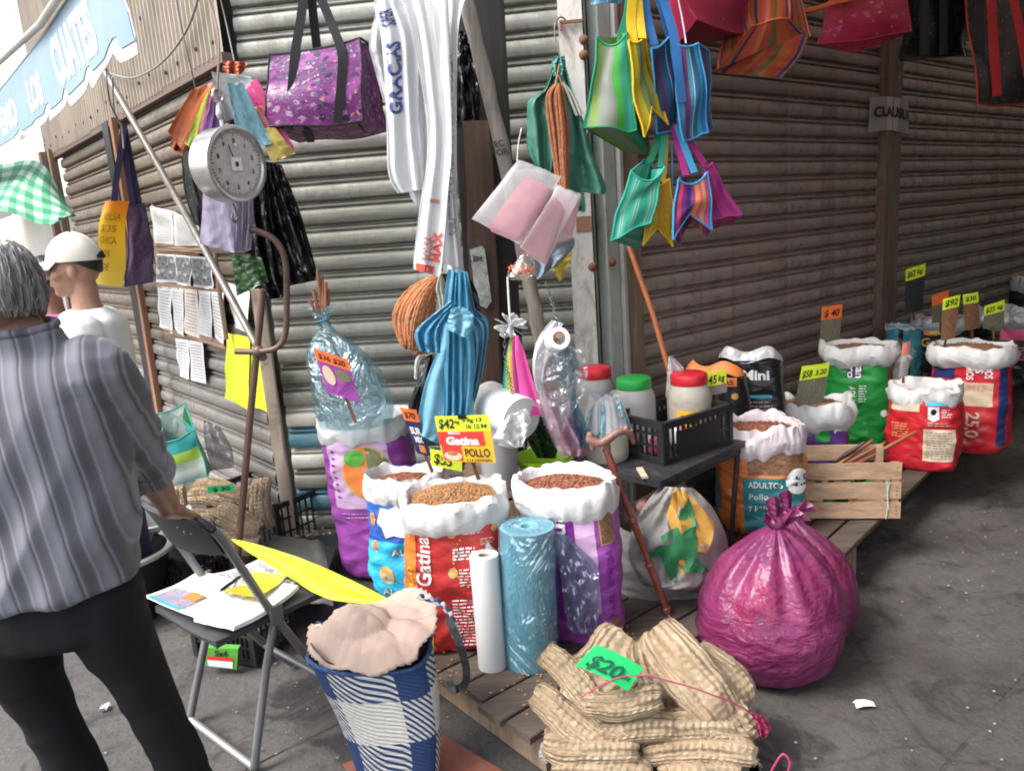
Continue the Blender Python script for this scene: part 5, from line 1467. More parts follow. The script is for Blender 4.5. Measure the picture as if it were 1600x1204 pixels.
tote('pink, orange and blue striped woven tote, lower row', [(1060, 280), (1106, 270), (1114, 358), (1049, 372)], [2.94, 2.98, 2.98, 2.94], [(1064, 275), (1098, 272), (1104, 372), (1060, 384)], 3.10, M_mst, M_mst, S_lb,
     notch=.08, sag=.03, straps=[([(1085, 270, 2.98), (1070, 230, 3.02), (1058, 195, 3.03)], .028, S_lb), ([(1072, 274, 2.97), (1060, 230, 3.02), (1052, 195, 3.03)], .028, S_m)], fold=.03, fold_b=.07)
tote('magenta woven tote with a pale mesh side, behind the striped one', [(1098, 258), (1112, 254), (1155, 334), (1112, 344)], [3.04, 3.06, 3.08, 3.05], [(1100, 262), (1118, 262), (1140, 348), (1116, 356)], 3.16, M_mag, striped('pale_mesh', [(0, (.45, .5, .4)), (.4, (.3, .45, .35)), (.7, (.5, .45, .42))], axis='v'), S_m,
     straps=[([(1100, 256, 3.05), (1080, 225, 3.05), (1062, 195, 3.05)], .028, S_m)], fold=.03)
cord('hanging_wire', 'thin blue cord hanging between the lower totes', [Q(1046, 195, 3.05), Q(1050, 240, 3.04), Q(1051, 292, 3.03)], .003, S_lb)
tote('blue tartan tote whose bottom just shows at the top edge, above the green one', [(928, -40), (985, -45), (978, 2), (924, 8)], 3.0, [(940, -40), (996, -44), (990, 0), (938, 4)], 3.12, striped('tartan', [(0, (.03, .25, .5)), (.3, (.6, .5, .1)), (.36, (.04, .3, .5)), (.6, (.5, .1, .06)), (.68, (.03, .2, .45))], rep=3), M_bst, S_lb, rim=False)

M_reddot = spots('red_dotted', (.34, .012, .05), [((.5, .08, .10), .12, 1), ((.20, .05, .03), .1, 1.6)], 9, base2=(.26, .01, .05))
M_ored = striped('orange_red_stripes', [(0, (.40, .07, .02)), (.12, (.02, .02, .06)), (.18, (.45, .06, .03)), (.36, (.50, .13, .03)), (.44, (.38, .05, .03)), (.55, (.12, .11, .03)), (.64, (.48, .10, .03)), (.8, (.42, .06, .03)), (.9, (.02, .03, .08)), (.95, (.2, .25, .4)), (.965, (.30, .05, .03))])
M_rdf = spots('red_flower_print', (.42, .02, .06), [((.60, .10, .22), .22, .8), ((.55, .42, .05), .12, 1.1), ((.25, .05, .2), .14, 1.5)], 9, base2=(.5, .03, .10), rough=.3)
M_bkp = spots('dark_picture_print', (.012, .012, .014), [((.16, .02, .02), .18, .8), ((.03, .08, .12), .2, 1.1), ((.25, .25, .24), .1, 1.6), ((.04, .08, .04), .15, 1.3)], 12, rough=.35, trans=0)
S_blk = pm('black_webbing', (.012, .012, .013), .7); S_red = pm('red_webbing', (.42, .015, .02), .6); S_or = pm('orange_webbing', (.6, .12, .03), .6)
G2 = 'printed shopping bags hung high on the right'
tote('dark red dotted shopping bag cut by the top edge, right of the blue totes', [(1030, -80), (1170, -80), (1166, 48), (1085, 30)], [3.3, 3.5, 3.5, 3.3], [(1045, -80), (1180, -80), (1164, 52), (1050, 72)], [3.5, 3.65, 3.65, 3.5], M_reddot, M_reddot, MC['red_dotted'], group=G2, name='shopping_bag', fold=.01)
tote('orange and red striped shopping bag with navy bands, below the dotted one', [(1168, -60), (1228, -60), (1232, 28), (1176, 40)], [3.55, 3.6, 3.55, 3.5], [(1172, -60), (1235, -60), (1264, 54), (1120, 108)], [3.7, 3.7, 3.6, 3.5], M_ored, M_ored, S_or, group=G2, name='shopping_bag', fold=.01)
sheets('striped_flap', 'orange striped lower flap of a shopping bag hanging askew', 'bag flap', [(drape([((1172, 50), (1264, 54)), ((1150, 80), (1250, 90)), ((1112, 112), (1222, 122))], 3.52, .5, .01, .2, d2=3.6, jit=.003), M_ored)])
tote('shiny red floral shopping bag with yellow dots, bulging above the wooden post', [(1310, -50), (1400, -50), (1423, 52), (1276, 70)], [3.8, 3.9, 3.95, 3.8], [(1322, -50), (1405, -50), (1420, 56), (1330, 84)], [4.0, 4.05, 4.0, 3.9], M_rdf, M_rdf, MC['red_flower_print'], group=G2, name='shopping_bag', fold=.01, bulge=.06)
cord('orange_edge', 'bright orange bag edge hanging along the top, left of the floral bag', [Q(1225, 14, 3.7), Q(1262, 17, 3.72), Q(1300, 6, 3.75), Q(1335, -2, 3.78)], .012, S_or, 'bag')
tote('black picture print shopping bag at the top right, next to the floral one', [(1412, -60), (1505, -60), (1512, 88), (1408, 88)], [4.0, 4.1, 4.1, 4.0], [(1416, -60), (1515, -60), (1518, 90), (1412, 90)], 4.3, M_bkp, M_bkp, S_blk, group=G2, name='shopping_bag', straps=[([(1445, -40, 3.98), (1444, 86, 3.98)], .05, S_blk), ([(1475, -40, 4.02), (1474, 86, 4.02)], .05, S_blk)], fold=.01)
tote('black shopping bag with vertical red straps, top right corner', [(1508, -60), (1660, -60), (1650, 158), (1517, 164)], [3.95, 4.2, 4.2, 3.95], [(1516, -60), (1670, -60), (1660, 152), (1530, 150)], 4.4, M_bkp, M_bkp, S_red, group=G2, name='shopping_bag',
     straps=[([(1547, -40, 3.95), (1552, 60, 3.95), (1558, 150, 3.95)], .055, S_red), ([(1580, -20, 4.0), (1596, 60, 4.0), (1606, 120, 4.0)], .05, S_red), ([(1530, -40, 3.94), (1532, 90, 3.94)], .05, S_blk)], fold=.01)

M_pur = spots('purple_picture_print', (.13, .02, .14), [((.36, .07, .33), .34, .55), ((.48, .30, .46), .26, .8), ((.025, .025, .07), .24, .9), ((.34, .05, .30), .22, 1.2), ((.56, .38, .08), .13, 1.0), ((.12, .12, .18), .22, 1.3), ((.55, .48, .55), .13, 1.9), ((.02, .02, .05), .12, 2.0)], 9, base2=(.24, .035, .22), rough=.4)
tb = tote('big purple picture print shopper with long black straps, high in front of the grey shutter', [(424, 85), (562, 60), (559, 188), (411, 204)], [3.12, 3.08, 3.06, 3.10], [(440, 84), (579, 70), (602, 205), (468, 226)], [3.3, 3.28, 3.28, 3.32], M_pur, M_pur, S_blk,
     straps=[([(451, 204, 3.088), (457, 130, 3.085), (461, 84, 3.095), (470, 30, 3.12), (476, -15, 3.14)], .034, S_blk), ([(527, 192, 3.06), (534, 120, 3.06), (533, 78, 3.07), (515, 30, 3.10), (496, -15, 3.12)], .034, S_blk), ([(496, 80, 3.2), (490, 30, 3.18), (486, -15, 3.16)], .034, S_blk),
             ([(486, 222, 3.3), (478, 204, 3.1)], .03, S_blk), ([(570, 212, 3.29), (556, 192, 3.1)], .03, S_blk)], group=None, name='shopping_bag', fold=.02)

M_deck = wood('worn_deck', (.085, .064, .05), (.15, .118, .095), axis=0, knots=.6)
def plank_mat(d):    
    return M_deck
def obox(mb, o, e1, e2, a0, a1, b0, b1, z0, z1, mi=0):
    """box in a ground frame o,e1,e2"""
    c = V(o) + V(e1) * ((a0 + a1) / 2) + V(e2) * ((b0 + b1) / 2) + UP * ((z0 + z1) / 2)
    return mb.box(c, V(e1) * ((a1 - a0) / 2), V(e2) * ((b1 - b0) / 2), UP * ((z1 - z0) / 2), mi=mi)
def deck(label, o, e1, e2, length, b0, b1, ztop, n, name='wooden_deck', seed=3):
    """boards along e1, each a piece; bearers below"""
    o = V((o[0], o[1], 0)); root = thing(name, label, 'platform', o, group='wooden decks under the goods')
    rn = random.Random(seed); wd = (b1 - b0) / n; th = .022
    me = None
    for k in range(n):
        mb = MB(); a0 = rn.uniform(-.025, .012); a1 = length + rn.uniform(-.02, .03); N = 10
        p0, p1 = b0 + k * wd + .006, b0 + (k + 1) * wd - .006
        zz = rn.uniform(-.003, .003)
        for i in range(N + 1):
            t = i / N
            for b_, z_ in ((p0, ztop - th), (p0, ztop - .003), (p0 + .004, ztop), (p1 - .004, ztop), (p1, ztop - .003), (p1, ztop - th)):
                p = o + e1 * lerp(a0, a1, t) + e2 * (b_ + .002 * nz((t * 7, k, 1), 1)) + UP * (z_ + zz + .003 * nz((t * 5, k * 3, 2), 1))
                mb.add(p, (t, 0))
        for i in range(N):
            for j in range(6):
                q = i * 6
                mb.face(q + j, q + (j + 1) % 6, q + 6 + (j + 1) % 6, q + 6 + j)
        mb.face(*range(6)); mb.face(*[N * 6 + j for j in range(5, -1, -1)])
        mb.build('board', M_deck, root, ang=30)
    for a in [.05, length * .5, length - .12]:
        mb = MB(); obox(mb, o, e1, e2, a, a + .09, b0 + .01, b1 - .01, .004, ztop - th - .006); mb.build('bearer', M_tim, root, smooth=False)
    return root
E2 = -NR
deck('slatted wooden pallet under the front sacks and plastic rolls', (-.20, 2.13), DR, E2, .95, -.52, .30, .15, 7)
eA, eB = G(1400, 787, .2), G(1592, 598, .2)
e1 = (eB - eA).normalized(); e2 = V((e1.y, -e1.x, 0))
deck('long wooden deck along the brown shutters carrying the right hand sacks', eA - e1 * .62, e1, e2, 4.4, -1.02, .0, .2, 9, seed=5)

M_blackp = pm('black_table_paint', (.022, .022, .026), .5, var=.3, vs=9, dirt=(.14, .12, .10), dirt_amt=.35, bump=.15)
tF, t1, t2 = V((.50, 2.60, 0)), V((.72, .69, 0)).normalized(), V((-.69, .72, 0)).normalized()
tbl = thing('folding_table', 'small black folding table with worn edges, holding the jars and black crate', 'table', tF + t1 * .3 + t2 * .22)
mb = MB(); obox(mb, tF, t1, t2, -.0, .66, 0, .46, .598, .622); mb.build('table_top', M_blackp, tbl, smooth=False)
for a, b in ((.05, .03), (.60, .03), (.05, .42), (.60, .42)):
    mb = MB(); mb.tube([tF + t1 * a + t2 * b + UP * .598, tF + t1 * (a + (.08 if a < .3 else -.10)) + t2 * b + UP * .0], .011, 8); mb.build('leg', M_blackp, tbl)
mb = MB(); obox(mb, tF, t1, t2, .04, .62, .02, .035, .565, .596); obox(mb, tF, t1, t2, .04, .62, .425, .44, .565, .596); mb.build('apron', M_blackp, tbl, smooth=False)
ch = thing('wood_scrap', 'pale splinter of wood on the front corner of the black table', 'scrap', G(1003, 740, .63))
mb = MB(); mb.beam(G(999, 731, .628), G(1008, 746, .628), UP, .008, .022); mb.build('splinter', M_timp, ch, smooth=False)

M_crate = pm('black_crate_plastic', (.016, .016, .018), .42, var=.2, vs=12, bump=.1)
def crate(label, o, e1, e2, L, W_, H, solid=True, mat=M_crate, nb=(14, 9), tilt=None, group='black lattice crates'):
    """o: front corner on its support; e1,e2 ground directions"""
    root = thing('plastic_crate', label, 'crate', o, group=group)
    o = V(o)
    def side(p, d, n, ln, k, solid=False):
        mb = MB(); t = .010
        def bx(a0, a1, z0, z1, th=t): mb.box(p + d * ((a0 + a1) / 2) + UP * ((z0 + z1) / 2) + n * (t / 2), d * ((a1 - a0) / 2), n * (th / 2), UP * ((z1 - z0) / 2))
        bx(0, ln, 0, .022, .013); bx(0, ln, H - .028, H, .020); bx(0, ln, H * .36, H * .36 + .009, .009)
        if not solid: bx(0, ln, H * .64, H * .64 + .009, .009)
        bx(0, .022, 0, H, .016); bx(ln - .022, ln, 0, H, .016)
        for i in range(1, k):
            a = ln * i / k
            if solid and .2 * ln < a < .8 * ln: bx(a - .004, a + .004, H * .70, H - .02, .008)
            else: bx(a - .004, a + .004, .01, H - .02, .008)
        if solid: bx(ln * .2, ln * .8, .018, H * .70, .012)
        mb.build('side_panel', mat, root, smooth=False)
    side(o, e1, e2, L, nb[0], solid); side(o + e2 * W_, e1, -e2, L, nb[0], solid)
    side(o, e2, e1, W_, nb[1]); side(o + e1 * L, e2, -e1, W_, nb[1])
    mb = MB(); mb.box(o + e1 * L / 2 + e2 * W_ / 2 + UP * .006, e1 * (L / 2 - .012), e2 * (W_ / 2 - .012), UP * .004); mb.build('floor_panel', mat, root, smooth=False)
    return root
cF = G(1038, 727, .624); c1_ = (G(1145, 691, .624) - cF); c2_ = (G(984, 714, .624) - cF)
cL = c1_.length; c1_.normalize(); c2p = V((-c1_.y, c1_.x, 0)); cW = max(.2, c2_.length)
crate('black lattice crate with a solid middle plate on the folding table, jars inside', cF, c1_, c2p, cL, cW + .08, .165)

M_jar = pm('clear_jar_plastic', (.50, .51, .50), .22, clear=.25, trans=.25, var=.06, vs=4, bump=.1)
M_jarw = pm('cloudy_jar_plastic', (.60, .56, .47), .35, trans=.3, var=.08, vs=5, dirt=(.38, .27, .17), dirt_amt=.5)
M_lidr = pm('red_lid', (.56, .02, .035), .35, var=.05, bump=.05); M_lidg = pm('green_lid', (.02, .30, .055), .35, var=.05, bump=.05)
def jar(label, c, R, H, mlid, mbody, mfill, fillh=.6, label_fn=None):
    root = thing('plastic_jar', label, 'jar', c, group='wide plastic jars with screw lids')
    mb = MB()
    mb.lathe([(0, .002), (R * .9, .0), (R * .98, .012), (R, H * .2), (R, H * .62), (R * .97, H * .7), (R * .86, H * .80), (R * .76, H * .86), (R * .74, H * .92), (R * .71, H * .92), (R * .72, H * .86), (R * .83, H * .79), (R * .96, H * .62), (R * .96, H * .2), (R * .9, .014), (0, .01)], c, UP, 40); mb.build('body', mbody, root)
    mb = MB(); n = 60
    pr = [(0, H + .002), (R * .62, H + .003), (R * .70, H + .001), (R * .79, H - .003), (R * .82, H - .01), (R * .82, H - .042), (R * .80, H - .046), (R * .76, H - .044)]
    for k, (r, h) in enumerate(pr):
        for i in range(n + 1):
            a = 2 * PI * i / n; rr = r * (1 + (.012 if (i % 2 and 3 < k < 7) else 0)); mb.add(V(c) + V((math.cos(a) * rr, math.sin(a) * rr, h)))
    for k in range(len(pr) - 1):
        for i in range(n): q = k * (n + 1) + i; mb.face(q, q + 1, q + n + 2, q + n + 1)
    mb.build('lid', mlid, root, ang=35)
    if mfill:
        mb = MB(); mb.lathe([(0, .014), (R * .90, .016), (R * .94, .03), (R * .94, H * fillh), (R * .5, H * fillh + .012), (0, H * fillh + .006)], c, UP, 32); mb.build('contents', mfill, root)
    if label_fn: label_fn(root, V(c), R, H)
    return root
def jar_at(px, py, ztop, H, **k):
    p = G(px, py, ztop); return V((p.x, p.y, ztop - H))
jar('jar with a bright green lid standing in the black crate', jar_at(990, 589, .90, .27), .088, .27, M_lidg, M_jar, pm('grey_powder', (.34, .34, .33), .8, var=.15, vs=20), .45)
def jl(root, c, R, H):
    a0 = -2.35
    F = lambda x, y: c + V((math.cos(a0 + x / R) * (R + .002), math.sin(a0 + x / R) * (R + .002), .05 + y))
    mb = MB(); mb.grid(lambda u, v: F(.085 * u, .09 * v), 10, 6); mb.build('label', M_cardy, root)
    F2 = lambda x, y: c + V((math.cos(a0 + x / R) * (R + .0035), math.sin(a0 + x / R) * (R + .0035), .05 + y))
    mb = MB(); text_on(mb, 'INO', lambda x, y: F2(.012 + x, .03 + y), .04, .0025, .1, fit=.065); mb.build('lettering', M_ink, root, smooth=False)
jar('jar of cream powder with a red lid and yellow label, right in the crate', jar_at(1076, 582, .905, .28), .092, .28, M_lidr, M_jarw, pm('cream_powder', (.55, .45, .32), .8, var=.15, vs=20), .7, jl)
jar('half hidden jar with a red lid at the back, beside the pale post', jar_at(928, 573, .93, .28), .088, .28, M_lidr, M_jar, pm('dark_seed', (.12, .115, .11), .8, var=.3, vs=60), .6)
wj = G(952, 722, .624); wj = V((wj.x, wj.y + .05, .624))
j4 = jar('squat milky jar wrapped in clear film with a cane resting on it', wj, .085, .19, pm('white_lid', (.6, .58, .55), .5), M_jarw, pm('cream_powder', (.55, .45, .32)), .6)
for k in range(3):
    mb = MB()
    def wrap(u, v, k=k):
        a = 2 * PI * u + k
        r = lerp(.086, .045, v) * (1 + .22 * v * math.sin(a * 5 + k * 2) + .1 * math.sin(a * 9 + 3 * k)) * (1 + .04 * k)
        return wj + V((math.cos(a) * r, math.sin(a) * r, .135 + .115 * v - .012 * k + .02 * math.sin(a * 3 + k) * v))
    mb.grid(wrap, 48, 12); mb.build('film_wrap', [M_milky, M_wfilm, M_clearb][k], j4, ang=80)
wt = thing('film_tuft', 'white twisted film peak behind the red lid jar', 'film', Q(1055, 590, 3.2))
mb = MB(); mb.shell(drape([((1045, 556), (1050, 556)), ((1043, 580), (1068, 575)), ((1040, 620), (1078, 600))], 3.15, 2, .02, .2, jit=.015), 12, 14, .001); mb.build('film', M_wfilm, wt)
cb = thing('printed_packet', 'white and pink printed packets lying inside the black crate', 'packet', cF + c1_ * .1 + c2p * .1)
rn = random.Random(12)
for k in range(7):
    q = cF + c1_ * rn.uniform(.04, .26) + c2p * rn.uniform(.035, .16) + UP * rn.uniform(.03, .10)
    mb = MB(); ball(mb, q, rn.uniform(.03, .045), rn.uniform(.02, .03), rn.uniform(.035, .05), 10, Matrix.Rotation(rn.uniform(0, 3), 3, 'Z')); mb.build('packet', [M_whitep, M_pink, M_whitep, M_lilac][k % 4], cb)

cn = thing('walking_cane', 'red brown carved walking cane with a T handle leaning on the milky jar', 'cane', G(1062, 1010, 0))
M_cane = pm('red_brown_lacquer', (.19, .045, .03), .25, var=.2, vs=18, coat=.4)
M_carv = pm('carved_brown', (.20, .10, .075), .45, var=.3, vs=40, bump=.5, bs=60)
ct, cbm = Q(946, 700, 2.56), Q(1060, 1000, 2.50)
mb = MB(); mb.tube([ct.lerp(cbm, k / 20) for k in range(21)], [.0125 + .0012 * math.sin(k) for k in range(21)], 12); mb.build('shaft', M_cane, cn)
for tt in (.36, .37, .60, .83):
    mb = MB(); a = (cbm - ct).normalized(); mb.lathe([(.0125, -.008), (.0165, -.005), (.0175, 0), (.0165, .005), (.0125, .008)], ct.lerp(cbm, tt), a, 14); mb.build('ring', M_cane, cn)
for tt in (.605, .84):
    mb = MB(); mb.lathe([(.0128, -.004), (.0150, 0), (.0128, .004)], ct.lerp(cbm, tt), (cbm - ct), 12); mb.build('pin', M_galv, cn)
mb = MB(); limb(mb, [Q(922, 686, 2.55), Q(936, 692, 2.54), Q(950, 686, 2.54), Q(968, 674, 2.54), Q(984, 676, 2.55), Q(990, 690, 2.56)], [.017, .015, .016, .013, .012, .009], 12)
limb(mb, [Q(922, 680, 2.55), Q(926, 700, 2.55)], [.014, .010], 10); limb(mb, [Q(948, 690, 2.545), ct.lerp(cbm, .03)], [.014, .0125], 10)
ball(mb, Q(979, 668, 2.545), .009); ball(mb, Q(987, 672, 2.55), .008)
mesh_obj('handle', remesh(mb, .003, 1), M_carv, cn)

bs = thing('broomstick', 'orange brown broomstick leaning against the pale post', 'stick', Q(1062, 640, 3.2))
mb = MB(); mb.tube([Q(1066, 650, 3.22), Q(1020, 490, 3.42), Q(978, 372, 3.6)], .013, 10); mb.build('shaft', pm('varnished_orange', (.34, .10, .03), .35, var=.15, vs=9), bs)

def gyz(x, y, z): return G(x, y, z)
r1 = gyz(770, 1040, .15); r1t = Q(756, 866, r1.y + .02)
ra = thing('film_roll', 'slim white plastic roll standing on the pallet in front of the red sack', 'film roll', r1, group='rolls of plastic film on the pallet')
ax = (r1t - r1); hh = ax.length; ax.normalize()
mb = MB(); mb.lathe([(0, 0), (.046, .0), (.047, .004), (.047, hh - .004), (.046, hh), (.019, hh), (.018, hh - .03), (.018, hh - .09), (0, hh - .09)], r1, ax, 32); mb.build('roll', pm('white_roll', (.70, .71, .71), .3, var=.05, vs=4, trans=.15, bump=.08, bs=14), ra, ang=50)
mb = MB(); mb.lathe([(.0178, hh - .085), (.0165, hh - .01), (.0178, hh - .004)], r1, ax, 16); mb.build('core', MC['cardboard_tube'], ra)
mb = MB(); mb.shell(drape([((782, 862), (790, 880)), ((790, 950), (798, 955)), ((790, 1040), (800, 1046))], r1.y + .02, .5, .004, .2), 6, 16, .001); mb.build('loose_edge', M_milky, ra)
r2 = gyz(831, 1030, .15); r2t = Q(823, 822, r2.y + .01)
rb = thing('film_roll', 'thick pale blue plastic roll in glossy wrapping standing on the pallet', 'film roll', r2, group='rolls of plastic film on the pallet')
ax = (r2t - r2); hh = ax.length; ax.normalize(); RR = .090
mb = MB(); mb.lathe([(0, 0), (RR - .004, 0), (RR - .003, hh), (RR * .62, hh + .002), (RR * .6, hh), (RR * .4, hh + .003), (RR * .38, hh + .001), (.020, hh + .002), (.016, hh - .03), (0, hh - .06)], r2, ax, 40)
mb.build('roll', pm('blue_roll', (.20, .43, .52), .4, var=.08, vs=3, trans=.1), rb, ang=40)
def wrapf(u, v):
    a = 2 * PI * u; p = r2 + ax * (hh * v * 1.012)
    s = ax.orthogonal().normalized(); b = ax.cross(s)
    q = V((math.cos(a) * 2, math.sin(a) * 2, v * 5))
    cz = abs(noise.noise(V((q.x * .7 + v * 3, q.y * .7 - v * 2, v * 5.5)))) 
    r = RR + .002 + .005 * max(0, .07 - cz) * 14 + .0015 * noise.noise(q * 2)
    return p + (s * math.cos(a) + b * math.sin(a)) * r
mb = MB(); mb.grid(wrapf, 72, 48); mb.build('wrapping', gloss_film('gloss_blue_film', (.85, .94, .97), .30, .15, 3.4, 1.0, (.75, .92, .97), milk=.06), rb, ang=80)
mb = MB(); mb.grid(lambda u, v: wrapf(u, 1).lerp(r2 + ax * (hh * 1.03 + .01 * math.sin(u * 20)), .12 + .5 * v), 40, 4); mb.build('wrapping_top', MC['gloss_blue_film'], rb)
sf = thing('loose_film', 'silvery loose sheet of clear film hanging from the blue roll over the purple sack', 'film', Q(905, 985, 2.28))
mb = MB(); mb.shell(drape([((866, 832), (886, 836)), ((872, 870), (930, 880)), ((878, 910), (936, 905)), ((882, 950), (936, 945)), ((890, 988), (932, 992))], 2.30, 1.6, .016, .3, jit=.022), 26, 34, .001); mb.build('sheet', gloss_film('silver_film', (.80, .84, .92), .34, .2, 3.5, .6, (.8, .84, .95), milk=.35), sf, ang=80)

hb = thing('wooden_box', 'rough wooden box behind the sacks carrying the bucket and basin', 'box', V((.02, 3.06, 0)))
mb = MB()
for k in range(5): mb.box(V((.02, 2.84, .06 + k * .10)), (.24, 0, 0), (0, .01, 0), (0, 0, .043))
mb.box(V((.02, 3.04, .53)), (.25, 0, 0), (0, .21, 0), (0, 0, .011)); mb.box(V((.02, 3.24, .26)), (.24, 0, 0), (0, .01, 0), (0, 0, .25))
mb.build('panels', M_tim, hb, smooth=False)
bk_ = thing('bucket', 'translucent white plastic bucket behind the yellow price card', 'bucket', V((-.07, 2.90, .543)))
mb = MB(); mb.lathe([(0, .0), (.072, .0), (.08, .26), (.084, .262), (.084, .27), (.077, .27), (.07, .01), (0, .01)], V((-.07, 2.90, .543)), UP, 32); mb.build('body', M_jar, bk_)
bs2 = thing('basin', 'lime green plastic basin behind the purple sack', 'basin', V((.11, 2.98, .543)))
mb = MB(); mb.lathe([(0, .0), (.08, .0), (.118, .08), (.126, .082), (.128, .088), (.12, .092), (.112, .085), (.076, .008), (0, .008)], V((.11, 2.98, .543)), UP, 36); mb.build('body', pm('lime_plastic', (.36, .62, .02), .35, var=.05, trans=.15), bs2)
wr = thing('film_roll', 'fat white roll lying behind the price card with torn film at its end', 'film roll', Q(790, 645, 2.85))
a_ = Q(762, 628, 3.0); b_ = Q(815, 655, 2.80); ax = (b_ - a_); hh = ax.length; ax.normalize()
mb = MB(); mb.lathe([(.0, 0), (.085, 0), (.088, .004), (.088, hh - .01), (.083, hh), (.03, hh), (.028, hh - .08), (0, hh - .08)], a_, ax, 32); mb.build('roll', MC['white_roll'], wr, ang=50)
for k, r4 in enumerate([[((792, 650), (822, 638)), ((780, 668), (830, 655)), ((770, 690), (826, 672)), ((800, 700), (815, 698))], [((800, 640), (826, 640)), ((800, 660), (820, 668)), ((806, 690), (820, 700))]]):
    mb = MB(); mb.shell(drape(r4, 2.76 + .03 * k, 1.7, .022, .2 + .4 * k, jit=.02), 14, 16, .001); mb.build('torn_film', M_wfilm, wr, ang=80)
sheets('green_bag', 'dark green crumpled bag under the hanging pink sheets', 'plastic bag', [(drape([((822, 660), (850, 655)), ((826, 690), (872, 680)), ((840, 715), (868, 716))], 2.95, 2, .03, .2, jit=.02), M_dgfilm)])

fsb = G(1055, 985, 0); fsb = V((fsb.x + .0, fsb.y + .10, 0))
skf = Sack(fsb, R_(-10), .37, .27, .40, seed=21, bulge=.07)
fs = add_sack(skf, 'slumped white woven sack with a green leaf and yellow print, below the table', pm('grey_white_weave', (.27, .255, .245), .6, var=.15, vs=5, dirt=(.25, .2, .17), dirt_amt=.5, crinkle=.4, cs=10, bs=170), [], rim=0, group=None)
def flap(u, v):
    r4 = [(1030, 760, 1082, 762), (1004, 795, 1112, 792), (986, 835, 1134, 838), (984, 872, 1137, 880), (1000, 905, 1120, 915), (1010, 915, 1090, 925)]
    xl, yl, xr, yr = cat(r4, v); x, y = lerp(xl, xr, u), lerp(yl, yr, u)
    d = 2.62 - .13 * math.sin(PI * u) ** .7 * (.4 + .6 * v) + .03 * noise.noise(V((u * 4, v * 4, 3))) + .055 * (abs(noise.noise(V((u * 4 + v * 4, v * 3 - u * 3, 9)))))
    return Q(x, y, d)
mb = MB(); mb.shell(flap, 34, 34, .003); mb.build('folded_top', MC['grey_white_weave'], fs, ang=80)
def flap_poly(pts, mat, nm, e):
    bm = bmesh.new(); bm.faces.new([bm.verts.new((a, b, 0)) for a, b in pts]); bmesh.ops.triangulate(bm, faces=bm.faces[:])
    for _ in range(3): bmesh.ops.subdivide_edges(bm, edges=[x for x in bm.edges if x.calc_length() > .05], cuts=1); 
    bmesh.ops.triangulate(bm, faces=bm.faces[:]); mb = MB()
    for i, v in enumerate(bm.verts): v.index = i; mb.add(flap(v.co.x, v.co.y) + V((0, -e, .002)))
    for f in bm.faces: mb.face(*[v.index for v in f.verts])
    bm.free(); mb.build(nm, mat, fs)
flap_poly([(.42, .02), (.75, .06), (.92, .30), (.78, .52), (.62, .50), (.55, .70), (.40, .62), (.45, .40), (.35, .25)], pm('ochre_print', (.50, .27, .05), .6), 'flower_print', .010)
Mlf = pm('leaf_print', (.02, .17, .06), .6)
for pts in ([(.46, .28), (.62, .16), (.72, .10), (.60, .30), (.52, .42), (.55, .60), (.66, .68), (.56, .68), (.48, .62), (.46, .78), (.40, .80), (.42, .55), (.30, .55), (.12, .62), (.28, .48), (.42, .46)], [(.56, .50), (.70, .58), (.82, .66), (.68, .68), (.58, .62)], [(.30, .40), (.44, .34), (.42, .40), (.33, .45)]):
    flap_poly(pts, Mlf, 'leaf_print', .015)
pkk = thing('shaded_packets', 'pink floral packets stuffed under the table behind the white sack', 'packet', Q(1030, 780, 2.8))
for k, (x, y) in enumerate(((1012, 790), (1035, 775), (1048, 800), (1020, 812))):
    mb = MB(); ball(mb, Q(x, y, 2.80 + .02 * k), .045, .03, .035, 12); mb.build('packet', spots('dusty_pink_print', (.34, .16, .17), [((.45, .35, .33), .2, 1)], 16, trans=0, uv=False), pkk)

m_, t_, p_, o_ = nodes('magenta_bag_film')
v_ = coord(t_)
c_ = ramp(t_, noise_n(t_, v_, 5, 4, .5, .5), [(.3, (.28, .045, .16)), (.7, (.42, .095, .26))])
t_.links.new(c_, p_.inputs['Base Color']); p_.inputs['Roughness'].default_value = .13; p_.inputs['Coat Weight'].default_value = .6; p_.inputs['Coat Roughness'].default_value = .08
wv = coord(t_, (6, 6, 11)); n3 = noise_n(t_, wv, 1.1, 6, .62, 1.6); n4 = noise_n(t_, coord(t_, (3, 3, 3)), 4.2, 5, .6, 2.2)
bumpn(t_, p_, mathn(t_, 'ADD', n3, mathn(t_, 'MULTIPLY', n4, .8)), 1.0, .06)
sheerize(t_, p_, o_, .12, .42, (.8, .3, .5))
m_, t_, p_, o_ = nodes('magenta_film'); v_ = coord(t_)
t_.links.new(ramp(t_, noise_n(t_, v_, 5, 4, .5, .5), [(.3, (.22, .03, .12)), (.7, (.36, .07, .22))]), p_.inputs['Base Color'])
p_.inputs['Roughness'].default_value = .30; p_.inputs['Coat Weight'].default_value = .55; p_.inputs['Coat Roughness'].default_value = .13
n3 = noise_n(t_, coord(t_, (1, 1, 1.5)), 3.4, 4, .55, 2.2); n4 = noise_n(t_, coord(t_, (1, 1, 2.4)), 8, 3, .5, 1.5)
rd = mathn(t_, 'ADD', mathn(t_, 'ABSOLUTE', mathn(t_, 'SUBTRACT', n3, .5)), mathn(t_, 'MULTIPLY', mathn(t_, 'ABSOLUTE', mathn(t_, 'SUBTRACT', n4, .5)), .5))
bumpn(t_, p_, mathn(t_, 'MULTIPLY', rd, -1.0), .75, .05)
sheerize(t_, p_, o_, .12, .42, (.85, .40, .60)); M_mag_film = m_
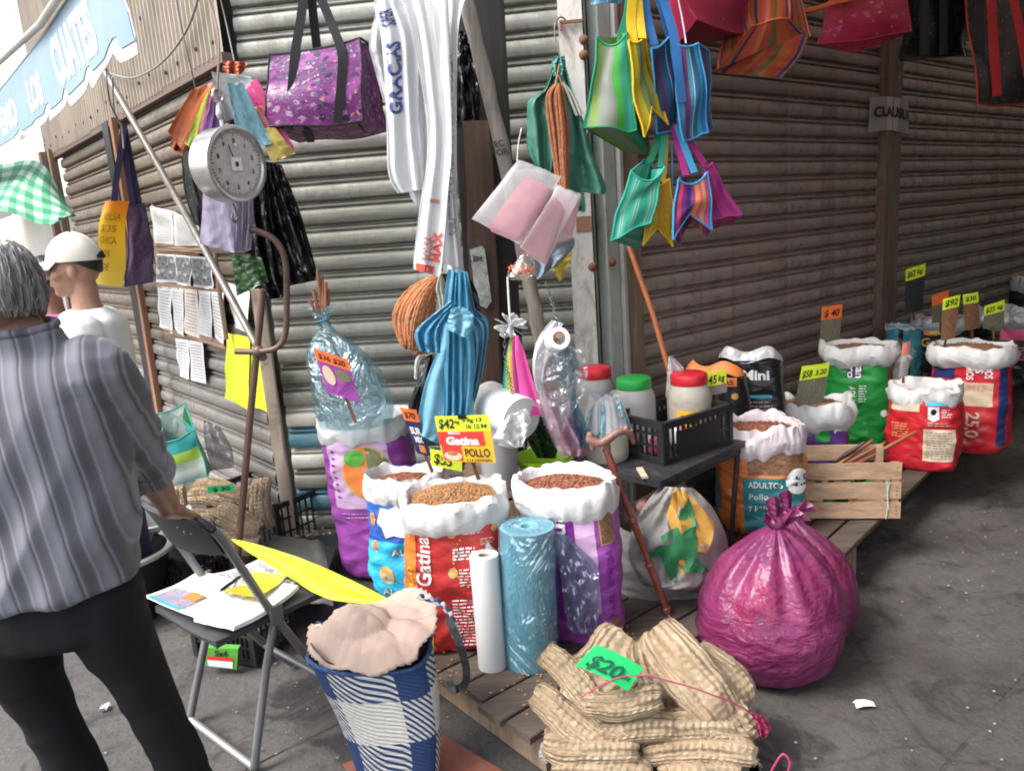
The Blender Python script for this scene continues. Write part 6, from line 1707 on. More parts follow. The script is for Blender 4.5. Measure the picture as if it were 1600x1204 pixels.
M_rub = spots('rubbish_mix', (.22, .03, .06), [((.50, .08, .05), .36, .55), ((.45, .35, .34), .14, .9), ((.08, .02, .08), .28, .8), ((.14, .16, .08), .12, 1.1)], 8, uv=False, trans=0, base2=(.30, .05, .12), rough=.5)
def rubbish(label, c, R, H, knot, seed, sx=1.0, ears=True):
    root = thing('rubbish_bag', label, 'rubbish bag', c, group='knotted pink rubbish bags')
    c = V(c); kn = V(knot)
    prof = [(0, .0), (.45, .004), (.72, .03), (.90, .12), (1.0, .30), (.99, .45), (.90, .60), (.72, .74), (.48, .86), (.24, .95), (.085, 1.0)]
    def f(u, v, inner=0):
        a = 2 * PI * u; r, h = cat(prof, v)
        h = min(max(h, 0), 1)
        pleat = max(0, (h - .45) / .55) ** 1.2
        w_ = 1 + pleat * (.10 * math.sin(a * 9 + seed) + .07 * math.sin(a * 15 + 2 * seed + h * 3)) + .05 * math.sin(2 * a + seed)
        q = V((math.cos(a) * 1.5, math.sin(a) * 1.5, h * 3 + seed))
        w_ += .07 * noise.noise(q * 1.1) + .05 * (.3 - abs(noise.noise(V((q.x * 1.2 + h, q.y * 1.2, h * 9 + seed))))) + .03 * (.3 - abs(noise.noise(V((q.x * 2.2, q.y * 2.2 + h * 4, h * 15)))))
        w_ += .045 * (.25 - abs(noise.noise(V((a * 2.2 + seed, h * 1.2, seed))))) * (1 if h > .2 else .3) + .02 * (.25 - abs(noise.noise(V((a * 5 + h * 3, h * 2.5, seed + 3)))))
        w_ *= (1 - inner * .05)
        p = c + V((math.cos(a) * R * sx * r * w_, math.sin(a) * R * r * w_, H * h * (1 - .04 * inner) + .004 * inner))
        off = (kn - (c + UP * H)); off.z = kn.z - (c.z + H)
        return p + off * (h ** 3)
    mb = MB(); mb.grid(f, 120, 60); mb.build('film', M_mag_film, root, ang=180)
    mb = MB(); mb.grid(lambda u, v: f(u, min(v, 1) * .80, 1.2), 60, 26); mb.build('contents', M_rub, root, ang=180)
    mb = MB(); ball(mb, kn + UP * .012, .030, .028, .026, 14); mb.build('knot', M_mag_film, root)
    for k, (dx, dz, s) in enumerate(((-.01, .10, 1), (.05, .06, 1.2), (.085, .03, 1), (-.04, .045, .8))):
        mb = MB(); t = kn + V((dx, -.02 * (k % 2), dz))
        mb.shell(lambda u, v: kn.lerp(t, v) + V((.012 * s * (u - .5) * 2 * (1 + 1.2 * v), .012 * math.sin(u * 9 + k), .012 * math.cos(u * 6 + 3 * v))), 8, 8, .001)
        mb.build('ear', M_mag_film, root)
    return root
rubbish('large knotted magenta rubbish bag on the ground in front of the wooden deck', V((.825, 2.40, 0)), .232, .50, Q(1213, 822, 2.42), 1.3, 1.0)
rubbish('second magenta rubbish bag behind and right of the first, mostly hidden', V((1.03, 2.64, 0)), .20, .40, V((.99, 2.68, .42)), 4.1)

M_pine = wood('crate_pine', (.46, .30, .19), (.60, .43, .29), axis=0, rough=.7, knots=.45, dark=(.24, .12, .06))
kF = G(1245, 812, .2); kR = G(1405, 812, .2)
k1 = (kR - kF); kL = k1.length; k1.normalize(); k2 = V((-k1.y, k1.x, 0))
wc = thing('wooden_crate', 'pale slatted wooden fruit crate with sticks in it, on the deck edge', 'crate', kF)
def slat(a0, a1, b, z0, z1, th=.009, e=None):
    mb = MB(); N = 6
    o = V((kF.x, kF.y, 0)); d1, d2 = (k1, k2) if e is None else e
    for i in range(N + 1):
        t = i / N; w_ = .0025 * nz((t * 5, z0 * 9, b), 1)
        for y_, z_ in ((b, z0), (b + th, z0), (b + th, z1), (b, z1)):
            mb.add(o + d1 * lerp(a0, a1, t) + d2 * (y_ + w_) + UP * (z_ + w_), (t, 0))
    for i in range(N):
        for j in range(4): q = i * 4; mb.face(q + j, q + (j + 1) % 4, q + 4 + (j + 1) % 4, q + 4 + j)
    mb.face(0, 1, 2, 3); mb.face(*[N * 4 + j for j in (3, 2, 1, 0)])
    mb.build('slat', M_pine, wc, smooth=False)
for z in (.208, .296, .384): slat(-.045, kL + .004, 0, z, z + .072)
for z in (.208, .296, .384): slat(-.045, kL + .004, .27, z, z + .072)
for z in (.208, .31): 
    slat(.012, .26, -kL, z, z + .07, e=(k2, -k1)); slat(.012, .26, .036, z, z + .07, e=(k2, -k1))
for a in (-.038, kL - .032):
    for b in (.010, .245):
        mb = MB(); obox(mb, V((kF.x, kF.y, 0)), k1, k2, a, a + .03, b, b + .024, .204, .452); mb.build('corner_post', M_pine, wc, smooth=False)
mb = MB(); obox(mb, V((kF.x, kF.y, 0)), k1, k2, -.04, kL, .012, .268, .203, .21); mb.build('floor_board', M_pine, wc, smooth=False)
mb = MB()
o_k = V((kF.x, kF.y, 0)) + k1 * (kL - .055) - k2 * .004
mb.tube(curve([o_k + UP * .207, o_k + k1 * .006 + UP * .28, o_k + UP * .375], 12), .0025, 6); mb.tube(curve([o_k + k1 * .012 + UP * .25, o_k + k1 * .004 + UP * .31, o_k + k1 * .01 + UP * .372], 12), .0025, 6)
mb.build('string_tie', pm('pale_green_string', (.42, .58, .45), .8), wc)
mb = MB()
for r_ in range(3):
    for q in range(3): mb.lathe([(0, .0015), (.003, .001), (.0035, 0)], V((kF.x, kF.y, 0)) + k1 * (kL - .014) + UP * (.226 + .088 * r_ + .018 * q) - k2 * .0005, -k2, 6)
mb.build('nail_heads', M_rust, wc, kind='stuff')
gs = thing('packet_heap', 'green and dark packets lying inside the wooden crate', 'packet', V((kF.x, kF.y, .21)) + k1 * .2 + k2 * .13)
rn = random.Random(5)
for k in range(12):
    q = V((kF.x, kF.y, 0)) + k1 * rn.uniform(.03, kL - .05) + k2 * rn.uniform(.05, .21) + UP * rn.uniform(.24, .38)
    mb = MB(); ball(mb, q, rn.uniform(.03, .05), rn.uniform(.02, .03), rn.uniform(.02, .035), 10, Matrix.Rotation(rn.uniform(0, 3), 3, 'Z')); mb.build('packet', [M_green, M_blackf, M_dgfilm, MC['fur_print'], M_teal, M_fgreen][k % 6], gs)
for (x0, y0, x1, y1, dm, dy, mt, lb) in ((1312, 716, 1352, 690, .01, 0, 'dark', 'dark brown stick at the left of the crate bundle'), (1322, 717, 1364, 687, .0, .02, 'red', 'slender red brown stick next to the dark one'),
        (1336, 716, 1369, 698, -.01, .0, 'red', 'short reddish stick at the middle of the crate bundle'), (1348, 716, 1384, 690, .02, .05, 'red', 'reddish stick pointing past the crate corner'), (1352, 717, 1433, 673, -.02, -.02, 'red', 'longest orange brown stick jutting over the squat red sack')):
    p0, p1 = Q(x0, y0, 3.38 + dm), Q(x1, y1, 3.34 + dy)
    st_ = thing('wooden_stick', lb, 'stick', p0, group='sticks in the wooden crate')
    p0 = p0 + (p0 - p1) * .5
    mb = MB(); mb.tube([p0, p0.lerp(p1, .5), p0.lerp(p1, .97), p1], [.011, .010, .007, .002], 8); mb.build('shaft', pm(mt + '_stick', (.06, .03, .022) if mt == 'dark' else (.27, .085, .035), .4, var=.2, vs=12), st_)

def flatbag(label, base, yaw, w_, d_, h_, seed, prints, mat=M_blackf, top=None):
    sk = Sack(base, yaw, w_, d_, h_, seed=seed, nexp=2.4, bulge=.12, crease=.004)
    root = add_sack(sk, label, mat, prints, rim=0, name='food_bag', cat_='bag', group='black pet food bags')
    P = sk.P
    mb = MB(); mb.shell(lambda u, v: sk.S((u - .5) * P * .5 , h_, -d_ * .25 * v).lerp(sk.S((u - .5) * P * .5, h_), 1 - v) + UP * (.05 * v + .014 * math.sin(u * 11 + seed)), 16, 4, .001)
    mb.build('open_top', top or mat, root)
    return root
flatbag('black pet food bag lettered Mini, its open top pale inside', V((Q(1172, 600, 3.66).x, 3.66, .2)), R_(-24), .30, .15, .64, 31, [
    pr_text('Mini', -.03, .55, .045, M_whitep, 0, .05, fit=.12), pr_rect(-.03, .10, .46, .475, M_cyandk, 'teal_line'), pr_lines(.0, .1, .28, .45, 9, MC['grey_print'], 3), pr_text('MINO', -.085, .28, .045, M_whitep, 1, .05, fit=.15), pr_text('PLUS', -.045, .28, .035, M_gold, 1, .03, fit=.11)], top=M_rimg)
flatbag('black bag with an orange lettered top flap, left of the Mini bag', V((Q(1118, 600, 3.46).x, 3.46, .2)), R_(-30), .28, .15, .62, 32, [
    pr_rect(-.09, .11, .575, .615, M_oran, 'orange_band'), pr_text('MASCOTAS', -.085, .582, .024, M_ink, 0, .04, fit=.18), pr_disc(.1, .53, .015, .015, M_gold)], top=M_oran)

M_pole = pm('grey_painted_tube', (.20, .185, .165), .45, .4, var=.2, vs=8, dirt=(.12, .08, .06), dirt_amt=.5)
M_bpole = pm('brown_painted_tube', (.15, .085, .065), .5, .2, var=.2, vs=8, dirt=(.08, .05, .04), dirt_amt=.6)
def rod(name, label, pts, r, mat, cat_='pole', n=30):
    root = thing(name, label, cat_, pts[-1]); mb = MB(); mb.tube(curve(pts, n), r, 10); mb.build('tube', mat, root); return root
rod('prop_pole', 'long grey tube slanting from the fascia down to the brown stand', [Q(160, 105, 4.3), Q(290, 335, 3.75), Q(412, 560, 3.2)], .017, M_pole)
sd_ = thing('stand', 'brown upright tube stand with a bent arm, beside the loofah basket', 'stand', V((Q(366, 930, 3.2).x, 3.2, 0)))
fb_ = Q(366, 930, 3.2)
mb = MB(); mb.tube([V((fb_.x - .01, 3.2, 0)), fb_, Q(392, 640, 3.2), Q(411, 452, 3.2)], .0155, 10); mb.build('upright', M_bpole, sd_)
mb = MB(); mb.tube(curve([Q(372, 356, 3.12), Q(405, 362, 3.12), Q(432, 378, 3.13), Q(446, 410, 3.14), Q(448, 470, 3.15), Q(446, 520, 3.16), Q(434, 542, 3.17), Q(405, 549, 3.18), Q(368, 549, 3.2)], 50), .0125, 10); mb.build('bent_arm', M_bpole, sd_)
mb = MB(); ball(mb, Q(404, 549, 3.19), .026); mb.build('joint', M_bpole, sd_)

sc_c = Q(362, 257, 2.72); sn = V((.86, -.50, -.03)).normalized(); sx_ = V((-sn.y, sn.x, 0)).normalized() * -1; 
sx_ = UP.cross(sn).normalized(); sy_ = sn.cross(sx_).normalized()
scl = thing('hanging_scale', 'round steel market scale with a scratched dial hanging from a wire', 'scale', sc_c)
M_steel = pm('brushed_steel', (.52, .51, .49), .28, .85, var=.12, vs=5, dirt=(.22, .19, .16), dirt_amt=.5, bump=.08, bs=30)
M_dial = pm('scratched_dial', (.50, .485, .46), .35, .2, var=.15, vs=9, dirt=(.2, .17, .15), dirt_amt=.5, bump=.1)
RS = .122
mb = MB(); mb.lathe([(0, -.075), (RS * .9, -.073), (RS * .98, -.066), (RS, -.058), (RS, .010), (RS * 1.035, .014), (RS * 1.05, .022), (RS * 1.035, .030), (RS * .99, .032), (RS * .93, .030), (RS * .90, .022)], sc_c, sn, 56); mb.build('housing', M_steel, scl, ang=30)
mb = MB(); mb.lathe([(0, .0215), (RS * .905, .0215)], sc_c, sn, 48); mb.build('dial', M_dial, scl)
DF = lambda x, y, o=.0235: sc_c + sn * o + sx_ * x + sy_ * y
mb = MB()
for k in range(60):
    a = 2 * PI * k / 60; L = .016 if k % 5 == 0 else .008; r1_ = RS * .87
    c_, s_ = math.cos(a), math.sin(a); wv_ = .0011
    q = [(r1_ * c_ - wv_ * s_, r1_ * s_ + wv_ * c_), (r1_ * c_ + wv_ * s_, r1_ * s_ - wv_ * c_), ((r1_ - L) * c_ + wv_ * s_, (r1_ - L) * s_ - wv_ * c_), ((r1_ - L) * c_ - wv_ * s_, (r1_ - L) * s_ + wv_ * c_)]
    b = len(mb.v); [mb.add(DF(*p)) for p in q]; mb.face(b, b + 1, b + 2, b + 3)
for k in range(10):
    a = PI / 2 - 2 * PI * k / 10
    text_on(mb, str(k), lambda x, y: DF(RS * .62 * math.cos(a) - .006 + x, RS * .62 * math.sin(a) - .007 + y), .014, .0006)
mb.build('graduations', M_ink, scl, smooth=False)
mb = MB(); mb.poly([DF(x, y, .0245) for x, y in ((-.022, -.022), (.022, -.022), (.022, .022), (-.022, .022))], .001, sn); mb.build('plate', M_whitep, scl, smooth=False)
mb = MB(); mb.poly([DF(x, y, .0265) for x, y in ((-.006, -.008), (.006, -.008), (.007, .006), (-.006, .008))], .001, sn); mb.build('plate_mark', M_ink, scl, smooth=False)
mb = MB(); mb.poly([DF(x, y, .027) for x, y in ((-.030, .060), (-.027, .061), (-.012, .022), (-.016, .022))], .001, sn); mb.build('pointer', M_ink, scl, smooth=False)
mb = MB(); mb.lathe([(0, .003), (.006, .002), (.007, 0)], DF(.004, .062, .0235), sn, 12); mb.build('stud', M_whitep, scl)
tp = sc_c + UP * (RS + .002) - sn * .02
ring_ = lambda c, R, ax1, ax2, n=20: [c + ax1 * (R * math.cos(2 * PI * k / n)) + ax2 * (R * math.sin(2 * PI * k / n)) for k in range(n + 1)]
mb = MB(); mb.tube([tp - UP * .01, tp + UP * .03], .007, 8); mb.lathe([(0, 0), (.010, .002), (.016, .02), (.012, .045), (.006, .062), (0, .064)], tp + UP * .02, UP, 14); mb.tube(ring_(tp + UP * .10, .021, sx_, UP), .0055, 8); mb.build('swivel', M_steel, scl)
bt = sc_c - UP * (RS * 1.03) - sn * .02
mb = MB(); mb.tube(curve([bt, bt - UP * .03 + sx_ * .008, bt - UP * .05 + sx_ * .012, bt - UP * .065, bt - UP * .055 - sx_ * .012, bt - UP * .035 - sx_ * .008], 24), .004, 8); mb.build('hook', M_wire, scl)
cord('scale_wire', 'long wire with a pale hook holding the steel scale', [Q(318, -20, 2.74), Q(333, 20, 2.74), Q(342, 70, 2.73), tp + UP * .118, tp + UP * .085], .0042, pm('pale_rusty_wire', (.36, .27, .23), .6, .3))
cord('thin_wire', 'thin dark wire looped across the tan fascia', [Q(160, -20, 3.4), Q(163, 60, 3.4), Q(166, 110, 3.4), Q(172, 160, 3.4), Q(186, 190, 3.6)], .003, M_wire)
cord('thin_wire', 'pair of thin dark wires hanging down over the tan fascia', [Q(272, -20, 3.5), Q(280, 25, 3.5), Q(292, 80, 3.5), Q(306, 140, 3.5)], .0035, M_wire)
cord('thin_wire', 'dark wire running from the fascia corner to the coloured sheets', [Q(340, -20, 3.3), Q(352, 30, 3.3), Q(366, 95, 3.25)], .003, M_wire)
cord('thin_wire', 'grey cable curving over the ribbed fascia', [onpl(x, y, L0 - NL * .10, NL) for x, y in ((165, 112), (205, 122), (250, 100), (290, 50), (312, -10))], .006, pm('grey_cable', (.22, .2, .18), .7))

fan = []
for k, (nm, c, a_, b_, e_, d_) in enumerate([
    ('amber_orange', (.62, .17, .05), (335, 128), (300, 140), (262, 205), (285, 235)), ('lime_sheet', (.55, .62, .06), (335, 135), (320, 150), (288, 225), (310, 238)),
    ('rose_sheet', (.60, .20, .34), (340, 140), (325, 150), (303, 232), (325, 245)), ('purple_sheet', (.22, .10, .32), (345, 150), (330, 160), (308, 240), (340, 250)),
    ('teal_sheet', (.16, .34, .40), (355, 130), (380, 130), (425, 225), (375, 235)), ('grey_sheet', (.45, .47, .48), (330, 112), (395, 120), (400, 180), (350, 190)),
    ('hot_pink_sheet', (.78, .10, .30), (360, 150), (402, 122), (462, 235), (428, 248)), ('coral_sheet', (.70, .24, .22), (385, 170), (412, 165), (455, 238), (425, 250)), ('gold_sheet', (.55, .42, .10), (400, 200), (430, 200), (462, 240), (425, 254))]):
    mt = spots(nm, c, [(tuple(min(1, x * 1.5 + .08) for x in c), .16, 1), (tuple(x * .4 for x in c), .14, 1.4)], 5, trans=.2, rough=.35) if k in (2, 4, 6) else pm(nm, c, .4, trans=.25, var=.1, crinkle=.2)
    fan.append((drape([(a_, b_) if a_[0] < b_[0] else (b_, a_), ((lerp(a_[0], d_[0], .5), lerp(a_[1], d_[1], .5)), (lerp(b_[0], e_[0], .5), lerp(b_[1], e_[1], .5))) if k > 3 else ((lerp(b_[0], e_[0], .5), lerp(b_[1], e_[1], .5)), (lerp(a_[0], d_[0], .5), lerp(a_[1], d_[1], .5))), (d_, e_) if k > 3 else (e_, d_)], 3.14 - .018 * (k % 5), .6, .012, .2 * k, jit=.006), mt, (12, 12), 'sheet'))
sheets('sheet_fan', 'fan of coloured plastic sheets, pink, lime, purple and teal, behind the steel scale', 'sheet bundle', fan)
sheets('orange_bag', 'small orange bag tied at the left end of the coloured sheets', 'plastic bag', [(drape([((318, 148), (326, 156)), ((285, 185), (305, 200)), ((264, 228), (285, 245))], 3.2, 2, .02, .2), pm('burnt_orange_film', (.48, .12, .05), .4, trans=.2, crinkle=.5))])
sheets('orange_tag', 'orange rag on a nail at the corner above the coloured sheets', 'rag', [(drape([((350, 95), (388, 98)), ((348, 108), (380, 112)), ((352, 118), (372, 120))], 3.5, 2, .02, .2), MC['burnt_orange_film'])])
lb_ = [(drape([((318, 285), (372, 290)), ((316, 330), (368, 335)), ((312, 380), (366, 395))], 3.06, .8, .008, .1, jit=.003), M_lilf)] + \
      [(drape([((366 + 5 * k, 290), (374 + 5 * k, 290)), ((364 + 6 * k, 340), (372 + 6 * k, 340)), ((361 + 6 * k, 393), (369 + 6 * k, 394 - k))], 3.07 + .012 * k, .8, .008, .3 * k, jit=.003), M_lilf) for k in range(5)]
sheets('lilac_bag_bundle', 'flat bundle of lilac plastic bags hanging under the steel scale', 'bag bundle', lb_, part='bag')
bb_ = [(drape([((402, 250), (430, 255)), ((396, 320), (455, 330)), ((400, 400), (480, 400)), ((412, 455), (494, 438))], 3.40, 2.2, .03, .1, jit=.012), M_bfilm), (drape([((395, 260), (415, 260)), ((392, 340), (425, 350)), ((405, 420), (440, 440)), ((420, 468), (455, 462))], 3.36, 2, .03, .5, jit=.012), M_bfilm),
       (drape([((425, 255), (440, 258)), ((440, 330), (470, 335)), ((462, 420), (498, 435))], 3.38, 1.5, .025, .3, jit=.012), M_bfilm)]
sheets('black_bag_bundle', 'shiny black plastic bags hanging behind the scale, over the grey shutter', 'bag bundle', bb_, part='bag')
sheets('dark_green_bag', 'small shiny dark green bag folded below the lilac bundle', 'plastic bag', [(drape([((362, 398), (408, 402)), ((366, 430), (414, 420)), ((370, 462), (420, 440))], 3.06, 1.3, .02, .2), M_dgfilm)])
tote('black printed shopper seen edge on behind the scale, with dark floral side', [(282, 228), (300, 232), (318, 352), (304, 355)], 3.3, [(296, 230), (318, 236), (330, 345), (316, 352)], 3.55, spots('dark_leaf_print', (.015, .018, .015), [((.10, .16, .09), .2, 1), ((.25, .25, .24), .08, 1.6)], 9, trans=0), M_bfilm, S_blk, group=None, name='shopping_bag', fold=.01)

M_dkf = spots('dark_purple_flowers', (.03, .012, .045), [((.14, .03, .10), .2, 1), ((.06, .03, .13), .22, 1.3), ((.20, .08, .06), .08, 1.7)], 14, trans=0, base2=(.05, .018, .06))
tote('dark purple floral shopper hanging on the shutter post behind the amber sheet', [(196, 318), (228, 318), (246, 436), (192, 446)], [4.15, 4.2, 4.2, 4.15], [(200, 320), (228, 322), (244, 430), (205, 440)], 4.38, M_dkf, M_dkf, pm('navy_webbing', (.02, .015, .06), .7), group=None, name='shopping_bag', fold=.02,
     straps=[([(178, 322, 4.14), (182, 280, 4.12), (190, 230, 4.1), (194, 195, 4.1)], .03, pm('navy_webbing', (.02, .015, .06))), ([(208, 320, 4.18), (200, 270, 4.14), (192, 215, 4.1)], .03, MC['navy_webbing']), ([(218, 320, 4.2), (206, 260, 4.16), (194, 200, 4.1)], .03, MC['navy_webbing'])])
am = thing('price_sheet', 'amber handwritten price sheet with overexposed glare painted lower down, before the dark shopper', 'sign', Q(168, 380, 4.02))
AF = lambda u, v: quadfn([(165, 315), (202, 314), (190, 448), (141, 441)], [4.0, 4.08, 4.08, 4.0])(u, v) + V((0, -.03 * math.sin(PI * u) - .02 * math.sin(2 * PI * v), 0))
m_, t_, p_, o_ = nodes('amber_card')
uv_ = coord(t_, (1, 1, 1), 'UV'); sx2 = N_(t_, 'ShaderNodeSeparateXYZ'); t_.links.new(uv_, sx2.inputs[0])
t_.links.new(ramp(t_, sx2.outputs[1], [(0, (.95, .33, .02)), (.3, (.95, .66, .03)), (1, (.95, .74, .12))]), p_.inputs['Base Color']); p_.inputs['Roughness'].default_value = .6; sheerize(t_, p_, o_, .3)  # overexposure painted in: amber card pales to yellow towards the bottom
mb = MB(); mb.shell(AF, 12, 16, .002); mb.build('card', m_, am)
for s, v, f in (('BOLSA', .22, .7), ('$ 35', .36, .6), ('CHICA', .50, .6), ('$ 25', .66, .4), ('GDE', .82, .4)):
    mb = MB(); text_on(mb, s, lambda x, y: AF(.15 + x / .17, v - y / .45) + V((0, -.006, 0)), .036, .001, .1, fit=f * .17); mb.build('lettering', pm('faded_marker', (.45, .28, .03), .7), am, smooth=False)
cord('hook_wire', 'pale S hook and wire holding the dark shopper on the shutter post', [Q(176, 120, 3.6), Q(178, 170, 3.9), Q(186, 190, 4.0), Q(190, 200, 4.06), Q(193, 232, 4.08)], .005, pm('pale_wire', (.5, .5, .5)))

NF = lambda x, y, o=.035: onpl(x, y, L0 - NL * o, NL)
def notice(label, q, mat, o=.035, extra=None, name='notice', cat_='notice', group='papers taped on the street shutter'):
    root = thing(name, label, cat_, NF((q[0][0] + q[2][0]) / 2, (q[0][1] + q[2][1]) / 2, o), group=group)
    P = [NF(x, y, o) for x, y in q]
    F = lambda u, v: P[0].lerp(P[1], u).lerp(P[3].lerp(P[2], u), v) - NL * (.006 + .010 * nz((u * 3, v * 3, q[0][0]), 1) + .012 * v * math.sin(3 * u + q[0][0]))
    mb = MB(); mb.shell(F, 8, 8, .0012); mb.build('sheet', mat, root)
    if extra: extra(root, F)
    return root
M_paper = pm('white_paper', (.74, .74, .73), .8, var=.05, vs=3); M_paperc = pm('warm_paper', (.74, .68, .60), .8, var=.06, vs=3)
M_cardb = pm('brown_cardboard', (.36, .24, .16), .85, var=.12, vs=5)
def printed(seed, cols=None):
    def ex(root, F):
        rn = random.Random(seed); mb = MB()
        for r in range(12):
            v = .08 + r * .072; u = .12
            while u < .85:
                w_ = rn.uniform(.04, .13); q = [(u, v), (min(.9, u + w_), v), (min(.9, u + w_), v + .03), (u, v + .03)]
                b = len(mb.v); [mb.add(F(a_, b_) - NL * .003) for a_, b_ in q]; mb.face(b, b + 1, b + 2, b + 3); u += w_ + .03
        mb.build('small_print', pm('soft_print', (.42, .40, .38), .7) if seed % 2 else pm('faint_print', (.58, .57, .55), .7), root, smooth=False)
    return ex
def photo(seed):
    def ex(root, F):
        mt = spots('grey_photo', (.10, .11, .12), [((.45, .46, .48), .3, .5), ((.02, .02, .025), .25, .8), ((.3, .25, .2), .2, 1.1)], 7, trans=0, base2=(.25, .25, .26))
        mb = MB(); mb.grid(lambda u, v: F(.06 + .88 * u, .06 + .84 * v) - NL * .004, 4, 4); mb.build('photograph', mt, root)
    return ex
notice('cardboard backing strip behind the rows of notices', [(238, 318), (352, 440), (358, 540), (246, 455)], M_cardb, .022, group=None, name='cardboard_sheet', cat_='cardboard')
notice('large blank white sheet, top left of the notices', [(236, 322), (272, 330), (274, 382), (243, 380)], M_paper, extra=printed(2))
notice('white sheet torn along its edge, top right of the notices', [(273, 330), (312, 350), (314, 384), (275, 384)], M_paper, extra=printed(4))
for i, (lb, a_, b_) in enumerate((('grey photo print at the left of the picture row', 247, 275), ('grey photo print of faces in the middle of the picture row', 276, 300), ('brownish photo print at the right of the picture row', 301, 334))):
    notice(lb, [(a_, 396 + i * 2), (b_, 398 + i * 2), (b_ + 2, 442 + i * 5), (a_ + 1, 440 + i * 4)], M_paper, .04, photo(i))
for i, lb in enumerate(('leftmost white notice of the lower row of five', 'second white notice of the lower row of five', 'middle warm white notice of the lower row of five', 'fourth notice of the lower row, printed in columns', 'rightmost white notice of the lower row of five')):
    x = 248 + 21 * i
    notice(lb, [(x, 447 + 2 * i), (x + 20, 449 + 2 * i), (x + 22, 521 + 4 * i), (x + 3, 510 + 4 * i)], M_paperc if i == 2 else M_paper, .055, printed(i + 5))
notice('small white notice hanging lowest, left of its pair', [(275, 528), (297, 531), (300, 592), (280, 588)], M_paper, .04, printed(11))
notice('small white notice hanging lowest, right of its pair', [(298, 531), (318, 535), (322, 600), (302, 594)], M_paper, .04, printed(13))
notice('brown tape strip across the notices under the blank sheets', [(243, 383), (316, 386), (318, 395), (245, 393)], M_cardb, .045, group='tape strips over the notices', name='tape_strip', cat_='tape')
notice('brown tape strip across the top of the five white notices', [(247, 440), (345, 452), (346, 462), (248, 448)], M_cardb, .05, group='tape strips over the notices', name='tape_strip', cat_='tape')
notice('brown tape strip hanging loose below the five white notices', [(255, 512), (350, 530), (355, 545), (258, 520)], M_cardb, .05, group='tape strips over the notices', name='tape_strip', cat_='tape')
rod('shutter_lath', 'thin pale wooden lath leaning over the right edge of the notices', [onpl(354, 530, L0 - NL * .10, NL), onpl(345, 470, L0 - NL * .10, NL), onpl(336, 395, L0 - NL * .10, NL)], .012, M_tim, 'lath')
notice('bright yellow poster low on the shutter, left one of the pair', [(356, 520), (392, 526), (392, 640), (350, 622)], M_neon, .06, group='yellow posters at the corner', name='poster', cat_='poster')
notice('bright yellow poster behind the brown stand, right one of the pair', [(392, 540), (420, 545), (424, 646), (385, 632)], M_neon, .05, group='yellow posters at the corner', name='poster', cat_='poster')
notice('white paper sheet above the yellow posters by the dark green bag', [(356, 440), (392, 455), (390, 520), (366, 512)], M_paper, .05)

M_loof = pm('ixtle_fibre', (.78, .54, .33), .95, var=.2, vs=9, bump=.8, bs=120, dirt=(.36, .21, .10), dirt_amt=.45, col2=(.88, .67, .46))
def mitt(label, p0, p1, wd, seed, group, bend=.03, th=.032, ribs=4, nrm=(0, -.72, .69), fuzz=120):
    """one thick ribbed fibre pad from p0 to p1"""
    a, b = V(p0), V(p1); ax = (b - a); L = ax.length; ax.normalize()
    n = V(nrm); n = (n - ax * n.dot(ax)).normalized(); s_ = ax.cross(n)
    rn = random.Random(seed)
    def f(u, v):
        t = 2 * PI * u; c, q = math.cos(t), math.sin(t)
        end = (1 - abs(2 * v - 1) ** 5) ** .5 if abs(2 * v - 1) < 1 else 0
        x = math.copysign(abs(c) ** .8, c) * wd / 2 * (.55 + .45 * end) * (1 + .12 * noise.noise(V((v * 3, seed, 1))) + .05 * noise.noise(V((v * 16, seed, c))))
        rib = abs(math.sin(PI * ribs * (x / wd + .5) + .6 * math.sin(v * 5 + seed)))
        z = q * th / 2 * (.35 + .65 * end) * (1 + .75 * (rib - .5)) * (1 + .16 * math.sin(v * L * 330 + 3 * rib + c * 2))
        z += .010 * noise.noise(V((x * 22, v * 5, seed * 1.7))) - bend * (2 * v - 1) ** 2 - bend * .5 * (2 * x / wd) ** 2
        y = L * v + .007 * noise.noise(V((x * 50, seed, v * 4)))
        return a + ax * y + s_ * (x + .012 * math.sin(v * 4 + seed)) + n * z
    root = thing('loofah_pad', label, 'loofah', f(.75, .5), group=group)
    mb = MB(); mb.grid(f, 40, 46)
    mb.build('pad', M_loof, root, ang=180)
    mb = MB()
    for k in range(fuzz):
        u, v = rn.random(), rn.choice((rn.random() * .05, 1 - rn.random() * .05, rn.random()))
        p = f(u, v); q = p + V((rn.uniform(-1, 1), rn.uniform(-1, .3), rn.uniform(-.7, 1))) * .010
        mb.tube([p, p.lerp(q, .6) + V((0, 0, .002)), q], [.0010, .0008, .0004], 4, caps=False)
    mb.build('loose_fibres', M_loof, root, kind='stuff')
_t = M_loof.node_tree; _p = _t.nodes['Principled BSDF']; _uv = coord(_t, (1, 1, 1), 'UV')
_w = N_(_t, 'ShaderNodeTexWave', bands_direction='X'); _w.inputs['Scale'].default_value = 7; _w.inputs['Distortion'].default_value = 2.2; _w.inputs['Detail'].default_value = 3; _w.inputs['Detail Scale'].default_value = 2.5
_t.links.new(_uv, _w.inputs['Vector'])
_w2 = N_(_t, 'ShaderNodeTexWave', bands_direction='Y'); _w2.inputs['Scale'].default_value = 26; _w2.inputs['Distortion'].default_value = 3.0; _t.links.new(_uv, _w2.inputs['Vector'])
_h = mathn(_t, 'ADD', mathn(_t, 'ADD', _w.outputs['Fac'], mathn(_t, 'MULTIPLY', _w2.outputs['Fac'], .45)), mathn(_t, 'MULTIPLY', noise_n(_t, coord(_t), 90, 5, .7), .8))
_c = _p.inputs['Base Color'].links[0].from_socket
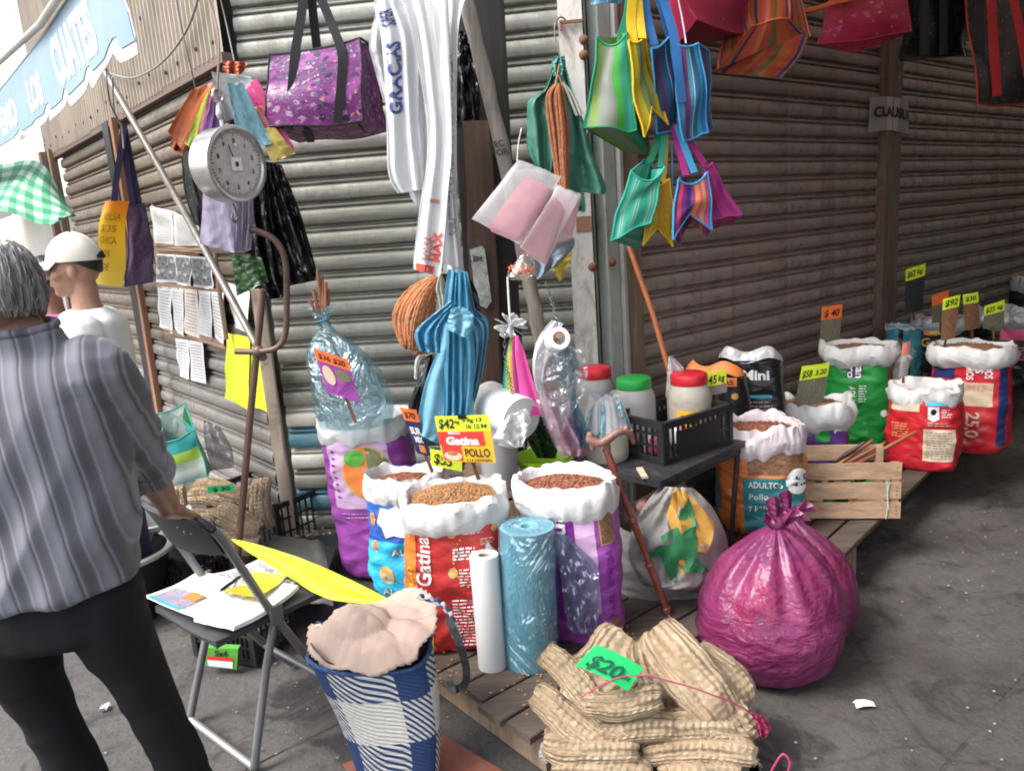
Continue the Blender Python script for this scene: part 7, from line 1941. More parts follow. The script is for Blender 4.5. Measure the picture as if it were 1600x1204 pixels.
_t.links.new(mixc(_t, 1.0, _c, ramp(_t, _h, [(.25, (.72, .65, .58)), (.75, (1, 1, 1))]), 'MULTIPLY'), _p.inputs['Base Color'])
bumpn(_t, _p, _h, 1.0, .012)
GL = 'loofah pads in the foreground crate'
fc = thing('plastic_crate', 'black lattice crate under the foreground loofahs, mostly hidden', 'crate', V((.26, 1.95, 0)), group='black lattice crates')
bpy.data.objects.remove(fc)
crate('black lattice crate under the foreground loofahs, only a corner showing', V((.585, 1.70, .004)), V((-.98, .2, 0)).normalized(), V((.2, .98, 0)).normalized(), .52, .36, .20, solid=False) if False else None
fo, f1, f2 = V((.05, 1.80, .004)), V((.99, -.12, 0)).normalized(), V((.12, .99, 0)).normalized()
crate('black lattice crate under the foreground loofahs, only its corners showing', fo, f1, f2, .52, .34, .12, solid=False)
for k, (lb, x0, y0, d0, x1, y1, d1, w_, bn) in enumerate((
    ('large ribbed loofah pad slanting down the right of the foreground pile', 1030, 975, 1.93, 1135, 1132, 1.80, .125, .03), ('loofah pad behind the large ribbed one, to its right', 1090, 1008, 1.98, 1170, 1105, 1.88, .09, .03),
    ('flat loofah pad carrying the green $20 sign', 985, 992, 1.95, 905, 1092, 1.83, .145, .02), ('loofah pad whose tip sticks up at the upper left of the pile', 848, 1020, 1.88, 962, 1122, 1.80, .065, .02),
    ('loofah pad with its end poking out at the far left of the pile', 832, 1084, 1.84, 950, 1160, 1.77, .07, .02), ('folded loofah pad edge just below the green sign', 905, 1098, 1.81, 1035, 1088, 1.79, .06, .02),
    ('loofah pad at the lower left of the pile', 850, 1150, 1.79, 1000, 1172, 1.755, .08, .02), ('long loofah pad under the ribbed one', 990, 1128, 1.82, 1172, 1142, 1.81, .075, .03),
    ('loofah pad low on the right, above the bottom edge', 1005, 1168, 1.785, 1184, 1172, 1.78, .075, .02), ('bottom left loofah pad cut by the photo edge', 862, 1200, 1.75, 1022, 1206, 1.735, .085, .02),
    ('bottom right loofah pad cut by the photo edge', 1030, 1205, 1.75, 1190, 1202, 1.76, .08, .02), ('small loofah pad at the right end of the pile', 1135, 1085, 1.87, 1186, 1150, 1.82, .06, .02),
    ('loofah pad squeezed between the sign and the ribbed pad', 1000, 1000, 1.94, 1020, 1095, 1.84, .055, .01), ('loofah pad across the middle of the pile under the sign', 925, 1130, 1.80, 1062, 1138, 1.795, .07, .02),
    ('big loofah pad at the core of the pile, mostly hidden', 880, 1120, 1.96, 1160, 1110, 1.98, .24, .05), ('big loofah pad deep at the bottom of the pile', 870, 1190, 1.85, 1175, 1185, 1.86, .2, .03))):
    mitt(lb, Q(x0, y0, d0), Q(x1, y1, d1), w_ * 1.28, k + 1, GL, bn, th=.06 if w_ > .18 else (.042 if k > 4 else .034), ribs=5 if w_ > .1 else 3)
tg = thing('price_sign', 'bright green handwritten $20 sign lying on the foreground loofahs', 'sign', Q(952, 1040, 1.84))
TF = lambda u, v: quadfn([(931, 1006), (1005, 1043), (981, 1079), (899, 1039)], [1.825, 1.825, 1.765, 1.765])(u, v) + V((0, 0, .006 * math.sin(PI * u)))
mb = MB(); mb.shell(TF, 8, 6, .0012); mb.build('card', M_neong, tg)
mb = MB(); text_on(mb, '$20', lambda x, y: TF(.10 + x / .13, .86 - y / .07) + V((0, -.004, .002)), .036, .0012, .15, fit=.085); text_on(mb, 'pz', lambda x, y: TF(.78 + x / .13, .70 - y / .07) + V((0, -.004, .002)), .014, .0006, .1); mb.build('lettering', pm('dark_green_marker', (.01, .10, .06), .6), tg, smooth=False)
cord('tied_string', 'thin magenta cord tied round the foreground loofahs', [Q(905, 1090, 1.77), Q(960, 1060, 1.765), Q(1005, 1055, 1.76), Q(1040, 1062, 1.755), Q(1100, 1080, 1.75), Q(1165, 1108, 1.76), Q(1195, 1140, 1.8)], .0022, pm('magenta_cord', (.35, .03, .10), .6), 'cord')
cord('tied_string', 'loop of pink cord at the right bottom of the loofah crate', [Q(1205, 1204, 1.75), Q(1222, 1178, 1.75), Q(1234, 1190, 1.74), Q(1228, 1215, 1.74)], .003, MC['magenta_cord'], 'cord')
sheets('pink_net', 'scrap of pink net at the right side of the loofahs', 'net', [(drape([((1176, 1112), (1196, 1120)), ((1180, 1130), (1204, 1138)), ((1186, 1150), (1196, 1152))], 1.82, 2, .012, .2, jit=.012), film('pink_net_film', (.60, .08, .22), .4, .2, clear=.3))])
sheets('clear_scrap', 'scrap of clear film caught on the left of the loofah crate', 'film', [(drape([((846, 1160), (862, 1150)), ((842, 1178), (868, 1176)), ((850, 1192), (866, 1190))], 1.82, 2, .012, .2, jit=.012), M_milky)])

bo = G(440, 866, 0); b1 = V((-.80, .60, 0)).normalized(); b2 = V((.60, .80, 0))
crate('black lattice crate of loofahs by the silvery shutter', V((bo.x, bo.y, .004)), b1, b2, .62, .34, .26, solid=False)
GB = 'loofah pads in the crate by the shutter'
for k, (lb, x0, y0, x1, y1, d_, w_) in enumerate((('loofah pad spilling over the left end of the far crate', 245, 830, 330, 810, 3.44, .13), ('loofah pad at the top of the far crate behind the small green sign', 292, 765, 372, 772, 3.56, .14), ('loofah pad in the middle of the far crate', 330, 800, 405, 822, 3.44, .13),
    ('loofah pad standing up at the right end of the far crate', 402, 748, 415, 828, 3.5, .10), ('loofah pad at the back left of the far crate', 268, 760, 285, 830, 3.6, .13), ('lowest loofah pad of the far crate, facing the chair', 292, 850, 400, 848, 3.4, .13), ('loofah pad right of the small green sign in the far crate', 365, 758, 400, 800, 3.55, .12), ('loofah pad hidden low in the far crate', 275, 835, 400, 830, 3.56, .26))):
    mitt(lb, Q(x0, y0, d_), Q(x1, y1, d_ - .05), w_, 40 + k, GB, .03, th=.06, ribs=4, fuzz=25)
tg2 = thing('price_sign', 'small green price sign on the loofahs by the shutter', 'sign', Q(345, 762, 3.3))
T2 = lambda u, v: quadfn([(324, 760), (365, 756), (367, 766), (325, 770)], 3.30)(u, v)
mb = MB(); mb.shell(T2, 4, 3, .0015); mb.build('card', M_neong, tg2)
mb = MB(); text_on(mb, '$ 30', lambda x, y: T2(.2 + x / .11, .8 - y / .03) - V((0, .004, 0)), .017, .0006, fit=.07); mb.build('lettering', M_ink, tg2, smooth=False)

tote('open teal and lime plastic pack standing at the foot of the silvery shutter', [(252, 692), (305, 672), (325, 745), (272, 760)], 3.72, [(233, 648), (290, 630), (328, 735), (260, 745)], 3.9, striped('teal_pack_print', [(0, (.02, .28, .27)), (.3, (.30, .48, .06)), (.52, (.40, .52, .42)), (.72, (.48, .56, .5)), (.95, (.3, .45, .4))], axis='v', trans=.1, weave=6), pm('teal_pack_side', (.04, .30, .28), .3, crinkle=.5), pm('teal_pack_edge', (.03, .25, .24), .4), group=None, name='plastic_pack', m_back=pm('milky_lining', (.42, .48, .44), .4, crinkle=.6))
sheets('clear_bag', 'limp clear bag behind the teal pack', 'plastic bag', [(drape([((318, 655), (345, 668)), ((320, 690), (362, 700)), ((330, 735), (366, 730))], 3.85, 2, .03, .2, jit=.02), film('violet_clear', (.42, .38, .46), .2, .2, clear=.45))])

tr = thing('low_table', 'low board covered by dark grey plastic behind the folding chair', 'table', V((-.96, 3.05, 0)))
tv0 = G(415, 905, .22); 
mb = MB(); mb.shell(lambda u, v: G(372, 950, .13).lerp(G(520, 940, .13), u).lerp(G(428, 836, .13).lerp(G(506, 846, .13), u), v) + UP * (.012 * nz((u * 5, v * 5, 2), 1) - .05 * max(0, u - .9) * 10 * .3), 20, 14, .006); mb.build('sheet', pm('grey_green_plastic', (.10, .105, .09), .45, var=.3, vs=6, crinkle=.4, cs=8), tr)
mb = MB(); c_ = G(455, 890, .06); c_.z = .06; mb.box(c_, (.20, .02, 0), (-.02, .26, 0), (0, 0, .055)); mb.build('box', M_blackf, tr, smooth=False)
for k, (nm, x, y, z, c) in enumerate((('yellow_pack', 415, 900, .16, (.68, .52, .03)), ('amber_pack', 395, 925, .16, (.60, .42, .05)), ('red_pack', 440, 925, .16, (.55, .10, .05)), ('white_pack', 470, 905, .16, (.6, .6, .58)))):
    q = G(x, y, z); mb = MB(); ball(mb, q, .085, .05, .03, 14, Matrix.Rotation(.5 * k, 3, 'Z')); tag(mb.build('snack_pack', film(nm, c, .25, .1, crk=.6)), ('yellow', 'amber', 'red', 'white')[k] + ' glossy pack lying on the low table behind the chair', 'packet', 'packs on the low table')
leaf = thing('leaf_litter', 'dry yellow green leaf scraps at the foot of the grey shutter', 'litter', Q(485, 838, 3.8), kind='stuff')
mb = MB(); rn = random.Random(21)
for k in range(170):
    c = V((-1.02 + rn.uniform(-.2, .25), 3.72 + rn.uniform(-.09, .1), .012 + rn.random() ** 2 * .06)); a = V((rn.uniform(-1, 1), rn.uniform(-1, 1), rn.uniform(-.6, .6))).normalized(); b = a.orthogonal().normalized()
    L = rn.uniform(.008, .02); i = len(mb.v)
    for q in (c - a * L, c + b * L * .4, c + a * L, c - b * L * .4): mb.add(q)
    mb.face(i, i + 1, i + 2, i + 3)
mb.build('leaf_scraps', pm('dry_leaf', (.33, .30, .10), .8, var=.5, vs=40), leaf, kind='stuff')
uc = G(402, 1042, 0)
crate('black lattice crate of tinned goods under the folding chair', V((uc.x, uc.y, .004)), V((-.93, .37, 0)).normalized(), V((.37, .93, 0)).normalized(), .30, .24, .17, solid=False)
gt = thing('product_box', 'green and white printed box in the crate under the chair', 'box', G(347, 1030, .03))
BQ = quadfn([(318, 1008), (374, 1010), (372, 1042), (322, 1036)], uc.y - .012)
mb = MB(); mb.shell(BQ, 4, 4, .03); mb.build('carton', MC['leaf_green_print'], gt)
mb = MB(); mb.grid(lambda u, v: BQ(.12 + .76 * u, .62 + .33 * v) - V((0, .018, 0)), 4, 4); mb.build('white_panel', M_whitep, gt); mb = MB(); mb.grid(lambda u, v: BQ(.12 + .76 * u, .42 + .18 * v) - V((0, .018, 0)), 4, 4); mb.build('red_panel', M_cardr, gt)
mb = MB(); text_on(mb, '5x4', lambda x, y: BQ(.35 + x / .12, .38 - y / .07) - V((0, .019, 0)), .02, .001); mb.build('lettering', M_ink, gt, smooth=False)
tl_ = thing('tin_heap', 'dull mixed tins and packets heaped in the crate under the chair', 'goods', V((-1.3, 2.72, .05)))
rn = random.Random(3)
for k in range(9):
    q = V((uc.x, uc.y, 0)) + V((-.93, .37, 0)) * rn.uniform(.05, .25) + V((.37, .93, 0)) * rn.uniform(.05, .18) + UP * rn.uniform(.04, .12)
    mb = MB(); mb.lathe([(0, -.03), (.03, -.03), (.031, .03), (0, .03)], q, V((rn.uniform(-1, 1), rn.uniform(-1, 1), .6)), 14); mb.build('tin', [MC['grey_powder'], M_cream, M_blackf][k % 3], tl_)
mc = G(300, 950, 0)
crate('black lattice crate of bright packets left of the chair', V((mc.x, mc.y, .004)), V((-.9, .43, 0)).normalized(), V((.43, .9, 0)).normalized(), .34, .24, .22, solid=False)
rn = random.Random(8); ph_ = thing('packet_heap', 'small bright packets heaped in the crate left of the chair', 'packets', V((mc.x, mc.y, 0)))
for k in range(16):
    q = V((mc.x, mc.y, 0)) + V((-.9, .43, 0)) * rn.uniform(.04, .30) + V((.43, .9, 0)) * rn.uniform(.04, .2) + UP * rn.uniform(.05, .22)
    mb = MB(); ball(mb, q, rn.uniform(.025, .05), .02, rn.uniform(.02, .04), 10, Matrix.Rotation(rn.uniform(0, 3), 3, 'Z')); mb.build('packet', [M_cardr, M_oran, MC['blue_print'], M_blackf, M_whitep, M_cardy][k % 6], ph_)
rc = G(196, 960, 0)
rbk = thing('round_basket', 'round black basket with a pale grey rim behind the man', 'basket', rc)
mb = MB(); mb.lathe([(0, 0), (.16, .0), (.22, .28), (.225, .29), (.21, .285), (.15, .02)], rc, UP, 36); mb.build('body', M_crate, rbk)
mb = MB(); mb.lathe([(.222, .278), (.240, .284), (.242, .300), (.226, .306), (.212, .296)], rc, UP, 40); mb.build('rim', pm('grey_plastic_rim', (.42, .43, .40), .45), rbk)
gk = G(250, 905, 0); gb = thing('grey_bucket', 'pale grey plastic tub behind the man’s hand', 'tub', gk)
mb = MB(); mb.lathe([(0, 0), (.14, 0), (.17, .30), (.19, .305), (.19, .325), (.165, .325), (.13, .02), (0, .02)], gk, UP, 36); mb.build('body', pm('pale_grey_plastic', (.45, .47, .48), .4), gb)
tag(MB().build('x', M_paper) if False else (lambda mb: (mb.shell(drape([((362, 842), (366, 846)), ((400, 850), (398, 868)), ((470, 872), (450, 900)), ((545, 904), (510, 934)), ((612, 938), (585, 944))], 2.42, .5, .01, .1, dv=-.25, jit=.004), 8, 30, .002), mb.build('neon_card', M_neon))[1])(MB()), 'long curved neon yellow card lying across the chair towards the woven bag', 'card')

N0 = V((-.855, 2.04, 0)); wv_ = V((-.7488, .6628, 0)); fv = V((.6628, .7488, 0)); CW = .40
PC = lambda a, w_, z: N0 + fv * a + wv_ * w_ + UP * z
M_tubeg = pm('grey_chair_tube', (.19, .195, .20), .38, .5, var=.12, vs=9)
M_seat = pm('charcoal_seat', (.05, .052, .058), .55, var=.2, vs=8); M_backr = pm('black_backrest', (.022, .023, .025), .42, var=.1)
chr_ = thing('folding_chair', 'grey tube folding chair with black backrest, papers on its seat', 'chair', PC(.2, .2, 0))
for s, wo in (('near', 0), ('far', CW)):
    mb = MB(); mb.tube(curve([PC(-.01, wo, .775), PC(.02, wo, .72), PC(.125, wo, .47), PC(.27, wo, .19), PC(.40, wo, .012)], 30), .0135, 10); mb.build('side_frame', M_tubeg, chr_)
    mb = MB(); mb.tube(curve([PC(.17, wo + (.03 if wo == 0 else -.03), .46), PC(.10, wo + (.02 if wo == 0 else -.02), .30), PC(.0, wo, .012)], 20), .0135, 10); mb.build('leg', M_tubeg, chr_)
    mb = MB(); mb.box(PC(.135, wo + (-.012 if wo == 0 else .012), .455), fv * .02, wv_ * .006, UP * .03); mb.build('hinge', M_tubeg, chr_)
mb = MB(); mb.tube(curve([PC(-.012, 0, .775), PC(-.03, .02, .80), PC(-.045, .08, .815), PC(-.05, .2, .818), PC(-.045, .32, .815), PC(-.03, .38, .80), PC(-.012, CW, .775)], 30), .0135, 10); mb.build('top_rail', M_backr, chr_)
mb = MB(); mb.tube([PC(.0, 0, .014), PC(.0, CW, .014)], .0125, 10); mb.build('rear_bar', pm('worn_steel_bar', (.36, .36, .36), .35, .6), chr_)
mb = MB(); mb.tube([PC(.30, 0, .14), PC(.30, CW, .14)], .010, 10); mb.build('front_bar', M_tubeg, chr_)
def brf(u, v):
    w_ = .012 + (CW - .024) * u
    return PC(-.03 + .05 * v - .05 * math.sin(PI * u) * (1 - .3 * v), w_, .808 - .14 * v * (1 - .18 * (2 * u - 1) ** 2) + .012 * math.sin(PI * u))
mb = MB(); mb.shell(brf, 24, 10, .016); mb.build('backrest', M_backr, chr_)
def sef(u, v):
    e = 1 - abs(2 * u - 1) ** 6; e2_ = 1 - abs(2 * v - 1) ** 6
    return PC(-.05 + .37 * v, .01 + (CW - .02) * u, .452 - .014 * (1 - e * e2_) - .01 * math.sin(PI * u))
mb = MB(); mb.shell(sef, 22, 20, .022); mb.build('seat', M_seat, chr_)
rn = random.Random(2)
def paper(label, a, w_, rot, sa, sw, z, mat, ex=None, gap=0, name='paper_sheet'):
    root = thing(name, label, 'paper', PC(a, w_, z), group='papers on the folding chair')
    d1, d2 = fv * math.cos(rot) + wv_ * math.sin(rot), wv_ * math.cos(rot) - fv * math.sin(rot)
    F = lambda u, v: PC(a, w_, z) + d1 * (sa * (u - .5)) + d2 * (sw * (v - .5)) + UP * (.006 * nz((u * 3, v * 3, a * 30)) + .012 * abs(2 * u - 1) ** 3)
    mb = MB(); mb.shell(F, 8, 8, .001 + gap); mb.build('sheet', mat, root)
    if ex: ex(root, lambda u, v, o=.004: F(u, v) + UP * (o + gap / 2))
    return root
def cutout(root, F):
    for nm, u0, u1, v0, v1, mt in (('photo_print', .10, .50, .35, .92, spots('street_photo', (.20, .22, .30), [((.55, .25, .2), .25, .8), ((.1, .3, .5), .25, 1.1)], 8, trans=0, base2=(.45, .3, .4))), ('blue_strip', .02, .10, .35, .92, M_cyan), ('orange_photo', .30, .50, .37, .58, M_oran)):
        mb = MB(); mb.grid(lambda u, v: F(lerp(u0, u1, u), lerp(v0, v1, v), .003 if nm[0] != 'o' else .006), 4, 4); mb.build(nm, mt, root)
paper('stack of white papers fanned at the near edge of the chair seat', .10, .08, .25, .27, .16, .472, M_paper, gap=.012, name='paper_stack')
paper('second stack of white papers under the printed sheet on the chair', .12, .17, .1, .28, .2, .468, M_paper, gap=.006, name='paper_stack')
paper('printed sheet with small photos and a blue strip on the chair seat', .04, .27, .1, .21, .30, .480, M_paper, cutout)
paper('white sheet at the far side of the chair seat', .2, .25, -.2, .2, .22, .478, M_paper, printed(3))
paper('yellow and green sheet in a clear sleeve on the chair seat', .16, .14, .3, .15, .13, .494, pm('mustard_paper', (.60, .52, .04), .5))
pn = thing('marker_pen', 'dark marker pen lying on the papers on the chair', 'pen', PC(.12, .22, .5))
mb = MB(); mb.tube([PC(.08, .20, .499), PC(.12, .22, .499), PC(.19, .25, .499)], [.006, .006, .004], 8); mb.build('barrel', M_ink, pn)

m_, t_, p_, o_ = nodes('gingham_weave')
uv_ = coord(t_, (1, 1, 1), 'UV'); s_ = N_(t_, 'ShaderNodeSeparateXYZ'); t_.links.new(uv_, s_.inputs[0])
fx = mathn(t_, 'GREATER_THAN', mathn(t_, 'FRACT', mathn(t_, 'ADD', mathn(t_, 'MULTIPLY', s_.outputs[0], 4.0), .38)), .5)
fy = mathn(t_, 'GREATER_THAN', mathn(t_, 'FRACT', mathn(t_, 'ADD', mathn(t_, 'MULTIPLY', s_.outputs[1], 1.55), .30)), .5)
tw = mathn(t_, 'GREATER_THAN', mathn(t_, 'FRACT', mathn(t_, 'ADD', mathn(t_, 'MULTIPLY', s_.outputs[0], 40.0), mathn(t_, 'MULTIPLY', s_.outputs[1], 19.0))), .5)
mx_ = mathn(t_, 'ADD', fx, fy)
both = mathn(t_, 'GREATER_THAN', mx_, 1.5); one = mathn(t_, 'MULTIPLY', mathn(t_, 'GREATER_THAN', mx_, .5), mathn(t_, 'SUBTRACT', 1.0, both))
dk_ = mathn(t_, 'MAXIMUM', both, mathn(t_, 'MULTIPLY', one, tw))
nn_ = noise_n(t_, uv_, 60, 4, .7)
c1 = ramp(t_, nn_, [(.3, (.54, .52, .47)), (.7, (.68, .66, .61))]); c2 = ramp(t_, nn_, [(.3, (.012, .035, .11)), (.7, (.02, .055, .16))])
t_.links.new(mixc(t_, dk_, c1, c2), p_.inputs['Base Color']); p_.inputs['Roughness'].default_value = .8
ck = N_(t_, 'ShaderNodeTexWave', bands_direction='DIAGONAL'); ck.inputs['Scale'].default_value = 20; ck.inputs['Distortion'].default_value = 1.5; t_.links.new(uv_, ck.inputs['Vector'])
bumpn(t_, p_, mathn(t_, 'ADD', ck.outputs['Fac'], nn_), .5, .006)
M_ging = m_
gb0 = G(632, 1262, 0); gbc = V((gb0.x - .02, gb0.y + .10, 0)); GH = .40
wb_ = thing('woven_bag', 'navy and cream checked woven bag standing in front of the chair, a hat on top', 'bag', gbc)
def gbf(u, v, o=0):
    a = 2 * PI * (u - .25) ; e = .62
    W_ = lerp(.105, .172, v ** .85); D_ = lerp(.075, .105, v)
    c, s = math.cos(a), math.sin(a)
    x = math.copysign(abs(c) ** e, c) * (W_ + o); y = math.copysign(abs(s) ** e, s) * (D_ + o)
    k = 1 + .03 * noise.noise(V((c * 1.5, s * 1.5, v * 3)))
    return gbc + V((x * k * .98 - y * .10 - .055 * v * v, y * k + x * .10 + .05 * v, GH * v + .02 * v * math.sin(a * 2 + .6)))
mb = MB(); mb.grid(lambda u, v: gbf(u, v), 96, 40); mb.grid(lambda u, v: gbf(u, 1 - .3 * v, -.006), 96, 8); mb.build('body', M_ging, wb_, ang=180)
M_braid = pm('blue_white_braid', (.30, .34, .42), .8, var=.8, vs=55, bump=.7, bs=90)
mb = MB(); mb.tube([gbf(k / 60, 1, .002) + UP * .002 for k in range(61)], [.0065 + .0015 * math.sin(k * 2.2) for k in range(61)], 8); mb.build('rim_braid', pm('navy_braid', (.03, .07, .17), .8, var=.6, vs=60, bump=.6), wb_)
mb = MB(); mb.grid(lambda u, v: gbf(u, 1, -.008 - .05 * v) + UP * (.035 - .12 * v + .015 * math.sin(u * 25) * (1 - v)), 60, 6); mb.build('liner', pm('dark_liner', (.03, .03, .035), .35, crinkle=.4), wb_)
def braid(pts, nm):
    cv = curve(pts, 50); mb = MB()
    for q in range(2):
        mb.tube([p + V((.006 * math.cos(k * .55 + q * PI), 0, .006 * math.sin(k * .55 + q * PI))) for k, p in enumerate(cv)], .0058, 7, mi=q)
    mb.build(nm, [MC['navy_braid'], pm('cream_braid', (.58, .57, .54), .8)], wb_)
braid([Q(500, 1055, 1.96), Q(512, 1020, 1.95), Q(505, 990, 1.98), Q(498, 975, 2.0)], 'handle')
braid([Q(520, 1050, 1.95), Q(528, 1030, 1.96), Q(512, 1005, 1.97)], 'handle')
braid([Q(655, 930, 2.0), Q(690, 942, 2.0), Q(706, 965, 2.0), Q(712, 995, 2.0)], 'handle')
mb = MB(); mb.ribbon(curve([Q(700, 965, 1.99), Q(716, 1000, 1.97), Q(728, 1040, 1.96), Q(726, 1068, 1.96), Q(708, 1076, 1.96), Q(702, 1062, 1.97)], 24), (1, 0, .2), .022, .005); mb.build('black_strap', M_blackf, wb_)
ht = thing('sun_hat', 'crumpled beige cloth hat with pinked edge lying on the woven bag', 'hat', Q(590, 985, 1.98))
HQ = quadfn([(540, 940), (660, 905), (705, 985), (500, 1005)], [2.10, 2.12, 1.93, 1.93])
hc = gbf(.0, 1); hc = (gbf(0, 1) + gbf(.5, 1)) / 2
def hatf(u, v):
    a = 2 * PI * u; r = v * (1 + .02 * math.sin(a * 52) * (v > .97))
    x, y = math.cos(a) * r, math.sin(a) * r
    p = hc + V((x * .185 + .012, y * .135 + .01, .085))
    crown = max(0, 1 - (((x + .25) / .5) ** 2 + ((y - .1) / .55) ** 2))
    p.z += .045 * crown ** .6 + .014 * noise.noise(V((x * 1.8, y * 1.8, 1))) + 0.040 * (abs(noise.noise(V((x * 1.6 + y * 1.2, y * 1.3, 5)))) - .2) + .006 * (abs(noise.noise(V((x * 5 - y * 2, y * 4, 8)))) - .2) - .05 * max(0, v - .75) * 2 * (math.sin(a + 3.9) > 0) - .05 * v * v * max(0, -y) + .07 * max(0, x) * v * max(0, y + .3)
    return p
mb = MB(); mb.grid(hatf, 156, 26); 
M_hat = pm('beige_felt', (.44, .325, .265), .9, var=.08, vs=6, bump=.3, bs=140)
hob = mb.build('brim', M_hat, ht, ang=180); sm = hob.modifiers.new('th', 'SOLIDIFY'); sm.thickness = .004

sbk = thing('stick_bag', 'knotted clear blue bag of sticks standing in the mouth of the tall purple sack', 'bag', Q(555, 660, 3.2))
def sbf(u, v, k=1.0, ph=0):
    a = 2 * PI * u; ce = cat([(500, 478, 20), (506, 506, 9), (520, 545, 40), (540, 590, 58), (552, 630, 63), (556, 664, 56)], v)
    x, y, w_ = ce; R_w = w_ * 3.2 / FPX * k
    fl = 1 + (.25 * math.sin(a * 6 + ph) if v < .18 else .07 * math.sin(a * 7 + ph) * (1 - v)) + .13 * (.25 - abs(noise.noise(V((math.cos(a) * 1.6 + v * 2, math.sin(a) * 1.6, v * 3.5 + ph)))))
    return Q(x, y, 3.2) + V((math.cos(a) * R_w * fl, math.sin(a) * R_w * .62 * fl, 0))
mb = MB(); mb.grid(lambda u, v: sbf(u, v), 72, 40); mb.build('film', gloss_film('pale_blue_clear', (.75, .92, .97), .2, .16, 5, 1.0, (.80, .93, .97), milk=.05), sbk, ang=180)
mb = MB(); mb.grid(lambda u, v: sbf(u, .12 + .88 * v, .82, 3), 60, 30); mb.build('inner_film', gloss_film('white_blue_clear', (.85, .93, .95), .26, .2, 5, 1.0, (.9, .97, .98), milk=.32), sbk, ang=180)
mb = MB(); mb.tube([Q(506, 506, 3.2) + V((.028 * math.cos(t * .6), .022 * math.sin(t * .6), .002 * t)) for t in range(22)], .004, 6); mb.build('tie', M_blfilm, sbk)
for k, (x, y, nm) in enumerate(((483, 468, 'lowest stick at the left of the bagged bundle'), (489, 452, 'second stick from the left of the bagged bundle'), (496, 420, 'tallest stick of the bagged bundle'), (503, 430, 'stick just right of the tallest in the bagged bundle'), (509, 440, 'second stick from the right in the bagged bundle'), (514, 452, 'rightmost stick of the bagged bundle'))):
    t_ = Q(x, y, 3.2 + .02 * (k % 2)); m0 = Q(lerp(500, 511, k / 5), 503, 3.2 + .012 * (k % 3)); b_ = m0 + (m0 - t_).normalized() * .34
    s1 = thing('wooden_stick', nm, 'stick', b_, group='sticks in the clear blue bag'); mb = MB(); mb.tube([b_, m0, t_.lerp(m0, .05), t_], [.008, .008, .0075, .004], 8); mb.build('shaft', pm('cinnamon_stick', (.30, .12, .06), .6, var=.25, vs=14), s1)

def skin_mat(name, a, b):
    m, t, p, out = nodes(name); v = coord(t)
    t.links.new(ramp(t, noise_n(t, v, 18, 5, .6), [(.3, a), (.7, b)]), p.inputs['Base Color'])
    p.inputs['Roughness'].default_value = .5; p.inputs['Subsurface Weight'].default_value = .12; p.inputs['Subsurface Radius'].default_value = (.02, .008, .004); p.inputs['Subsurface Scale'].default_value = .3
    bumpn(t, p, noise_n(t, v, 120, 4), .12, .003)
    return m
M_skin = skin_mat('brown_skin', (.20, .095, .062), (.29, .15, .10)); M_skin2 = skin_mat('tan_skin', (.30, .16, .105), (.38, .21, .145))
def eloft(mb, secs, n=24, steps=4):
    """(centre, half-width vector, half-depth vector) sections"""
    flat = [tuple(c) + tuple(a) + tuple(b) for c, a, b in secs]; N = steps * (len(secs) - 1); b0 = len(mb.v)
    for k in range(N + 1):
        q = cat(flat, k / N); c, a, b = V(q[:3]), V(q[3:6]), V(q[6:])
        for i in range(n):
            t = 2 * PI * i / n; e = .85
            x, y = math.copysign(abs(math.cos(t)) ** e, math.cos(t)), math.copysign(abs(math.sin(t)) ** e, math.sin(t))
            mb.add(c + a * x + b * y)
    for k in range(N):
        for i in range(n):
            a, c = b0 + k * n + i, b0 + k * n + (i + 1) % n
            mb.face(a, c, c + n, a + n)
    mb.face(*[b0 + i for i in range(n)][::-1]); mb.face(*[b0 + N * n + i for i in range(n)])
def basis(f, up=UP):
    f = V(f).normalized(); r = f.cross(V(up)).normalized(); u = r.cross(f).normalized()
    return Matrix((r, f, u)).transposed(), r, f, u     
def head(mb, c, fwd, up=UP, s=1.0):
    M, r, f, u = basis(fwd, up); c = V(c)
    ball(mb, c + u * .030 * s - f * .008 * s, .076 * s, .097 * s, .100 * s, 24, M)
    ball(mb, c - u * .030 * s + f * .030 * s, .060 * s, .068 * s, .072 * s, 20, M)
    ball(mb, c - u * .082 * s + f * .066 * s, .026 * s, .024 * s, .022 * s, 14, M)
    ball(mb, c - u * .055 * s + f * .02 * s, .058 * s, .055 * s, .045 * s, 16, M)
    limb(mb, [c + f * .090 * s + u * .028 * s, c + f * .103 * s + u * .006 * s, c + f * .113 * s - u * .016 * s], [.009 * s, .011 * s, .015 * s], 10, 3)
    for q in (-1, 1):
        ball(mb, c + r * (.030 * q * s) + f * .080 * s + u * .034 * s, .024 * s, .014 * s, .009 * s, 10, M)    
        ball(mb, c + r * (.048 * q * s) + f * .055 * s - u * .012 * s, .022 * s, .026 * s, .022 * s, 12, M)   
        ball(mb, c + r * (.078 * q * s) - f * .010 * s + u * .0 * s, .010 * s, .019 * s, .032 * s, 12, M)      
        ball(mb, c + r * (.014 * q * s) + f * .100 * s - u * .020 * s, .009 * s, .009 * s, .007 * s, 8, M)    
    ball(mb, c + f * .093 * s - u * .042 * s, .022 * s, .010 * s, .006 * s, 10, M); ball(mb, c + f * .091 * s - u * .053 * s, .020 * s, .010 * s, .007 * s, 10, M)
    return M, r, f, u
def eyes(root, c, fwd, s, mat):
    M, r, f, u = basis(fwd)
    for q in (-1, 1):
        mb = MB(); ball(mb, V(c) + r * (.031 * q * s) + f * .081 * s + u * .020 * s, .012 * s, .011 * s, .009 * s, 12, M); mb.build('eye', mat, root)
M_eye = pm('dark_eye', (.05, .035, .03), .2)
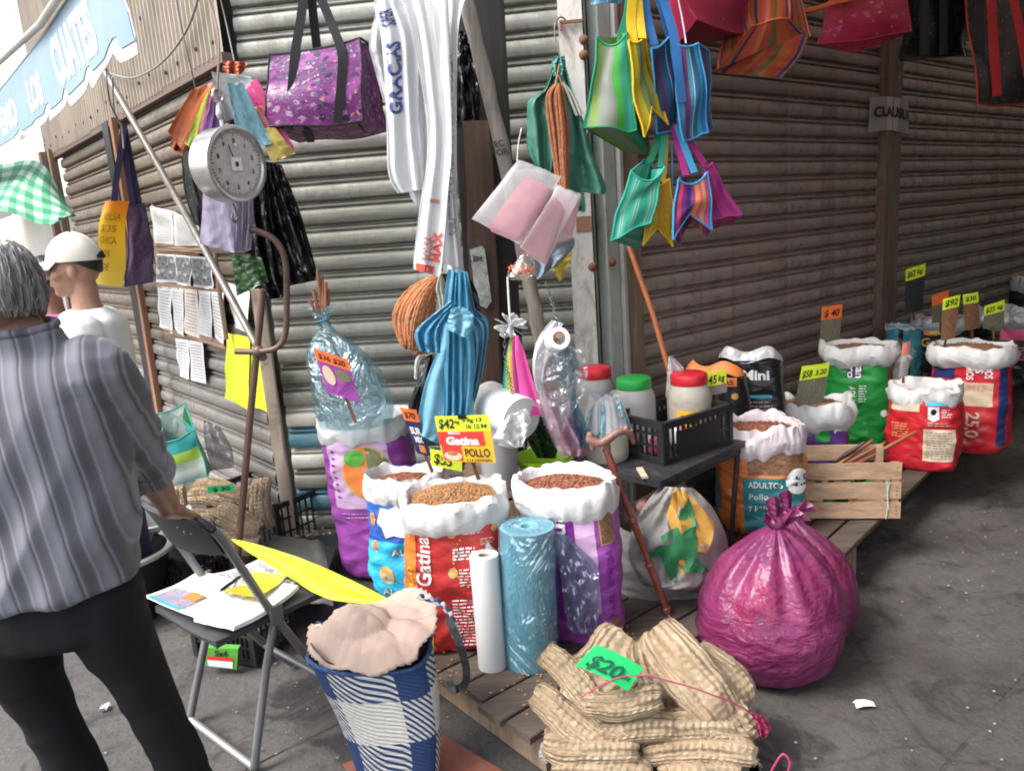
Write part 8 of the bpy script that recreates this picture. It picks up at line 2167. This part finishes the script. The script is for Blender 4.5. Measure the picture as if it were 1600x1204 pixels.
def hand(mb, wrist, palm_dir, back, s=1.0, curl=.5, side=1):
    """palm and five separate fingers; back: direction the back of the hand faces"""
    d = V(palm_dir).normalized(); b = (V(back) - d * V(back).dot(d)).normalized(); r = d.cross(b).normalized() * side
    w0 = V(wrist)
    M = Matrix((r, d, b)).transposed()
    ball(mb, w0 + d * .050 * s, .040 * s, .055 * s, .015 * s, 16, M)
    limb(mb, [w0 - d * .02 * s, w0 + d * .02 * s, w0 + d * .05 * s], [.026 * s, .024 * s, .020 * s], 12, 3)
    for k, (o, L) in enumerate(((-.029, .068), (-.010, .078), (.010, .073), (.028, .058))):
        k0 = w0 + d * .088 * s + r * (o * s); ang = 0; pts = [w0 + d * .06 * s + r * (o * .85 * s), k0]; p = k0
        for q, fr in enumerate((.42, .32, .26)):
            ang += curl * (.8, 1.0, .8)[q]
            p = p + (d * math.cos(ang) - b * math.sin(ang)) * (L * fr * s) + r * (o * .05 * s); pts.append(p)
        limb(mb, pts, [.0105 * s, .0102 * s, .0092 * s, .0085 * s, .0072 * s], 10, 3)
    t0 = w0 + d * .022 * s - r * .030 * s
    limb(mb, [t0, t0 + d * .026 * s - r * .022 * s - b * .006 * s, t0 + d * .050 * s - r * .030 * s - b * .018 * s, t0 + d * .068 * s - r * .026 * s - b * .028 * s], [.016 * s, .0125 * s, .011 * s, .0085 * s], 10, 3)

MD = 1.62
mr = thing('person', 'man in a grey striped shirt and black trousers seen from behind, hand on the chair', 'person', V((-.98, 1.62, 0)))
FW = V((-.22, .975, 0)).normalized(); RT = V((FW.y, -FW.x, 0))
q3 = lambda x, y, d=MD: Q(x, y, d)
hd = q3(0, 478); nb = q3(28, 520); sR = q3(150, 572); sL = nb + (nb - sR); sL.z = sR.z; ch_ = q3(48, 640); wa = q3(72, 800); hp = q3(86, 930)
elb = Q(214, 700, 1.76); wr_ = Q(266, 796, 1.97); kn_ = Q(302, 818, 2.06)
hipR = hp + RT * .10 - UP * .03; hipL = hp - RT * .10 - UP * .03
fR = V((-.89, 1.77, 0)); fL = V((-1.10, 1.70, 0))
knR = Q(231, 1085, 1.68); knL = Q(74, 1110, 1.64)
ankR = fR + UP * .09; ankL = fL + UP * .09
mb = MB(); head(mb, hd, FW + V((-.1, 0, -.05)))
limb(mb, [hd - UP * .06 - FW * .015, nb - FW * .01, nb - UP * .06], [.055, .058, .075], 16, 4)
eloft(mb, [(nb - UP * .02, RT * .06, FW * .055), (nb - UP * .09, RT * .13, FW * .06), (ch_, RT * .145, FW * .085), (wa, RT * .145, FW * .10), (hp, RT * .135, FW * .09), (hp - UP * .08, RT * .12, FW * .09)], 20)
limb(mb, [sR - UP * .02, elb, elb.lerp(wr_, .4), wr_ + UP * .004], [.048, .040, .040, .027], 16, 5)
limb(mb, [sL, sL - UP * .28 - RT * .06, sL - UP * .48 + FW * .12], [.048, .038, .028], 14, 5)
hand(mb, sL - UP * .49 + FW * .13, V((0, .4, -.9)), -RT, 1, .35, -1)
for a, k, n_ in ((hipR, knR, ankR), (hipL, knL, ankL)): limb(mb, [a, k, k.lerp(n_, .35), n_], [.066, .05, .048, .035], 16, 5)
for n_ in (ankR, ankL): limb(mb, [n_ - UP * .03 - FW * .04, n_ - UP * .055 + FW * .10, n_ - UP * .06 + FW * .17], [.034, .034, .026], 12, 3)
pd = (kn_ - wr_).normalized()
hand(mb, wr_, V((pd.x * .8, pd.y, pd.z * .6)), UP + V((.25, -.25, 0)), 1.0, .55, 1)
mesh_obj('body', remesh(mb, .0042, 3), M_skin, mr)
M_hair = nodes('grey_hair'); m_, t_, p_, o_ = M_hair
v_ = coord(t_, (60, 60, 9)); c_ = ramp(t_, noise_n(t_, v_, 1.3, 5, .7), [(.33, (.045, .043, .042)), (.50, (.24, .235, .23)), (.68, (.58, .57, .56))])
t_.links.new(c_, p_.inputs['Base Color']); p_.inputs['Roughness'].default_value = .45; bumpn(t_, p_, noise_n(t_, v_, 1.3, 5, .7), .6, .004); M_hair = m_
Mh, hr, hf, hu = basis(FW + V((-.1, 0, -.05)))
mb = MB(); rn = random.Random(1)
def hair_pt(a, t, o=0):    
    th = t * 1.95; 
    d = hr * (math.sin(a) * math.sin(th)) - hf * (math.cos(a) * math.sin(th)) + hu * math.cos(th)
    k = V((d.dot(hr) * .083, d.dot(hf) * .104, d.dot(hu) * .108))
    return hd + hu * .030 - hf * .008 + hr * k.x + hf * k.y + hu * k.z + d * o
mb.grid(lambda u, v: hair_pt((u - .5) * 4.3, .30 + .70 * v, .004 + .006 * noise.noise(V((u * 16, v * 3, 3)))), 70, 26)
for k in range(620):
    a = rn.uniform(-2.1, 2.1); t0 = rn.uniform(.26, .95); dt = rn.uniform(.12, .26); o = rn.uniform(.002, .010); da = rn.uniform(-.10, .10)
    mb.tube([hair_pt(a + da * q / 3, min(1.06, t0 + dt * q / 3), o + .003 * math.sin(q + k)) for q in range(4)], [.0016, .0018, .0014, .0005], 4, caps=False)
mb.build('hair', M_hair, mr, ang=180)
M_trou = pm('black_trousers', (.011, .011, .013), .9, spec=.25, var=.25, vs=6, bump=.25, bs=180)
mb = MB()
eloft(mb, [(hp + UP * .10, RT * .165, FW * .12), (hp, RT * .172, FW * .125), (hp - UP * .07, RT * .165, FW * .12), (hp - UP * .095, RT * .14, FW * .10)], 24)
def trouser(h, k, a, side):
    eloft(mb, [(h + UP * .04 - RT * .012 * side, RT * .090, FW * .112), (h - UP * .08 + RT * .004 * side, RT * .078, FW * .10), (k, RT * .058, FW * .072), (k.lerp(a, .5), RT * .056, FW * .066), (a - UP * .02, RT * .058, FW * .074)], 24, 6)
trouser(hipR, knR, ankR, 1); trouser(hipL, knL, ankL, -1)
me = remesh(mb, .007, 4)
def fold_t(co):
    return .006 * noise.noise(V((co.x * 6, co.y * 6, co.z * 9))) + .010 * (.25 - abs(noise.noise(V((co.x * 5 + co.z * 3, co.y * 5, co.z * 11)))))
displace(me, fold_t); mesh_obj('trousers', me, M_trou, mr)
for n_ in (ankR, ankL):
    mb = MB(); limb(mb, [n_ - UP * .035 - FW * .05, n_ - UP * .048 + FW * .06, n_ - UP * .055 + FW * .15, n_ - UP * .06 + FW * .19], [.042, .044, .040, .026], 14, 4)
    me = remesh(mb, .006, 2)
    for v in me.vertices: v.co.z = max(v.co.z, .004)
    mesh_obj('shoe', me, pm('black_leather', (.015, .013, .012), .35), mr)
m_, t_, p_, o_ = nodes('striped_shirt'); 
tc = N_(t_, 'ShaderNodeTexCoord'); dt_ = N_(t_, 'ShaderNodeVectorMath', operation='DOT_PRODUCT'); dt_.inputs[1].default_value = (RT.x, RT.y, .10)
t_.links.new(tc.outputs['Object'], dt_.inputs[0])
n_ = noise_n(t_, coord(t_), 7, 3)
x_ = mathn(t_, 'ADD', mathn(t_, 'MULTIPLY', dt_.outputs['Value'], 16.5), mathn(t_, 'MULTIPLY', n_, .12))
c_ = ramp(t_, mathn(t_, 'FRACT', x_), [(0, (.075, .077, .09)), (.22, (.10, .103, .12)), (.31, (.25, .255, .29)), (.36, (.16, .165, .19)), (.5, (.20, .205, .235)), (.60, (.225, .23, .262)), (.72, (.17, .174, .20)), (.78, (.06, .061, .072)), (.86, (.22, .225, .255)), (.92, (.09, .092, .107))])
t_.links.new(c_, p_.inputs['Base Color']); p_.inputs['Roughness'].default_value = .8; p_.inputs['Sheen Weight'].default_value = .15
bumpn(t_, p_, noise_n(t_, coord(t_, (160, 160, 160)), 2, 3), .25, .003); M_shirt = m_
mb = MB()
eloft(mb, [(nb + UP * .002, RT * .078, FW * .070), (nb - UP * .035, RT * .10, FW * .078), (nb - UP * .068, RT * .185, FW * .098), (nb - UP * .13, RT * .205, FW * .122), (ch_ - UP * .03, RT * .195, FW * .135), (wa, RT * .190, FW * .138), (hp + UP * .10, RT * .186, FW * .14), (hp + UP * .03, RT * .187, FW * .143)], 32, 6)
limb(mb, [sR - UP * .02 - RT * .01, sR.lerp(elb, .5), elb, elb.lerp(wr_, .20), elb.lerp(wr_, .34)], [.086, .074, .064, .060, .054], 20, 6)
limb(mb, [sL - UP * .02 + RT * .01, sL - UP * .28 - RT * .07, sL - UP * .42 + FW * .08], [.086, .066, .056], 18, 6)
me = remesh(mb, .007, 4)
axA = (elb - sR).normalized()
def fold_s(co):
    r = .006 * noise.noise(V((co.x * 5, co.y * 5, co.z * 5)))
    d = co - sR; along = d.dot(axA); 
    near = max(0, 1 - (d - axA * along).length / .15) if 0 < along < .5 else 0
    r += .026 * near * (abs(noise.noise(V((along * 17, co.x * 4 + co.z * 7, 2)))) - .22)
    sl_ = co.z * 3.2 + co.x * 7.0                   
    r += .032 * (.24 - abs(noise.noise(V((co.x * 9 - co.z * 5, co.y * 2, 4))))) * min(1, max(0, 1.30 - co.z) * 3)
    r += .006 * noise.noise(V((co.x * 16, co.y * 16, co.z * 10)))
    return r
displace(me, fold_s); mesh_obj('shirt', me, M_shirt, mr)
mb = MB(); mb.tube([nb + RT * (.074 * math.cos(t)) + FW * (.066 * math.sin(t)) + UP * (.012 + .008 * math.sin(t)) for t in [2 * PI * k / 30 for k in range(31)]], .009, 10); mb.build('collar', M_shirt, mr)
mb = MB(); e_ = elb.lerp(wr_, .34); ax_ = (wr_ - elb).normalized(); mb.lathe([(.052, -.035), (.061, -.03), (.063, .0), (.059, .014), (.050, .016)], e_, ax_, 28); mb.build('rolled_cuff', M_shirt, mr)
def stander(label, eye_c, yaw_f, top_mat, pant_mat, skin, hair_mat, cap=None, s=1.0, tee=True, group=None):
    c = V(eye_c); f = V(yaw_f).normalized(); r = V((f.y, -f.x, 0)); g = V((c.x, c.y, 0)); H = c.z
    root = thing('person', label, 'person', g, group=group)
    nk = c - UP * .13 - f * .02; sh = c - UP * .205 - f * .03; chs = c - UP * .36 - f * .02; wst = c - UP * .56; hpp = V((g.x, g.y, H * .56)); kz, az = H * .30, .09
    mb = MB(); head(mb, c, f, UP, s); limb(mb, [c - UP * .06 - f * .02, nk, sh], [.052, .054, .07], 16, 4)
    eloft(mb, [(nk - UP * .03, r * .07, f * .06), (sh, r * .15, f * .08), (chs, r * .15, f * .1), (wst, r * .14, f * .1), (hpp, r * .15, f * .1)], 20)
    for q in (-1, 1):
        a = sh + r * (.17 * q) - UP * .02; e = a - UP * .28 + r * .03 * q - f * .02; w_ = e - UP * .20 + f * .12
        limb(mb, [a, e, w_], [.045, .037, .026], 14, 4); hand(mb, w_, V((0, 0, -1)) + f * .5, r * q, 1, .4, q)
        limb(mb, [hpp + r * .09 * q - UP * .04, g + r * .10 * q + UP * kz, g + r * .10 * q + UP * az], [.08, .053, .035], 14, 5)
        limb(mb, [g + r * .10 * q + UP * .05 - f * .03, g + r * .10 * q + UP * .035 + f * .15], [.035, .028], 12, 3)
    mesh_obj('body', remesh(mb, .0045, 3), skin, root); eyes(root, c, f, s, M_eye)
    mb = MB()
    eloft(mb, [(nk - UP * .02, r * .078, f * .074), (nk - UP * .04, r * .12, f * .095), (sh + UP * .0, r * .195, f * .112), (sh - UP * .07, r * .205, f * .125), (chs, r * .195, f * .138), (wst, r * .185, f * .145), (hpp - UP * .05, r * .185, f * .145)], 28, 5)
    for q in (-1, 1):
        a = sh + r * (.175 * q) - UP * .03; limb(mb, [a, a - UP * .14 + r * .02 * q, a - UP * .22 + r * .025 * q], [.082, .072, .068], 18, 4)
    me = remesh(mb, .009, 4); displace(me, lambda co: .008 * noise.noise(V((co.x * 6, co.y * 6, co.z * 6))) + .012 * (.24 - abs(noise.noise(V((co.x * 7 + co.z * 4, co.y * 7, co.z * 5)))))); mesh_obj('t_shirt', me, top_mat, root)
    mb = MB(); eloft(mb, [(hpp + UP * .06, r * .165, f * .12), (hpp - UP * .08, r * .165, f * .12), (hpp - UP * .14, r * .14, f * .1)], 20)
    for q in (-1, 1): eloft(mb, [(hpp + r * .085 * q - UP * .02, r * .085, f * .105), (g + r * .10 * q + UP * kz, r * .068, f * .075), (g + r * .10 * q + UP * .07, r * .07, f * .08)], 20, 6)
    mesh_obj('trousers', remesh(mb, .01, 3), pant_mat, root)
    for q in (-1, 1):
        mb = MB(); ft = g + r * .10 * q; limb(mb, [ft + UP * .046 - f * .04, ft + UP * .046 + f * .06, ft + UP * .04 + f * .17], [.042, .042, .03], 14, 4)
        me = remesh(mb, .008, 2)
        for v in me.vertices: v.co.z = max(v.co.z, .004)
        mesh_obj('shoe', me, MC['black_leather'], root)
    M, r_, f_, u_ = basis(f)
    mb = MB(); lo = 1.75 if cap else 1.9
    def hp_(a, t, o=0):
        th = t * ((1.42 + .55 * max(0, math.cos(a))) if cap else lo); d = r_ * (math.sin(a) * math.sin(th)) - f_ * (math.cos(a) * math.sin(th)) + u_ * math.cos(th)
        return c + u_ * .03 * s - f_ * .008 * s + r_ * (d.dot(r_) * .081 * s) + f_ * (d.dot(f_) * .101 * s) + u_ * (d.dot(u_) * .105 * s) + d * o
    mb.grid(lambda u, v: hp_((u - .5) * 4.2, v, .003 + .004 * noise.noise(V((u * 18, v * 4, 1)))), 50, 20); mb.build('hair', hair_mat, root, ang=180)
    def capf(a, t, o=0):
        th = t * 1.75; d = r_ * (math.sin(a) * math.sin(th)) - f_ * (math.cos(a) * math.sin(th)) + u_ * math.cos(th)
        return c + u_ * .03 * s - f_ * .008 * s + r_ * (d.dot(r_) * .081 * s) + f_ * (d.dot(f_) * .101 * s) + u_ * (d.dot(u_) * .105 * s) + d * o
    if cap:
        mb = MB(); mb.grid(lambda u, v: capf(2 * PI * u, .04 + .80 * v ** .9, .014 - .004 * v + .003 * math.sin(u * 2 * PI * 6) * (1 - v)) + u_ * (.012 * (1 - v)), 60, 18)
        mb.lathe([(0, .0), (.008, -.002), (.01, -.006)], capf(0, 0, .024), u_, 12)
        def vis(u, v):
            a = (u - .5) * 2.3; b = capf(PI + a, .80, .010)
            return b + f_ * (.075 * v * math.cos(a * .9)) + r_ * (.012 * v * math.sin(a)) - u_ * (.022 * v + .012 * v * abs(u - .5) * 2)
        o_ = mb.build('cap', cap, root, ang=60); mb = MB(); mb.shell(vis, 20, 8, .004); mb.build('cap_visor', cap, root)
        mb = MB(); mb.shell(lambda u, v: capf(-.55 + 1.1 * u, .66 + .15 * v + .10 * (2 * u - 1) ** 2 * (1 - v), .017), 10, 5, .002); mb.build('cap_opening', pm('black_webbing', (.012, .012, .013)), root)
    return root
M_dhair = pm('black_hair', (.015, .012, .010), .45, var=.3, vs=60, stretch=(1, 1, .2), bump=.4)
M_tee = pm('white_cotton', (.74, .75, .70), .85, var=.04, bump=.15, bs=200); M_jean = pm('dark_jeans', (.03, .04, .07), .85, bump=.3, bs=200)
M_cap = pm('cream_cotton', (.66, .61, .52), .85, var=.06, bump=.2, bs=180)
stander('man in a cream cap and white T-shirt in profile beyond the striped shirt', Q(117, 424, 3.10), (-.93, -.22, 0), M_tee, M_jean, M_skin2, M_dhair, cap=M_cap, s=.94)
stander('dark haired person in a pink top, mostly hidden behind the man in the cap', Q(74, 442, 3.9), (-.6, .8, 0), pm('pink_top', (.72, .12, .38), .8), M_jean, M_skin, M_dhair)

rn = random.Random(77)
def scrap(label, x, y, pts, mat, h=.006):
    c = G(x, y, 0); mb = MB()
    def f(u, v): return c + V((pts[0] * (u - .5), pts[1] * (v - .5), .004 + h * abs(noise.noise(V((u * 3 + x, v * 3, y)))) + .004 * math.sin(3 * u)))
    mb.shell(f, 5, 4, .001); tag(mb.build('paper_scrap', mat), label, 'litter', 'scraps on the pavement')
scrap('crumpled white paper scrap between the man’s feet', 164, 1107, (.028, .035), M_paper, .02)
scrap('torn white scrap right of the magenta bag', 1350, 1102, (.06, .03), M_paperc, .012)
scrap('tiny white scrap on the dark pavement near the deck', 1283, 842, (.02, .02), M_paper)
0 and scrap('yellowish leaf scrap near the right edge of the pavement', 1580, 1012, (.07, .05), MC['dry_leaf'], .012)
mb = MB()
for k in range(420):
    x = rn.uniform(.7, 3.2); y = rn.uniform(1.5, 4.2)
    if (V((x, y, 0)) - V((.9, 2.5, 0))).length < .5: continue
    p = V((x, y, .003)); s = rn.uniform(.002, .007) * (2.2 if k % 29 == 0 else 1)
    b = len(mb.v); a = rn.uniform(0, 3)
    for q in range(5): mb.add(p + V((math.cos(a + q * 1.26) * s * rn.uniform(.6, 1), math.sin(a + q * 1.26) * s * rn.uniform(.6, 1), 0)))
    t = mb.add(p + UP * s * .5)
    for q in range(5): mb.face(b + q, b + (q + 1) % 5, t)
for k in range(160):
    x = rn.uniform(-1.6, .2); y = rn.uniform(1.4, 2.9); p = V((x, y, .003)); s = rn.uniform(.0015, .005); b = len(mb.v)
    for q in range(5): mb.add(p + V((math.cos(q * 1.26) * s, math.sin(q * 1.26) * s, 0)))
    t = mb.add(p + UP * s * .5)
    for q in range(5): mb.face(b + q, b + (q + 1) % 5, t)
o = mb.build('grit', pm('pale_grit', (.30, .28, .26), .9, var=.5, vs=9)); o['kind'] = 'stuff'; o['label'] = 'pale grit and crumbs scattered on the pavement'; o['category'] = 'grit'
mb = MB()
for k in range(130):
    t = rn.random(); q = (V((-.30, 2.22, .155)), V((.30, 2.36, .155)), V((.0, 2.12, .155)), V((-.45, 2.55, .155)))[k % 4] + V((rn.gauss(0, .07), rn.gauss(0, .05), .002))
    r = rn.uniform(.003, .005); b = len(mb.v)
    for w_ in (V((r * 1.5, 0, 0)), V((0, r, 0)), V((0, 0, r)), V((0, -r, 0)), V((0, 0, -r * .3)), V((-r * 1.5, 0, 0))): mb.add(q + w_)
    for c_ in range(4): mb.face(b, b + 1 + c_, b + 1 + (c_ + 1) % 4); mb.face(b + 5, b + 1 + (c_ + 1) % 4, b + 1 + c_)
o = mb.build('spilled_kibble', M_kib, smooth=False); o['kind'] = 'stuff'; o['label'] = 'spilled tan kibble scattered on the pallet boards'; o['category'] = 'kibble'
